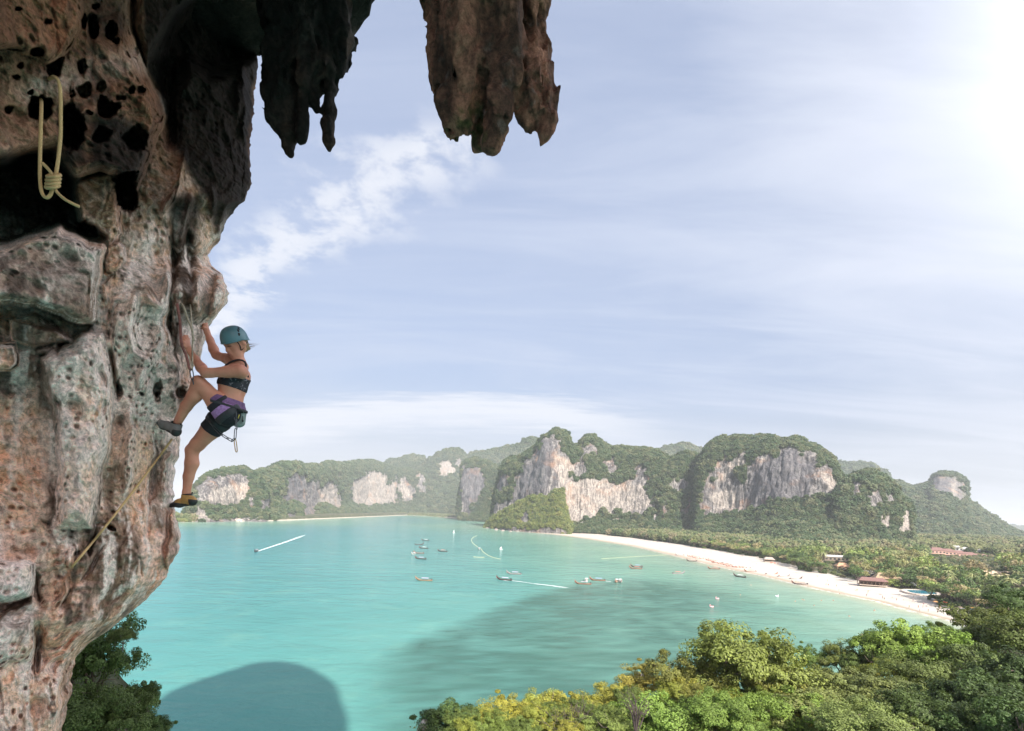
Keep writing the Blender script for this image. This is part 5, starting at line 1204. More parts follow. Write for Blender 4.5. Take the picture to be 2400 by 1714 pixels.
# ---------------- houses
m_wall = obj_col_mat('painted_wall', .8); m_roof = obj_col_mat('roof_cover', .85, var=.25); m_darkwin = flat_mat('dark_opening', (.03, .03, .035), .4); m_post = flat_mat('timber_post', (.12, .08, .055), .8)
def gable_roof(mb, w, d, z0, h, over=.5, hip=.0):
    a, b_ = w / 2 + over, d / 2 + over; rx = max(a - hip, .1)
    V = [(-a, -b_, z0), (a, -b_, z0), (a, b_, z0), (-a, b_, z0), (-rx, 0, z0 + h), (rx, 0, z0 + h), (-a, -b_, z0 - .15), (a, -b_, z0 - .15), (a, b_, z0 - .15), (-a, b_, z0 - .15)]
    mb.add(V, [(0, 1, 5, 4), (2, 3, 4, 5), (6, 7, 1, 0), (7, 8, 2, 1), (8, 9, 3, 2), (9, 6, 0, 3), (9, 8, 7, 6)]); mb.add(V, [(1, 2, 5), (3, 0, 4)]); return mb
def house(name, loc, rz, w, d, hw, hr, wall, roof, label, cat='building', hip=1.5, group=None, nwin=3, open_front=False, over=.6, z0=0.0):
    root = bpy.data.objects.new(name, None); COL.objects.link(root); root.location = loc; root.rotation_euler = (0, 0, rz); tag(root, label, cat, group)
    if open_front:
        for k in range(nwin + 1):
            for s in (-1, 1): MB().box((-w / 2 + w * k / nwin, s * (d / 2 - .15), hw / 2), (.28, .28, hw)).build('post', m_post, root, False)
        o = MB().box((0, 0, .25), (w, d, .5)).build('floor_deck', m_wall, root, False); o.color = (.42, .34, .28, 1)
        o = MB().box((0, d / 2 - 1.4, hw / 2), (w * .9, .25, hw * .96)).build('wall', m_wall, root, False); o.color = (*wall, 1)
    else:
        o = MB().box((0, 0, hw / 2), (w, d, hw)).build('wall', m_wall, root, False); o.color = (*wall, 1)
        for k in range(nwin): MB().box((-w / 2 + w * (k + .5) / nwin, -d / 2 - .02, hw * .52), (w / nwin * .5, .12, hw * .42)).build('window', m_darkwin, root, False)
    o = gable_roof(MB(), w, d, hw, hr, over, hip).build('roof', m_roof, root, False); o.color = (*roof, 1)
    return root
def gnd(px, py, z=2.5): return Wz(px, py, z)
RED, TAN, WHT = (.21, .115, .10), (.38, .265, .17), (.50, .485, .47)
house('restaurant', gnd(2044, 1372), rad(-24), 16, 8, 3.4, 2.0, (.30, .2, .16), RED, 'beach restaurant with a reddish roof and an open front of dark posts', 'restaurant', 2.5, None, 7, True)
house('restaurant_hall', gnd(2078, 1369), rad(-20), 15, 9, 4.2, 3.6, (.42, .3, .2), TAN, 'tan-roofed hall behind the red beach restaurant', 'building', 3)
house('pavilion', gnd(2112, 1366), rad(-20), 10, 9, 4.4, 4.0, (.45, .33, .22), (.40, .30, .19), 'thatched pavilion with a steep tan roof right of the restaurant', 'building', 4)
house('flat_house', gnd(2052, 1358), rad(-16), 15, 6, 6.0, .6, (.35, .34, .34), WHT, 'low house with a white flat roof behind the red restaurant', 'building', .3, None, 5)
RES = [(2194, 1288, 'leftmost'), (2218, 1291, 'second from the left'), (2243, 1295, 'third from the left'), (2269, 1299, 'fourth from the left'), (2296, 1303, 'fifth from the left'), (2322, 1307, 'rightmost')]
for px_c, py_c, w_ in RES:
    c = P(px_c, py_c, 640); house('resort_house', (c[0], c[1], c[2] - 5.2), rad(-12), 16, 11, 4.2, 3.6, (.5, .3, .24), RED, 'red-roofed resort house in the long row among the palms, %s' % w_, 'house', 4, 'red-roofed resort houses', 4)
    c = P(px_c + 16, py_c - 10, 672); house('resort_hall', (c[0], c[1], c[2] - 5.5), rad(-12), 17, 10, 4.5, 2.4, WHT, (.52, .49, .49), 'pale-roofed resort building behind the red row, %s' % w_, 'house', 3, 'pale-roofed resort buildings', 4)
for px_c, py_c, w_ in ((2306, 1342, 'left'), (2332, 1343, 'middle'), (2358, 1344, 'right')):
    c = P(px_c, py_c, 430); house('bungalow', (c[0], c[1], c[2] - 4.0), rad(-10), 9, 7, 2.8, 3.0, (.45, .35, .25), (.56, .42, .29), 'tan thatched bungalow in the palms above the dry pink tree, %s one of three' % w_, 'bungalow', 3, 'thatched bungalows')
c = P(1958, 1304, 520); house('long_house', (c[0], c[1], c[2] - 4.6), rad(-14), 22, 8, 4.2, 1.6, (.24, .19, .15), (.50, .47, .45), 'long house with a pale roof in the trees left of the palms', 'house', 2, None, 6)
c = P(1974, 1325, 450); house('tan_house', (c[0], c[1], c[2] - 4.4), rad(-14), 10, 8, 3.6, 3.0, TAN, (.52, .30, .18), 'house with an orange tan roof half hidden in the trees by the beach', 'house', 3)
c = P(2393, 1310, 640); house('white_house', (c[0], c[1], c[2] - 4), rad(-10), 16, 8, 4, 1.4, WHT, (.55, .54, .53), 'white-roofed house at the right edge beyond the palms', 'house', 1, None, 4)
house('beach_hut', gnd(1802, 1317, 2.1), rad(-15), 9, 6, 2.6, 2.2, (.4, .3, .22), (.40, .34, .29), 'grey thatched hut at the back of the beach beside the red kayaks', 'hut', 2, None, 3, True)
c = gnd(1361, 1245, 4); house('white_hut', c, 0, 14, 8, 4.5, 2.5, WHT, (.7, .68, .66), 'small white house under the trees right of the scrub knoll', 'house', 2)
# pool
m_pool = flat_mat('pool_water', (.06, .27, .36), .08, .1, .6); m_deck = flat_mat('pool_deck', (.62, .52, .44), .85)
root = bpy.data.objects.new('swimming_pool', None); COL.objects.link(root); c = gnd(2160, 1388, 2.7); root.location = c; root.rotation_euler = (0, 0, rad(-34)); tag(root, 'bright blue swimming pool on a terrace above the beach', 'pool')
th = np.linspace(0, 6.283, 40, endpoint=False); rx_ = 6.6 * (1 + .12 * np.cos(2 * th)); ry_ = 12.5 * (1 + .2 * np.sin(th * 2 + .6))
ring = np.stack([rx_ * np.cos(th), ry_ * np.sin(th), np.full(40, .05)], 1); MB().add(np.concatenate([ring, [(0, 0, .05)]]), np.stack([np.arange(40), (np.arange(40) + 1) % 40, np.full(40, 40)], 1)).build('water', m_pool, root, False)
o2 = ring * (1.05, 1.1, 1); o2[:, 2] = .22; o3 = ring * (1.4, 1.25, 1); o3[:, 2] = .2; o4 = o3 - (0, 0, .9); i1 = ring * (1.0, 1.0, 1); i1[:, 2] = .02
MB().add(np.concatenate([i1, o2, o3, o4]), grid_faces(4, 40, True)).build('deck', m_deck, root, False)
# white tent
mb = MB(); n = 12; th = np.linspace(0, 6.283, n, endpoint=False); prof_ = [(2.6, 0), (1.5, .8), (.7, 1.9), (.05, 3.6)]
mb.add(np.concatenate([np.stack([r_ * np.cos(th), r_ * np.sin(th), np.full(n, z_ + 2.2)], 1) for r_, z_ in prof_]), grid_faces(4, n, True))
for k in range(4): mb.tube([(1.8 * math.cos(k * 1.57 + .78), 1.8 * math.sin(k * 1.57 + .78), 0), (1.8 * math.cos(k * 1.57 + .78), 1.8 * math.sin(k * 1.57 + .78), 2.9)], .07, 5)
tag(mb.build('tent', flat_mat('white_canvas', (.78, .77, .75), .8), loc=gnd(2138, 1379)), 'small white peaked tent between the restaurant and the pool', 'tent')
# red kayaks
mk = obj_col_mat('kayak_plastic', .35)
for k, (dx_, dy_, lab) in enumerate(((0, 0, 'red kayak lying nearest the thatched hut'), (2.4, -1.6, 'red kayak in the middle of three by the hut'), (4.6, -3.6, 'red kayak farthest right by the hut'))):
    s = np.linspace(-1, 1, 13); th = np.linspace(0, 6.283, 8, endpoint=False); w_ = .42 * (1 - s ** 2) ** .7 + .02
    V = np.concatenate([np.stack([np.full(8, 1.9 * a), w * np.cos(th), .3 + .34 * w / .42 * np.sin(th) + .15 * a * a], 1) for a, w in zip(s, w_)])
    c = gnd(1808, 1320, 2.0); o = MB().add(V, grid_faces(13, 8, True)).build('kayak', mk, loc=(c[0] + dx_, c[1] + dy_, 2.0)); o.color = (.75, .10, .05, 1); o.rotation_euler = (0, 0, rad(20 + 14 * k)); tag(o, lab, 'kayak', 'red kayaks by the hut')

# ---------------- longtail boats
m_hull = obj_col_mat('boat_paint', .5); m_deckwood = flat_mat('boat_deck', (.30, .20, .13), .75); m_can = obj_col_mat('canopy_cloth', .8); m_iron = flat_mat('dark_engine', (.04, .04, .045), .45)
def boat_hull():
    xs_ = np.linspace(-5, 5.6, 22); V = []
    for x in xs_:
        tt_ = (x + 5) / 10.6; w = 1.0 * (1 - abs(2 * (tt_ - .42) / 1.2) ** 2.4) if tt_ > .42 else 1.0 * (1 - .42 * ((.42 - tt_) / .42) ** 2)
        w = max(w, .05); sh = .62 + .30 * max(0, -(x + 2) / 3) ** 2 + 2.15 * max(0, (x - 1.6) / 4.0) ** 2.1; ke = -.30 + 1.75 * max(0, (x - 2.6) / 3.0) ** 2.0
        ke = min(ke, sh - .12); mid_ = ke + (sh - ke) * .45
        V += [(x, -w, sh), (x, -w * .84, mid_), (x, 0, ke), (x, w * .84, mid_), (x, w, sh), (x, w * .86, sh + .04), (x, w * .72, max(ke + .12, sh - .42)), (x, -w * .72, max(ke + .12, sh - .42)), (x, -w * .86, sh + .04)]
    V = np.array(V); return V, grid_faces(22, 9, True)
Vh, Fh = boat_hull(); mb = MB().add(Vh, Fh); mb.add(np.concatenate([Vh[:9], [Vh[:9].mean(0)]]), [(k, (k + 1) % 9, 9) for k in range(9)])
mb.tube([(5.45, 0, 2.2), (5.75, 0, 2.75), (5.85, 0, 3.25)], [.09, .08, .05], 6)
BOAT = {'hull': mesh('hull', np.concatenate(mb.V), [np.concatenate(mb.Q), np.concatenate(mb.T)], m_hull)}
def data_of(mb, name, mat, smooth=False): o = mb.build(name, mat, None, smooth); d = o.data; bpy.data.objects.remove(o); return d
mb = MB()
for k in range(9): mb.box((-3.8 + k * .85, 0, .34), (.6, 1.45 if k < 6 else 1.1, .07))
BOAT['bench'] = data_of(mb, 'bench', m_deckwood)
s = np.linspace(-1.1, 1.1, 9); V = np.concatenate([np.stack([np.full(9, x), .98 * np.sin(s) / math.sin(1.1), 1.72 + .34 * (np.cos(s) - .45)], 1) for x in np.linspace(-2.7, 1.6, 4)])
BOAT['canopy'] = data_of(MB().add(V, grid_faces(4, 9)).add(V - (0, 0, .05), grid_faces(4, 9)[:, ::-1]), 'canopy', m_can)
mb = MB()
for x in (-2.6, -.5, 1.5):
    for y in (-.86, .86): mb.tube([(x, y, .5), (x, y, 1.74)], .035, 5)
BOAT['canopy_frame'] = data_of(mb, 'canopy_frame', m_deckwood)
mb = MB().box((-4.5, 0, 1.15), (.85, .42, .5)).box((-4.2, 0, 1.45), (.4, .3, .2)).tube([(-4.6, 0, 1.1), (-6.2, 0, .5), (-7.6, 0, -.15)], .05, 6).tube([(-4.2, 0, 1.3), (-3.4, .1, 1.5), (-2.9, .1, 1.35)], .03, 5)
BOAT['engine'] = data_of(mb, 'engine', m_iron)
mb = MB()
for k in range(3): mb.tube(np.stack([(5.25 + .10 * k + .13 * math.cos(a) * .3, .16 * math.cos(a), 1.95 + .18 * k + .1 * math.sin(a)) for a in np.linspace(0, 6.28, 9)]), .06, 5, False)
mb.tube([(5.35, .05, 1.9), (5.2, .2, 1.3), (5.25, .22, .9)], [.05, .09, .03], 5)
BOAT['ribbon'] = data_of(mb, 'ribbon', flat_mat('bow_ribbon', (.75, .18, .12), .8))
def boat(loc, heading, hullc, canopy, label, group='longtail boats in the bay', s=1.0, tail=True):
    root = bpy.data.objects.new('longtail_boat', None); COL.objects.link(root); root.location = loc; root.rotation_euler = (0, 0, rad(heading)); root.scale = (s, s, s)
    o = obj('hull', BOAT['hull'], root); o.color = (*hullc, 1); obj('bench', BOAT['bench'], root); obj('ribbon', BOAT['ribbon'], root); obj('engine', BOAT['engine'], root)
    if canopy is not None: o = obj('canopy', BOAT['canopy'], root); o.color = (*canopy, 1); obj('canopy_frame', BOAT['canopy_frame'], root)
    return tag(root, label, 'boat', group)
def R1(x, y): return 940 + x / 7.58, 1230 + y / 7.58
def R2(x, y): return 1140 + x / 6.317, 1310 + y / 6.317
def R3(x, y): return 1450 + x / 5.053, 1280 + y / 5.053
BR, DKB, WH, GRY = (.22, .11, .07), (.07, .045, .04), (.62, .60, .58), (.25, .23, .23)
cW, cB, cR, cG, cP = (.75, .74, .73), (.30, .38, .55), (.55, .16, .13), (.42, .42, .44), (.50, .45, .58)
BOATS = [ # position, heading (0 = bow to the right, 180 = bow to the left), hull, canopy, label
    (R1(435, 284), 172, DKB, cW, 'northernmost boat of the anchored cluster in mid bay, pale canopy'), (R1(318, 355), 8, DKB, None, 'dark open boat second in the anchored cluster, bow to the right'),
    (R1(405, 424), 168, DKB, cW, 'pale canopied boat third in the anchored cluster'), (R1(318, 510), 174, BR, None, 'brown open boat beside the white upright prow'), (R1(222, 528), 258, WH, cW, 'white boat seen end on with its prow standing up, left of the brown open boat'),
    (R1(352, 612), 166, DKB, cP, 'dark boat with a lilac canopy, nearest of the anchored cluster'), (R1(738, 478), 166, DKB, cR, 'boat with a dull red canopy anchored alone right of the cluster'), (R1(412, 996), 176, (.26, .17, .10), cP, 'long yellow-brown boat anchored alone nearest the viewer in mid bay'),
    (R1(2012, 882), 172, GRY, cP, 'grey boat with a lilac canopy behind the boat that trails a wake'), (R1(1836, 985), 160, DKB, cP, 'dark boat under way trailing a long white wake'), (R1(1390, 440), 262, WH, cW, 'white boat seen end on in the loop of the floating line'),
    (R2(1436, 378), 174, BR, cG, 'brown boat with a grey canopy in front of a tall white prow'), (R2(1478, 332), 255, WH, cW, 'white boat seen end on behind the brown boat with the grey canopy'), (R2(1650, 324), 172, BR, cB, 'brown boat with a pale blue canopy in mid bay'),
    (R2(1925, 345), 250, (.45, .3, .22), cW, 'left of two boats seen end on together'), (R2(1985, 345), 262, WH, cW, 'right of two boats seen end on together, whiter'),
    (R3(215, 248), 176, DKB, cB, 'boat with a blue canopy moored behind the red canopied one'), (R3(204, 270), 172, BR, cR, 'boat with a red canopy moored side by side with a blue canopied one'), (R3(725, 114), 178, GRY, cB, 'small grey boat close to the beach above the row of drawn up boats'),
    (R3(704, 330), 10, GRY, cR, 'grey boat with a red canopy, bow to the right, out from the beached row'), (R3(868, 182), 174, DKB, cG, 'dark boat with a grey canopy just left of the beached row'), (R3(1130, 274), 174, BR, cR, 'brown boat afloat in front of the beached row'),
    (R3(1435, 368), 120, DKB, cW, 'dark boat turning, stern trailing a short wake'), (R3(1562, 308), 176, BR, cR, 'brown boat aground at the right end of the beached row'), (R3(1806, 344), 4, (.40, .16, .11), None, 'red brown open boat at the water edge, bow to the beach'),
    (R3(1950, 372), 8, GRY, cW, 'grey boat with a white cover at the water edge'), (R3(2094, 400), 6, DKB, cG, 'dark boat nudging the sand behind the nearest boat'), (R3(2150, 456), 164, DKB, cR, 'nearest dark boat off the beach with red cloth aboard, bow to the left')]
for (px_c, py_c), hd, hc, cc, lab in BOATS:
    boat(Wz(px_c, py_c, 0.0), hd + 2, hc, cc, lab)
for k, (x, y) in enumerate([(868, 130), (896, 138), (926, 146), (955, 154), (1015, 162), (1092, 180), (1118, 186), (1150, 194), (1180, 204), (1232, 220), (1268, 228), (1300, 236), (1335, 250), (1368, 252), (1410, 262), (1452, 266), (1498, 270), (1165, 208)]):
    boat(Wz(*R3(x, y), 0.0) + (0, 0, .08), 174 - 20 * ((k * 7) % 3) / 2, [(.36, .20, .15), (.42, .26, .2), (.30, .15, .11)][k % 3], [cR, None, (.62, .42, .38), cW, None][k % 5], 'reddish longtail boat drawn up side by side at the edge of the sand', 'row of boats drawn up on the beach', .95)
# speedboat and wakes
m_foam = flat_mat('foam', (.82, .85, .85), .7, .1, .5)
def wake(name, a, b_, w0, w1, seed, label=None):
    a, b_ = np.array(a), np.array(b_); n = 90; t_ = np.linspace(0, 1, n); L = b_ - a; nr = np.array((-L[1], L[0], 0)); nr /= np.linalg.norm(nr); rs = np.random.RandomState(seed)
    w = (w0 + (w1 - w0) * t_) * (1 + .5 * fbm(np.stack([t_ * 14, t_ * 0 + seed, t_ * 0], 1), 3)) * np.clip((1 - t_) * 5, 0, 1) ** .6; c = a + t_[:, None] * L + nr * (1.1 * np.sin(t_ * 5 + seed))[:, None] * t_[:, None]
    gap = .45 * t_; V = np.concatenate([c - nr * w[:, None], c - nr * (w * gap)[:, None], c + nr * (w * gap)[:, None], c + nr * w[:, None]]); V[:, 2] = .05
    q0 = np.arange(n - 1); F = np.concatenate([np.stack([q0 + j * n, q0 + 1 + j * n, q0 + 1 + (j + 1) * n, q0 + (j + 1) * n], 1) for j in (0, 2)])
    keep = np.tile(fbm(np.stack([t_[:-1] * 40, t_[:-1] * 0 + 3 * seed, t_[:-1] * 0], 1), 2) > -.25 - .3 * (1 - t_[:-1]), 2)
    return tag(obj(name, mesh(name, V, F[keep], m_foam, False)), kind='stuff')
sp0, sp1 = Wz(600.5, 1293.5), Wz(718, 1254); wake('wake', sp0, sp1, .7, 2.2, 3)
w0, w1 = Wz(*R1(1940, 990)), Wz(*R2(1230, 432)); wake('wake', w0, Wz(*R2(720, 372)), .5, .8, 5); wake('wake', Wz(*R2(700, 368)), w1, .6, 1.7, 6)
wake('wake', Wz(*R1(1770, 975)), Wz(*R1(1930, 1004)), .5, .6, 8); wake('wake', Wz(*R3(1390, 345)), Wz(*R3(1320, 336)), .4, .9, 9); wake('wake', Wz(*R3(995, 198)), Wz(*R3(950, 190)), .4, .8, 10); wake('wake', Wz(*R2(1770, 330)), Wz(*R2(1840, 342)), .4, .8, 11); wake('wake', Wz(*R3(1365, 392)), Wz(*R3(1320, 389)), .3, .5, 12)
root = bpy.data.objects.new('speedboat', None); COL.objects.link(root); root.location = sp0; dv = sp0 - sp1; root.rotation_euler = (0, 0, math.atan2(dv[1], dv[0])); root.scale = (1.15,) * 3; tag(root, 'small speedboat at the head of a straight white wake on the left of the bay', 'boat')
o = obj('hull', BOAT['hull'], root); o.color = (.12, .11, .12, 1); obj('engine', BOAT['engine'], root); o = obj('canopy', BOAT['canopy'], root); o.color = (.35, .33, .36, 1); obj('canopy_frame', BOAT['canopy_frame'], root)
# little sails
def dinghy(px, py, label, h):
    root = bpy.data.objects.new('sailing_dinghy', None); COL.objects.link(root); root.location = Wz(px, py); tag(root, label, 'sailboat')
    s = np.linspace(-1, 1, 11); th = np.linspace(0, 6.283, 8, endpoint=False)
    V = np.concatenate([np.stack([np.full(8, 2.0 * a), (.7 * (1 - a ** 2) ** .6 + .03) * np.cos(th), .2 + .3 * (1 - .5 * a * a) * np.sin(th)], 1) for a in s]); o = MB().add(V, grid_faces(11, 8, True)).build('hull', m_hull, root); o.color = (.75, .75, .74, 1)
    MB().tube([(.4, 0, .2), (.4, 0, h)], .05, 6).build('mast', m_iron, root)
    tt_ = np.linspace(0, 1, 8); lf = np.stack([np.full(8, .34), .0 * tt_, .7 + tt_ * (h - .8)], 1); rt_ = np.stack([.34 - 2.3 * (1 - tt_) ** .8, .35 * (1 - tt_), .7 + tt_ * (h - .8)], 1)
    o = MB().add(np.concatenate([lf, rt_]), [(k, k + 1, 9 + k, 8 + k) for k in range(7)]).build('sail', m_can, root); o.color = (.8, .8, .8, 1)
dinghy(*R1(940, 150), 'tiny white sailing dinghy before the far end of the beach', 6.5); dinghy(*R1(1780, 440), 'tiny white sail right of the floating line', 3.6)
# floating lines of buoys
m_float = flat_mat('float_line', (.52, .50, .30), .6)
def float_line(pts, label, r=.22, n=120):
    w = np.array([Wz(*p) for p in pts]); s = spline(w, n); s[:, 2] = .06; mb = MB().tube(s, r * .6, 5)
    for k in range(0, n, 3): mb.tube(np.stack([s[k] - (.25, 0, 0), s[k], s[k] + (.25, 0, 0)]), [r, r * 1.6, r], 5)
    return tag(mb.build('floating_line', m_float), label, 'buoy line')
float_line([R1(*p) for p in ((1345, 195), (1285, 225), (1250, 262), (1262, 310), (1300, 350), (1365, 395))], 'upper half of the curved yellowish floating line, ending at the white boat', .22)
float_line([R1(*p) for p in ((1425, 432), (1447, 470), (1490, 510), (1560, 553), (1650, 588), (1768, 613))], 'lower half of the curved yellowish floating line, right of the white boat', .22)
float_line([(1410, 1310), (1460, 1306.5), (1510, 1303.5), (1562, 1301)], 'straight yellowish floating line in the shallows near the beach', .13)
float_line([R1(*p) for p in ((1290, 573), (1380, 579), (1475, 582))], 'short broken row of white floats below the curved line', .2, 40)

# ---------------- people and beach things (a few pixels each)
def tiny_person(pose):
    caps = dict(stand=[((0, 0, 1.52), (0, 0, 1.60), .10, .10), ((0, 0, .98), (0, 0, 1.36), .14, .15), ((0, 0, .95), (0, 0, 1.0), .15, .15), ((-.09, 0, .9), (-.12, .02, .06), .085, .05), ((.09, 0, .9), (.14, -.03, .06), .085, .05), ((-.2, 0, 1.36), (-.28, .03, .86), .05, .035), ((.2, 0, 1.36), (.27, .05, .88), .05, .035), ((0, 0, 1.4), (0, 0, 1.5), .06, .06)],
                lie=[((.85, 0, .16), (.92, 0, .16), .10, .10), ((.15, 0, .14), (.6, 0, .15), .14, .15), ((.1, 0, .13), (.16, 0, .13), .15, .15), ((.05, -.09, .11), (-.75, -.13, .07), .085, .05), ((.05, .09, .11), (-.75, .15, .07), .085, .05), ((.6, .2, .12), (.15, .3, .07), .05, .035), ((.6, -.2, .12), (.75, -.34, .07), .05, .035), ((.65, 0, .15), (.8, 0, .16), .07, .06)],
                swim=[((0, 0, .36), (0, 0, .42), .11, .11), ((0, 0, -.2), (0, 0, .16), .16, .17), ((0, 0, .16), (0, 0, .3), .07, .07), ((-.2, 0, .12), (-.5, .25, .02), .06, .05), ((.2, 0, .12), (.52, .2, .02), .06, .05)])[pose]
    pts = np.array([c[0] for c in caps] + [c[1] for c in caps]); lo = pts.min(0) - .28; hi = pts.max(0) + .28; h = .045
    f = blob_field([(np.array(a), np.array(b_), ra, rb) for a, b_, ra, rb in caps], lo, tuple(((hi - lo) / h).astype(int) + 1), h, .05); V, F = surface_nets(f, lo, h)
    if pose == 'stand': cl = ((V[:, 2] > .72) & (V[:, 2] < 1.02)).astype(float)
    elif pose == 'lie': cl = ((V[:, 0] > -.05) & (V[:, 0] < .2) | (V[:, 0] > .42) & (V[:, 0] < .58) & (np.abs(V[:, 1]) < .17)).astype(float)
    else: cl = (V[:, 2] > .43).astype(float) * .8
    me = mesh('person', V, F, m_person); attr_col(me, 'cl', cl); return me
m_person = obj_col_mat('skin_and_swimwear', .6, 'cl', (.50, .30, .21)); PM = {k: tiny_person(k) for k in ('stand', 'lie', 'swim')}
CLO = [(.05, .05, .07), (.6, .08, .07), (.08, .2, .5), (.7, .65, .6), (.75, .35, .08), (.1, .35, .3), (.3, .1, .3)]
rs = np.random.RandomState(44)
def beach_pt(px, f):
    """a point on the sand, f = 0 at the water, 1 at the trees"""
    y = np.interp(px, *[np.array(a) for a in zip(*sorted((float(to_px(w)[0]), float(w[1])) for w in WL[1:-3]))]); x = shore_x(y) + (inland_x(y) - shore_x(y)) * f
    return np.array((x, y, np.interp(f, [0, .12, .3, .6, 1], [.02, .45, .9, 1.5, 2.0])))
for k in range(78):
    px_c = rs.choice([rs.uniform(1330, 1700), rs.uniform(1700, 1980), rs.uniform(1950, 2230), rs.uniform(1990, 2200)]); f = rs.uniform(.02, .9); pose = 'lie' if (f > .35 and rs.rand() < .6) else 'stand'
    o = obj('person', PM[pose], None, beach_pt(px_c, f)); o.rotation_euler = (0, 0, rs.uniform(0, 6.28)); o.color = (*CLO[rs.randint(7)], 1)
    tag(o, 'tiny person sunbathing flat on the white sand' if pose == 'lie' else 'tiny person in swimwear standing on the white beach', 'person', 'sunbathers lying on the beach' if pose == 'lie' else 'people standing on the beach')
for k, (px_c, py_c) in enumerate([(2020, 1489), (2024, 1490), (1953, 1408), (1880, 1406), (1884, 1407), (1864, 1410), (1908, 1420), (1925, 1408), (2048, 1432), (2050, 1431), (2072, 1413), (1968, 1393), (1760, 1372), (1735, 1395), (1990, 1445)]):
    o = obj('person', PM['swim'], None, Wz(px_c, py_c) + (0, 0, -.02)); o.rotation_euler = (0, 0, k * 1.3); o.color = (.15, .08, .05, 1); o.scale = (1.2,) * 3
    tag(o, ['left of two swimmers side by side in open water below the beach', 'right of two swimmers side by side in open water below the beach'][k] if k < 2 else 'swimmer whose head and shoulders show in the green shallows', 'person', 'swimmers in the shallows')
m_infl = obj_col_mat('inflatable_vinyl', .35)
def ring_float(px, py, col, label, s=1.0):
    th = np.linspace(0, 6.283, 16, endpoint=False); ph = np.linspace(0, 6.283, 8, endpoint=False); V = np.array([((.9 + .34 * math.cos(p)) * math.cos(t_), (.9 + .34 * math.cos(p)) * math.sin(t_), .25 + .34 * math.sin(p)) for t_ in th for p in ph])
    i = np.arange(16)[:, None]; j = np.arange(8)[None]; F = np.stack([i * 8 + j, ((i + 1) % 16) * 8 + j, ((i + 1) % 16) * 8 + (j + 1) % 8, i * 8 + (j + 1) % 8], -1).reshape(-1, 4)
    mb = MB().add(V, F).tube(spline([(.9, 0, .3), (1.2, 0, .9), (1.0, 0, 1.5), (.6, 0, 1.45)], 8), [.2, .16, .14, .13, .13, .15, .17, .1], 7).tube([(-.9, 0, .35), (-1.2, .3, .8)], [.3, .1], 6)
    o = mb.build('inflatable', m_infl, loc=Wz(px, py)); o.color = (*col, 1); o.scale = (s,) * 3; o.rotation_euler = (0, 0, px); tag(o, label, 'inflatable')
ring_float(1681, 1404, (.85, .42, .45), 'upper of two pink inflatables drifting off the beach', .8); ring_float(1668, 1423, (.85, .42, .45), 'lower of two pink inflatables drifting off the beach', .8); ring_float(1821, 1398, (.85, .85, .86), 'white inflatable floating off the beach', .8)
# sunshades and loungers towards the right end of the sand
mb_cache = {}
for k in range(16):
    px_c = rs.uniform(2080, 2230); c = beach_pt(px_c, rs.uniform(.62, .95)); mb = MB(); n = 10; th = np.linspace(0, 6.283, n, endpoint=False)
    if 'umbrella' not in mb_cache:
        mb.add(np.concatenate([np.stack([1.25 * np.cos(th), 1.25 * np.sin(th), np.full(n, 1.85)], 1), np.stack([.65 * np.cos(th), .65 * np.sin(th), np.full(n, 2.18)], 1), np.stack([.03 * np.cos(th), .03 * np.sin(th), np.full(n, 2.32)], 1)]), grid_faces(3, n, True)); mb_cache['umbrella'] = data_of(mb, 'canopy', m_can); mb_cache['pole'] = data_of(MB().tube([(0, 0, 0), (0, 0, 2.3)], .03, 5), 'pole', m_post)
    root = bpy.data.objects.new('beach_umbrella', None); COL.objects.link(root); root.location = c; tag(root, 'small open beach umbrella on the sand below the pool terrace', 'umbrella', 'beach umbrellas')
    o = obj('canopy', mb_cache['umbrella'], root); o.color = (*[(.6, .3, .12), (.25, .18, .14), (.12, .2, .4), (.6, .55, .5), (.65, .15, .08)][k % 5], 1); obj('pole', mb_cache['pole'], root)
# shore rocks of the headland and the knoll
for k, (px_c, py_c, s_) in enumerate([(440, 1222, 7), (466, 1222.5, 5), (505, 1221.5, 6), (560, 1222, 8), (585, 1222, 7), (606, 1222.5, 6), (628, 1220.5, 4)]):
    c = Wz(px_c, py_c); boulder_obj('shore_rock', (c[0], c[1], .3), (s_ * 1.3, s_, s_ * .55), 10 + k, 'pale shore rock at the foot of the headland, number %s from its tip' % ['first', 'second', 'third', 'fourth', 'fifth', 'sixth', 'seventh'][k], 'rock')
for k, (px_c, py_c, s_) in enumerate([(1142, 1238, 2.5), (1163, 1242, 3.2), (1178, 1244.5, 3), (1196, 1246, 2.4), (1212, 1246, 2.0), (1240, 1246.5, 2.2)]):
    c = Wz(px_c, py_c); boulder_obj('shore_rock', (c[0], c[1], .3), (s_ * 1.3, s_, s_ * .6), 30 + k, 'grey rock at the water under the scrub knoll, %s from the left' % ['first', 'second', 'third', 'fourth', 'fifth', 'sixth'][k], 'rock', colr=(.36, .30, .27))
# ================================================================== the climber
MPP = 1 / FPX
def J(px, py, d): return P(px, py, d)
D0 = 4.5
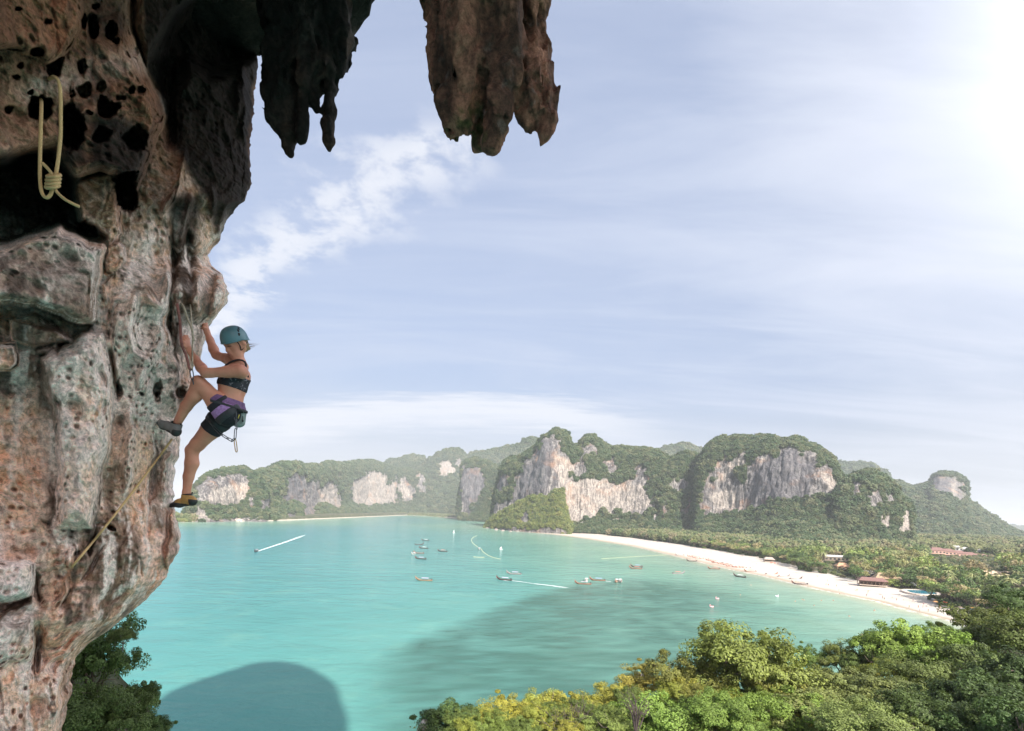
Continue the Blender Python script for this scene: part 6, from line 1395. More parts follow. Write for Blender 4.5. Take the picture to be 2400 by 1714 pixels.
# joints (photo pixels, view depth)
HEAD = J(551, 806, 4.47)
jt = dict(
    neck_t=J(556, 830, 4.48), neck_b=J(561, 851, 4.50), chest=J(553, 884, 4.50), ribs=J(545, 908, 4.50), waist=J(539, 938, 4.50), pelv=J(540, 962, 4.50),
    shN=J(561, 870, 4.34), elN=J(481, 875, 4.26), wrN=J(446, 825, 4.36), shF=J(546, 846, 4.64), elF=J(506, 833, 4.76), wrF=J(485, 778, 4.72),
    hipN=J(533, 970, 4.41), knN=J(466, 897, 4.30), anN=J(417, 989, 4.40), hipF=J(517, 982, 4.58), knF=J(450, 1056, 4.62), anF=J(437, 1155, 4.66))
rock_hand = rock_depth(428, 800, 4.6); rock_foot = rock_depth(375, 995, 4.6)
caps = []
def limb(*pr):
    for (a, ra), (b_, rb) in zip(pr[:-1], pr[1:]): caps.append((np.asarray(a), np.asarray(b_), ra, rb))
def lerp(a, b_, t): return np.asarray(a) * (1 - t) + np.asarray(b_) * t
j = jt
# torso
limb((j['pelv'] + (-.01, -.05, .0), .086), (j['waist'] + (0, -.028, 0), .086), (j['ribs'] + (0, -.04, 0), .088), (j['chest'] + (0, -.055, 0), .086)); limb((j['pelv'] + (-.01, .05, 0), .086), (j['waist'] + (0, .028, 0), .086), (j['ribs'] + (0, .04, 0), .088), (j['chest'] + (0, .05, 0), .086))
limb((j['chest'] + (.02, -.06, .02), .075), (j['shN'] + (.0, .03, .0), .058)); limb((j['chest'] + (.02, .06, .03), .07), (j['shF'] + (0, -.03, 0), .056))
limb((j['neck_b'] + (.01, 0, -.03), .066), (j['neck_b'], .052), (j['neck_t'], .046)); limb((j['ribs'] + (-.045, -.05, .03), .05), (j['ribs'] + (-.045, .05, .03), .05))
# hips and legs
limb((j['pelv'] + (.005, -.055, -.01), .090), (j['hipN'] + (.005, 0, .0), .094)); limb((j['pelv'] + (.005, .055, -.01), .090), (j['hipF'] + (.005, 0, 0), .090))
limb((j['hipN'], .098), (lerp(j['hipN'], j['knN'], .35), .083), (lerp(j['hipN'], j['knN'], .8), .060), (j['knN'], .056)); limb((j['knN'], .054), (lerp(j['knN'], j['anN'], .28) + (.016, 0, -.012), .056), (lerp(j['knN'], j['anN'], .6), .043), (j['anN'], .033))
limb((j['hipF'], .092), (lerp(j['hipF'], j['knF'], .35), .080), (lerp(j['hipF'], j['knF'], .8), .060), (j['knF'], .054)); limb((j['knF'], .053), (lerp(j['knF'], j['anF'], .3) + (.014, 0, 0), .056), (lerp(j['knF'], j['anF'], .62), .043), (j['anF'], .032), (J(436, 1166, 4.66), .034))
# arms
def arm(sh, el, wr): limb((sh, .055), (lerp(sh, el, .35), .046), (lerp(sh, el, .85), .037), (el, .035)); limb((el, .035), (lerp(el, wr, .25), .041), (lerp(el, wr, .65), .031), (wr, .023))
arm(j['shN'], j['elN'], j['wrN']); arm(j['shF'], j['elF'], j['wrF'])
# hands: palm and five bent fingers on the rock
KF = .007
def flimb(*pr):
    for (a, ra), (b_, rb) in zip(pr[:-1], pr[1:]): caps.append((np.asarray(a), np.asarray(b_), ra * 1.12, rb * 1.12, KF))
def hand(wr, palm, knuckles, tips, thumb, r=.0085):
    limb((wr, .024), (palm, .027)); kk = [np.asarray(k) for k in knuckles]
    for k in kk: flimb((wr * .55 + palm * .45, .016), (k, .0115))
    for k, (m_, t_) in zip(kk, tips): flimb((k, .0108), (m_, .0092), (t_, .0074))
    flimb((palm * .6 + wr * .4, .015), (thumb[0], .0115), (thumb[1], .0090))
pN = J(438, 810, 4.37)
hand(j['wrN'], pN, [J(430, 803, 4.335), J(433, 799, 4.355), J(437, 796, 4.375), J(441, 795, 4.395)],
     [(J(425, 796, 4.35), J(424, 804, 4.385)), (J(428, 791, 4.365), J(425, 799, 4.40)), (J(433, 788, 4.385), J(428, 794, 4.415)), (J(438, 788, 4.405), J(434, 792, 4.43))], (J(433, 812, 4.335), J(426, 811, 4.35)))
pF = J(481, 765, 4.72)
hand(j['wrF'], pF, [J(477, 760, 4.70), J(478, 757, 4.715), J(480, 755, 4.73), J(483, 754, 4.745)],
     [(J(472, 757, 4.70), J(469, 763, 4.71)), (J(473, 753, 4.72), J(469, 759, 4.73)), (J(476, 751, 4.735), J(471, 755, 4.745)), (J(480, 750, 4.75), J(475, 752, 4.76))], (J(478, 768, 4.69), J(473, 770, 4.70)))
# head: skull, face, jaw, nose, ear   (she looks left and down at her hand)
fw = (J(531, 813, 4.405) - HEAD); fw /= np.linalg.norm(fw); upv = np.array((.10, 0, 1.0)); upv -= fw * (upv @ fw); upv /= np.linalg.norm(upv); sdv = np.cross(upv, fw)
if sdv[1] > 0: sdv = -sdv            # towards the viewer
def HL(f, s, u_): return HEAD + fw * f + sdv * s + upv * u_
limb((HL(-.025, 0, .025), .079), (HL(.012, 0, .030), .074)); limb((HL(.03, 0, -.02), .058), (HL(.048, 0, -.07), .034), (HL(.062, 0, -.098), .020)); limb((HL(-.01, .03, -.04), .05), (HL(.045, .012, -.088), .026)); limb((HL(-.01, -.03, -.04), .05), (HL(.045, -.012, -.088), .026))
limb((HL(.078, 0, .012), .011), (HL(.098, 0, -.030), .0135)); limb((HL(.083, .009, -.034), .010), (HL(.083, -.009, -.034), .010))          # nose
limb((HL(.068, .03, .018), .017), (HL(.074, .0, .022), .015), (HL(.068, -.03, .018), .017))                                             # brow
limb((HL(.082, .012, -.060), .0085), (HL(.086, 0, -.059), .009), (HL(.082, -.012, -.060), .0085)); limb((HL(.080, .011, -.071), .0085), (HL(.083, 0, -.072), .009), (HL(.080, -.011, -.071), .0085))   # lips
limb((HL(.052, .036, -.030), .024), (HL(.05, .036, -.03), .024)); limb((HL(.052, -.036, -.030), .024), (HL(.05, -.036, -.03), .024))   # cheeks
limb((HL(-.022, .076, .012), .013), (HL(-.030, .080, -.012), .012), (HL(-.020, .074, -.032), .009)); limb((HL(-.022, -.076, .012), .013), (HL(-.02, -.074, -.032), .009))
limb((HL(-.01, 0, -.03), .052), (j['neck_t'] + (0, 0, .0), .046))
SKIN = list(caps)
def capsule_mesh(cl, h, k, grow=0.0, cuts=(), pad=.05, extra=None):
    pts = np.array([c[0] for c in cl] + [c[1] for c in cl]); rmax = max(max(c[2], c[3]) for c in cl)
    lo = pts.min(0) - rmax - pad - grow; hi = pts.max(0) + rmax + pad + grow; dims = tuple(((hi - lo) / h).astype(int) + 1)
    f = blob_field(cl, lo, dims, h, k) - grow
    if cuts or extra:
        X, Y, Z = np.meshgrid(*[(lo[i] + h * np.arange(dims[i])).astype(np.float32) for i in range(3)], indexing='ij')
        for p0, nn in cuts:
            nn = np.asarray(nn, float); nn = nn / np.linalg.norm(nn); f = np.maximum(f, (X - p0[0]) * nn[0] + (Y - p0[1]) * nn[1] + (Z - p0[2]) * nn[2])
        if extra: f = extra(f, X, Y, Z)
    return surface_nets(f, lo, h)
def smooth_v(V, F, it=2):
    for _ in range(it):
        S = np.zeros_like(V); c = np.zeros(len(V))
        for a in range(4): np.add.at(S, F[:, a], V[F[:, (a + 1) % 4]] + V[F[:, (a + 3) % 4]]); np.add.at(c, F[:, a], 2)
        V = V * .5 + .5 * S / c[:, None]
    return V
# skin
m_skin, g, b = new_mat('skin'); t = g.n('ShaderNodeTexCoord').outputs['Object']
base = g.mix(g.ss(g.noise(t, 7, 4, .6), .35, .7), (.62, .28, .195), (.52, .21, .145))
ms = g.sep(g.attr('face')); base = g.mix(ms[0], base, (.10, .060, .05)); base = g.mix(g.math('MULTIPLY', ms[1], .75), base, (.42, .14, .12))
g.put(b.inputs['Base Color'], base); b.inputs['Roughness'].default_value = .45; b.inputs['Specular IOR Level'].default_value = .4
b.inputs['Subsurface Weight'].default_value = .12; b.inputs['Subsurface Radius'].default_value = (.02, .008, .004); b.inputs['Subsurface Scale'].default_value = .4
g.put(b.inputs['Normal'], g.bump(g.noise(t, 260, 3), .15, .001))
V, F = capsule_mesh(SKIN, .0062, .020); V = smooth_v(V, F, 1)
rel = V - HEAD; lf, ls, lu = rel @ fw, rel @ sdv, rel @ upv
eye = np.zeros(len(V)); lip = np.zeros(len(V))
for s in (-1, 1):
    e = np.hypot((ls - s * .031) / .017, (lu - .002) / .0075); eye = np.maximum(eye, sstep(-e, -1.25, -.7) * (lf > .03)); br = np.hypot((ls - s * .033) / .022, (lu - .021) / .005); eye = np.maximum(eye, .55 * sstep(-br, -1.3, -.7) * (lf > .03))
lip = sstep(-np.hypot(ls / .024, (lu + .066) / .010), -1.2, -.8) * (lf > .05)
me = mesh('person', V, F, m_skin); attr_col(me, 'face', np.stack([eye, lip, 0 * lip], 1))
person = obj('person', me); tag(person, 'woman in a blue helmet climbing the cliff with one knee drawn up', 'person')
def child(name, V, F, mat, par=person, sm=True, label=None):
    o = obj(name, mesh(name, V, F, mat, sm), par)
    if label: o['label'] = label
    return o
# hair: cap under the helmet, loose knot at the neck and flying strands
m_hair = flat_mat('blond_hair', (.25, .155, .085), .5, .35, 60)
hc = [(HL(-.035, 0, .02), HL(-.05, 0, -.03), .076, .060), (HL(-.045, .04, .0), HL(-.06, .030, -.05), .042, .030), (HL(-.045, -.04, 0), HL(-.06, -.03, -.05), .042, .03), (HL(-.088, 0, -.04), HL(-.10, .01, -.07), .026, .016), (HL(.045, .055, .030), HL(-.02, .070, .034), .014, .020)]
V, F = capsule_mesh(hc, .006, .02); V = V + (fbm((V @ np.stack([fw, sdv, upv * .25], 1)) * 90, 2) * .004)[:, None] * (V - HEAD) / .08; child('hair', V, F, m_hair)
mb = MB(); rs = np.random.RandomState(4)
for k in range(14):
    a = HL(-.10, rs.uniform(-.02, .03), rs.uniform(-.07, -.01)); e = a + (rs.uniform(.03, .10), rs.uniform(-.02, .02), rs.uniform(-.03, .035)); mb.tube(spline([a, (a + e) / 2 + (0, 0, rs.uniform(-.01, .012)), e], 6), np.linspace(.0014, .0005, 6), 4, False)
mb.build('hair_strand', m_hair, person)
# helmet: shell with slots, rim and straps
m_helm = flat_mat('helmet_shell', (.085, .18, .22), .42, .10, 9); m_black = flat_mat('black_webbing', (.018, .018, .022), .7, .2, 30); m_pad = flat_mat('dark_slot', (.012, .013, .016), .8)
hcn = HL(-.012, 0, .035); na, nb = 64, 28
th = np.linspace(0, 2 * math.pi, na, endpoint=False); ph = np.linspace(0, math.pi / 2 * .985, nb)
Vh_ = []
for i, p_ in enumerate(ph):
    cr, sr = math.cos(p_), math.sin(p_)
    fx_ = np.cos(th) * .118 * cr ** .82; sx_ = np.sin(th) * .100 * cr ** .82; uz = .112 * sr + .0 * th
    if i < 4: fx_ *= 1 + .03 * (4 - i) / 4 * (np.cos(th) > .4); uz = uz - (.030 * np.clip(-np.cos(th), 0, 1) + .006) * (1 - i / 4)
    uz = uz + .004 * np.abs(np.sin(th * 1)) * 0
    Vh_.append(hcn + fx_[:, None] * fw + sx_[:, None] * sdv + uz[:, None] * upv)
# soft ridge lines over the crown
Vh_ = np.concatenate(Vh_); top_ = hcn + upv * .1125; inn = [hcn + (v - hcn) * .93 for v in Vh_[:na]]
mbh = MB().add(np.concatenate([Vh_, [top_]]), grid_faces(nb, na, True)); mbh.T.append(np.stack([(nb - 1) * na + np.arange(na), (nb - 1) * na + (np.arange(na) + 1) % na, np.full(na, nb * na)], 1))
mbh.add(np.concatenate([Vh_[:na], np.array(inn), np.array(inn) + upv * .03]), grid_faces(3, na, True)[:, ::-1])
helmet = mbh.build('helmet', m_helm, person)
def on_helmet(a, p_, lift=1.004):
    cr, sr = math.cos(p_), math.sin(p_); return hcn + (fw * (math.cos(a) * .118 * cr ** .82) + sdv * (math.sin(a) * .100 * cr ** .82) + upv * (.112 * sr)) * lift
def slot(a0, p0, da, dp, slant=.25, n=10):
    t_ = np.linspace(0, 2 * math.pi, n, endpoint=False); ring = [on_helmet(a0 + da * math.cos(x) + slant * dp * math.sin(x), p0 + dp * math.sin(x) * (1 - .25 * math.cos(x)), 1.006) for x in t_]; c_ = on_helmet(a0, p0, 1.006)
    MB().add(np.array(ring + [c_]), [(k, (k + 1) % n, n) for k in range(n)]).build('vent', m_pad, helmet, False)
for a0, p0, da, dp in ((1.66, .66, .10, .13), (1.90, .80, .10, .13), (2.2, .93, .13, .10), (1.52, .38, .10, .12), (2.85, .30, .06, .12)):
    slot(a0, p0, da, dp)
rim = np.concatenate([Vh_[:na], Vh_[:1]]); MB().tube(rim, .0045, 6, False).build('rim', m_helm, helmet)
mb = MB()
for s in (1, -1):
    mb.tube(spline([HL(.035, s * .086, .028), HL(.022, s * .084, -.01), HL(.018, s * .066, -.055), HL(.035, s * .035, -.098), HL(.045, 0, -.118)], 14), .0045, 6); mb.tube(spline([HL(-.07, s * .080, .0), HL(-.03, s * .086, -.025), HL(.012, s * .070, -.052)], 8), .0042, 6)
mb.build('chin_strap', m_black, helmet)
# crop top with straps
m_top, g, b = new_mat('printed_top'); t = g.n('ShaderNodeTexCoord').outputs['Object']
fl = g.ss(g.noise(t, 38, 3, .6, .6), .58, .66); g.put(b.inputs['Base Color'], g.mix(g.math('MULTIPLY', fl, .6), (.014, .015, .024), (.30, .28, .33))); b.inputs['Roughness'].default_value = .75
tors = caps[:6] + caps[6:10] + [c for c in caps[10:14]]
ax_t = (j['neck_b'] - j['waist']); ax_t /= np.linalg.norm(ax_t)
V, F = capsule_mesh(SKIN[:14], .0062, .02, .0055, [(j['ribs'] - ax_t * .012, -ax_t + np.array((.0, 0, 0))), (j['chest'] + ax_t * .028 + (0, -.05, 0), ax_t + np.array((.35, -.1, 0)))])
child('crop_top', V, F, m_top)
mb = MB()
for s, sh in ((-1, j['shN']), (1, j['shF'])):
    bs = lerp(j['neck_b'], sh, .45); f_ = j['chest'] + (-.085, s * .06, .02); bk = j['chest'] + (.09, s * .035, .01)
    mb.tube(spline([f_, lerp(f_, bs, .55) + (-.045, 0, .04), bs + (-.012, 0, .058), bs + (.055, 0, .028), bk], 14), .0085, 6)
mb.build('shoulder_strap', m_black, person)
# shorts, purple waistband and side panel
m_short = flat_mat('black_shorts', (.016, .016, .024), .8, .25, 40); m_purple = flat_mat('purple_knit', (.15, .075, .19), .8, .25, 30); m_lilac = flat_mat('lilac_panel', (.36, .20, .46), .75, .3, 60)
dN = (j['knN'] - j['hipN']); dN /= np.linalg.norm(dN); dF = (j['knF'] - j['hipF']); dF /= np.linalg.norm(dF)
hipc = SKIN[0:2] + SKIN[3:4]
legN = [(j['hipN'], lerp(j['hipN'], j['knN'], .35), .098, .083), (lerp(j['hipN'], j['knN'], .35), lerp(j['hipN'], j['knN'], .8), .083, .060)]; legF = [(j['hipF'], lerp(j['hipF'], j['knF'], .35), .092, .080), (lerp(j['hipF'], j['knF'], .35), lerp(j['hipF'], j['knF'], .8), .080, .060)]
pel = [(j['pelv'] + (-.01, -.05, 0), lerp(j['pelv'], j['waist'], .8) + (0, -.03, 0), .086, .086), (j['pelv'] + (-.01, .05, 0), lerp(j['pelv'], j['waist'], .8) + (0, .03, 0), .086, .086), (j['pelv'] + (.005, -.055, -.01), j['hipN'] + (.005, 0, 0), .090, .094), (j['pelv'] + (.005, .055, -.01), j['hipF'] + (.005, 0, 0), .090, .090)]
hemN = lerp(j['hipN'], j['knN'], .40); hemF = lerp(j['hipF'], j['knF'], .36)
V0, F0 = capsule_mesh(pel, .0062, .02, .0068, [(j['pelv'] + ax_t * .040, ax_t)]); V1, F1 = capsule_mesh(pel[2:3] + legN, .0062, .02, .0068, [(hemN, dN)]); V2, F2 = capsule_mesh(pel[3:] + legF, .0062, .02, .0064, [(hemF, dF)])
child('shorts', np.concatenate([V0, V1, V2]), np.concatenate([F0, F1 + len(V0), F2 + len(V0) + len(V1)]), m_short)
tight = SKIN[:14] + pel; keepx = (j['pelv'] + (-.045, 0, 0), (-1, 0, -.15))
V, F = capsule_mesh(SKIN[:14] + pel[:2], .0062, .02, .010, [(j['pelv'] + ax_t * .036, -ax_t), (j['waist'] + ax_t * .010, ax_t)]); child('waistband', V, F, m_purple)
V, F = capsule_mesh(pel[2:3] + legN, .0062, .02, .0095, [(lerp(j['hipN'], j['knN'], .24), dN), (lerp(j['hipN'], j['knN'], .02), -dN), (j['hipN'] + (0, -.02, 0), (0, 1, 0))]); child('side_panel', V, F, m_lilac)
# harness: waist belt, leg loops, gear loops
m_belt = flat_mat('harness_webbing', (.030, .032, .040), .7, .3, 30); m_pinkw = flat_mat('pink_webbing', (.62, .12, .15), .6, .1, 30); m_bluew = flat_mat('blue_cord', (.10, .26, .36), .6); m_grey = flat_mat('grey_cord', (.30, .32, .35), .6)
harness = bpy.data.objects.new('harness', None); COL.objects.link(harness); harness.parent = person
V, F = capsule_mesh(tight, .0062, .02, .0135, [(j['pelv'] + ax_t * .016, -ax_t), (j['pelv'] + ax_t * .038, ax_t), keepx]); child('waist_belt', V, F, m_belt, harness)
V, F = capsule_mesh(pel[2:3] + legN, .0062, .02, .013, [(lerp(j['hipN'], j['knN'], .06), dN), (lerp(j['hipN'], j['knN'], -.12), -dN)]); child('leg_loop', V, F, m_belt, harness)
V, F = capsule_mesh(pel[3:4] + legF, .0062, .02, .013, [(lerp(j['hipF'], j['knF'], .17), dF), (lerp(j['hipF'], j['knF'], .04), -dF)]); child('leg_loop', V, F, m_belt, harness)
nearY = 4.375
MB().tube(spline([J(526, 947, 4.39), J(538, 950, nearY - .01), J(551, 951, nearY), J(553, 958, nearY)], 12), .0042, 6).build('gear_loop', m_bluew, harness)
MB().tube(spline([J(533, 951, nearY), J(544, 955, nearY - .015), J(551, 964, nearY), J(552, 972, nearY)], 12), .0065, 6).build('gear_loop', m_pinkw, harness)
MB().tube(spline([J(529, 950, 4.385), J(540, 957, nearY - .012), J(548, 966, nearY - .005), J(549, 976, nearY)], 12), .0042, 6).build('gear_loop', m_grey, harness)
# chalk bag
m_bag = flat_mat('chalk_bag_cloth', (.20, .24, .24), .85, .3, 25); bag = bpy.data.objects.new('chalk_bag', None); COL.objects.link(bag); bag.parent = person
bc = [(J(561, 968, 4.46), J(557, 990, 4.46), .038, .044), (J(567, 968, 4.47), J(563, 990, 4.47), .036, .040)]
V, F = capsule_mesh(bc, .0062, .02, 0, [(J(562, 962, 4.46), (.25, 0, 1))]); child('pouch', V, F, m_bag, bag)
rim_c = J(564, 962, 4.465); tt_ = np.linspace(0, 6.2832, 24); ringp = rim_c + .052 * np.cos(tt_)[:, None] * np.array((.92, 0, -.30)) + .045 * np.sin(tt_)[:, None] * np.array((0, 1, 0)); MB().tube(ringp, .010, 7, False).build('bag_rim', m_black, bag)
MB().tube(spline([J(551, 957, 4.40), J(560, 961, 4.37), J(568, 964, 4.40), J(567, 967, 4.43)], 10), [.012] * 9 + [.006], 7).build('bag_closure', m_black, bag)
MB().tube(spline([J(565, 974, 4.44), J(569, 977, 4.44), J(569, 987, 4.44)], 8), .003, 5).tube([J(569, 985, 4.44), J(569, 989, 4.44)], .007, 6).build('toggle_cord', m_black, bag)
MB().tube([J(561, 972, 4.385), J(558, 981, 4.385)], .004, 5).build('gear_tab', flat_mat('yellow_tab', (.65, .52, .10), .6), bag)
# daisy chain of links and carabiners hanging from the harness
m_steel = flat_mat('dark_metal', (.10, .11, .125), .35, .2, 20, .85); m_gold = flat_mat('gold_metal', (.40, .27, .11), .4, .2, 20, .8)
def ring_link(a, b_, w, r, mat, name, par, twist=0.0, n=22):
    a, b_ = np.asarray(a, float), np.asarray(b_, float); ax_ = b_ - a; L = np.linalg.norm(ax_); ax_ /= L; sd_ = np.cross(ax_, (0, 1, 0)); sd_ /= np.linalg.norm(sd_); nn_ = np.cross(ax_, sd_); sd_ = sd_ * math.cos(twist) + nn_ * math.sin(twist)
    t_ = np.linspace(0, 2 * math.pi, n + 1); x = np.sign(np.cos(t_)) * np.abs(np.cos(t_)) ** .6 * L / 2; y = np.sign(np.sin(t_)) * np.abs(np.sin(t_)) ** .75 * w
    pts = (a + b_) / 2 + x[:, None] * ax_ + y[:, None] * sd_
    return MB().tube(pts, r, 6, False).build(name, mat, par)
lanyard = bpy.data.objects.new('lanyard', None); COL.objects.link(lanyard); lanyard.parent = person
ch1 = [(551, 964), (551.5, 983), (554, 1008), (551, 1030), (551, 1033)]
for k, (a, b_) in enumerate((((551.5, 963), (551.5, 985)), ((553, 982), (555, 1007)), ((552.5, 1004), (550.5, 1031)), ((550, 1028), (542, 1035)))): ring_link(J(*a, 4.36), J(*b_, 4.36), .0085, .0034, m_steel, 'chain_link', lanyard, .5 * (k % 2))
for k, (a, b_) in enumerate((((498, 998), (521, 1021)), ((518, 1018), (535, 1029)), ((532, 1027), (546, 1034)))): ring_link(J(*a, 4.40 - .012 * k), J(*b_, 4.385 - .01 * k), .0085, .0036, m_steel, 'chain_link', lanyard, .35 * (k % 2))
MB().tube(spline([J(486, 975, 4.45), J(492, 990, 4.42), J(500, 1000, 4.40)], 6), .006, 6).build('chain_link', m_steel, lanyard)
ring_link(J(550.5, 1029, 4.36), J(554.5, 1060, 4.36), .0105, .0038, m_gold, 'carabiner', lanyard, .25)
# shoes
m_tan = flat_mat('tan_leather', (.42, .235, .075), .6, .2, 25); m_rub = flat_mat('black_rubber', (.022, .022, .025), .6, .2, 20); m_shoegrey = flat_mat('grey_suede', (.16, .155, .16), .8, .2, 20)
def shoe(heel, ball, toe, up_, ankle, wd, dk_toe, label=None, top=m_tan, turn=None):
    root = bpy.data.objects.new('shoe', None); COL.objects.link(root); root.parent = person
    if label: root['label'] = label
    heel, ball, toe, up_, ankle = map(np.asarray, (heel, ball, toe, up_, ankle)); mid_ = (heel + ball) / 2
    side = np.cross(toe - heel, up_); side /= np.linalg.norm(side)
    body = [(heel + up_ * .030, mid_ + up_ * .034, .034, .032), (mid_ + up_ * .032, ball + up_ * .024, .032, .030), (ball + up_ * .022, toe + up_ * .012, .029, .014), (heel + up_ * .035, ankle, .033, .037), (mid_ + up_ * .040, ankle, .029, .036), (ball + up_ * .020 - side * .008, ball + up_ * .020 + side * .008, .030, .030)]
    V, F = capsule_mesh(body, .0055, .022, .003, [(ankle + up_ * .006, up_)]); child('upper', V, F, top, root)
    V, F = capsule_mesh(body[:3] + body[5:], .0055, .02, .0065, [(mid_ + up_ * .014, up_)]); child('sole', V, F, m_rub, root)
    V, F = capsule_mesh(body[1:3] + body[5:], .0055, .02, .0055, [(lerp(ball, toe, dk_toe), heel - toe)]); child('toe_cap', V, F, m_rub, root)
    V, F = capsule_mesh(body[:1] + body[3:4], .0055, .02, .0055, [(lerp(heel, mid_, .15), mid_ - heel), (heel + up_ * .050, up_)]); child('heel_cup', V, F, m_rub, root)
    tq = np.linspace(0, 6.2832, 18); fwd_ = (toe - heel) / np.linalg.norm(toe - heel)
    MB().tube(ankle + up_ * .008 + .037 * (np.cos(tq)[:, None] * fwd_ + np.sin(tq)[:, None] * side), .006, 6, False).build('collar', m_black, root)
    MB().tube(spline([ankle + up_ * .004 - fwd_ * .036, ankle + up_ * .022 - fwd_ * .046, ankle + up_ * .026 - fwd_ * .040], 6), .0055, 5).build('pull_tab', m_black, root)
    for k in range(3):
        c_ = lerp(ankle, ball + up_ * .045, .25 + .24 * k); MB().tube(spline([c_ - side * .030 - up_ * .012, c_ + up_ * .010, c_ + side * .030 - up_ * .012], 8), .006, 5).build('lace', m_black, root)
    return root
def upof(px0, py0, px1, py1): v = P(px1, py1, 4.5) - P(px0, py0, 4.5); return v / np.linalg.norm(v)
shoe(J(449, 1183, 4.66), J(420, 1185, 4.65), J(401, 1188, 4.65), upof(428, 1186, 433, 1150), J(438, 1162, 4.66), .03, .25, 'tan climbing shoe on the lower foot, toe on the rock')
shoe(J(411, 1020, 4.38), J(384, 1002, 4.40), J(360, 986, 4.43), upof(398, 1015, 405, 985) + np.array((0, -.15, 0)), J(414, 995, 4.395), .03, .55, 'grey-topped climbing shoe with tan heel strap on the raised foot', m_shoegrey)
# ================================================================== ropes and slings on the rock
m_rope, g, b = new_mat('yellow_rope'); t = g.n('ShaderNodeTexCoord').outputs['Object']
wv = g.n('ShaderNodeTexWave', wave_type='BANDS'); wv.inputs['Scale'].default_value = 90; wv.inputs['Distortion'].default_value = 6; g.put(wv.inputs['Vector'], t)
g.put(b.inputs['Base Color'], g.mix(wv.outputs['Fac'], (.56, .36, .16), (.72, .49, .25))); b.inputs['Roughness'].default_value = .8; g.put(b.inputs['Normal'], g.bump(wv.outputs['Fac'], .6, .004))
m_redrope = flat_mat('red_sling', (.22, .085, .075), .8, .3, 40); m_tanrope = flat_mat('tan_sling', (.36, .30, .23), .8, .3, 40)
def S1(x, y): return x / 5.414, y / 5.414
def S2(x, y): return x / 5.414, 300 + y / 5.414
dR = min(rock_depth(135, 215), rock_depth(140, 300), rock_depth(95, 330), rock_depth(100, 400)) - .10
dR = max(dR, 1.9)
rr = 20 / 5.414 * dR / FPX
root = bpy.data.objects.new('rope_loop', None); COL.objects.link(root); root.location = P(*S2(680, 680), dR); tag(root, 'thick yellow rope loop threaded through the rock pocket and tied in a coiled knot', 'rope'); off_ = np.array(root.location)
def rp(pts, r, name, n=40, dz_=None, mat=m_rope):
    w = np.array([P(p[0], p[1], dR + (p[2] if len(p) > 2 else 0)) for p in pts]) - off_; return MB().tube(spline(w, n), r, 9).build(name, mat, root)
rp([(*S1(610, 1010), .14), (*S1(660, 985), .03), (*S1(700, 985), -.01), (*S1(745, 1040), -.01), (*S1(768, 1200), 0), (*S1(770, 1500), 0), (*S2(768, 100), 0), (*S2(745, 350), 0), (*S2(715, 560), 0), (*S2(700, 640), .0)], rr, 'strand')
rp([(*S1(520, 1260), .16), (*S1(525, 1330), .05), (*S1(522, 1500), .0), (*S2(515, 100), 0), (*S2(508, 380), 0), (*S2(508, 640), 0), (*S2(530, 820), -.01), (*S2(585, 885), -.015), (*S2(640, 850), -.01), (*S2(665, 760), 0)], rr, 'strand')
rp([(*S2(655, 600), -.01), (*S2(640, 560), -.02), (*S2(590, 500), -.025), (*S2(540, 450), -.03)], rr, 'strand', 16)
rp([(*S2(690, 760), -.01), (*S2(735, 830), -.02), (*S2(830, 910), -.03), (*S2(930, 965), -.03), (*S2(1005, 1000), -.02)], rr * .95, 'tail', 20)
for k, yy in enumerate((610, 655, 700, 742)):
    cx, cy = 680 - 5 * k, yy; pts = [(*S2(cx + 82 * math.cos(a), cy + 16 * math.sin(a) - 12 * math.cos(a)), -.036 * math.sin(a) - .0) for a in np.linspace(0, 2 * math.pi, 18)]; rp(pts, rr * 1.05, 'knot_coil', 30)
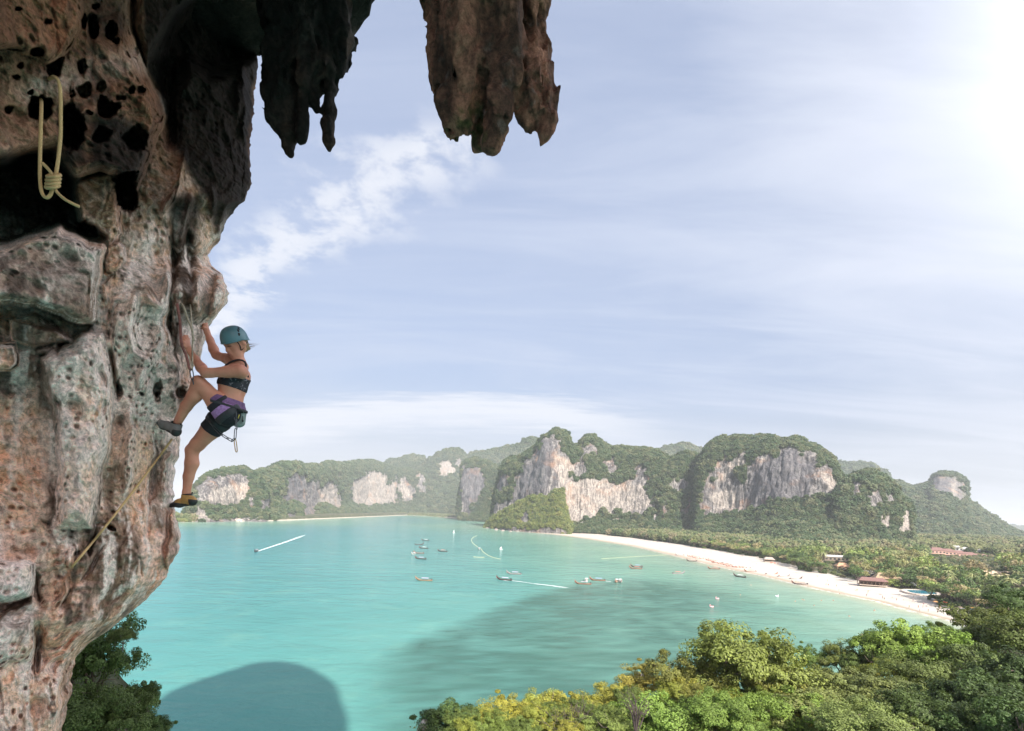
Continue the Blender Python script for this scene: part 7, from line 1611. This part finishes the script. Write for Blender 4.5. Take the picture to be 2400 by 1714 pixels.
# red and tan slings by the climber's hand, with two chain links
dS_ = min(rock_depth(420, 760), rock_depth(428, 800), rock_depth(418, 715), 4.6) - .03; dS_ = min(max(dS_, 4.2), 4.36)
def sling(name, pts, r, mat, label, cat='sling'):
    w = np.array([P(*p) for p in pts]); o = MB().tube(spline(w, 40), r, 7).build(name, mat); return tag(o, label, cat)
def T1(x, y): return 400 + x / 6.768, 720 + y / 6.768
sling('sling', [(416, 708, dS_ + .1), (*T1(112, 0), dS_), (*T1(150, 250), dS_), (*T1(165, 520), dS_), (*T1(190, 640), dS_), (*T1(250, 780), dS_), (*T1(295, 960), dS_), (*T1(318, 1000), dS_)], .0105, m_redrope, 'dark red sling hanging down the rock past the climber\'s near hand')
sling('sling', [(420, 706, dS_ + .1), (*T1(205, 0), dS_ + .02), (*T1(260, 170), dS_ + .02), (*T1(330, 330), dS_ + .01), (*T1(352, 470), dS_ + .01), (*T1(365, 530), dS_ + .01)], .009, m_tanrope, 'tan knotted sling hanging right of the dark red one')
sling('sling', [(*T1(310, -70), dS_ + .14), (*T1(325, 150), dS_ + .05), (*T1(335, 330), dS_ + .03), (*T1(360, 480), dS_ + .01), (*T1(345, 620), dS_ + .02), (*T1(345, 960), dS_ + .01), (*T1(328, 1000), dS_)], .006, m_tanrope, 'thin pale sling running down from behind the tan knot to the chain link')
root = bpy.data.objects.new('anchor_chain', None); COL.objects.link(root); tag(root, 'two steel chain links dangling from the slings beside the raised knee', 'chain')
ring_link(P(*T1(322, 985), dS_), P(*T1(348, 1148), dS_), .0150, .0042, m_steel, 'chain_link', root, .2); ring_link(P(*T1(345, 1135), dS_), P(*T1(364, 1225), dS_), .0075, .0038, m_steel, 'chain_link', root, .9)
# rope running down the wall from below the raised foot
pts = []
for k, t_ in enumerate(np.linspace(0, 1, 40)):
    x = 403 + (168 - 403) * t_; y = 1030 + (1330 - 1030) * t_ + 6 * math.sin(math.pi * t_); pts.append((x, y, rock_depth(x, y, 4.4) - .02))
dd_ = np.array([p[2] for p in pts]); dd_ = np.array([min(dd_[max(0, i - 1):i + 2]) for i in range(len(dd_))]) - .015; dd_ = np.minimum(dd_, np.convolve(np.pad(dd_, 1, 'edge'), np.ones(3) / 3, 'valid'))
sling('rope', [(p[0], p[1], d_) for p, d_ in zip(pts, dd_)], .0085, m_rope, 'yellow rope running diagonally down the pale rock from below the raised shoe', 'rope')
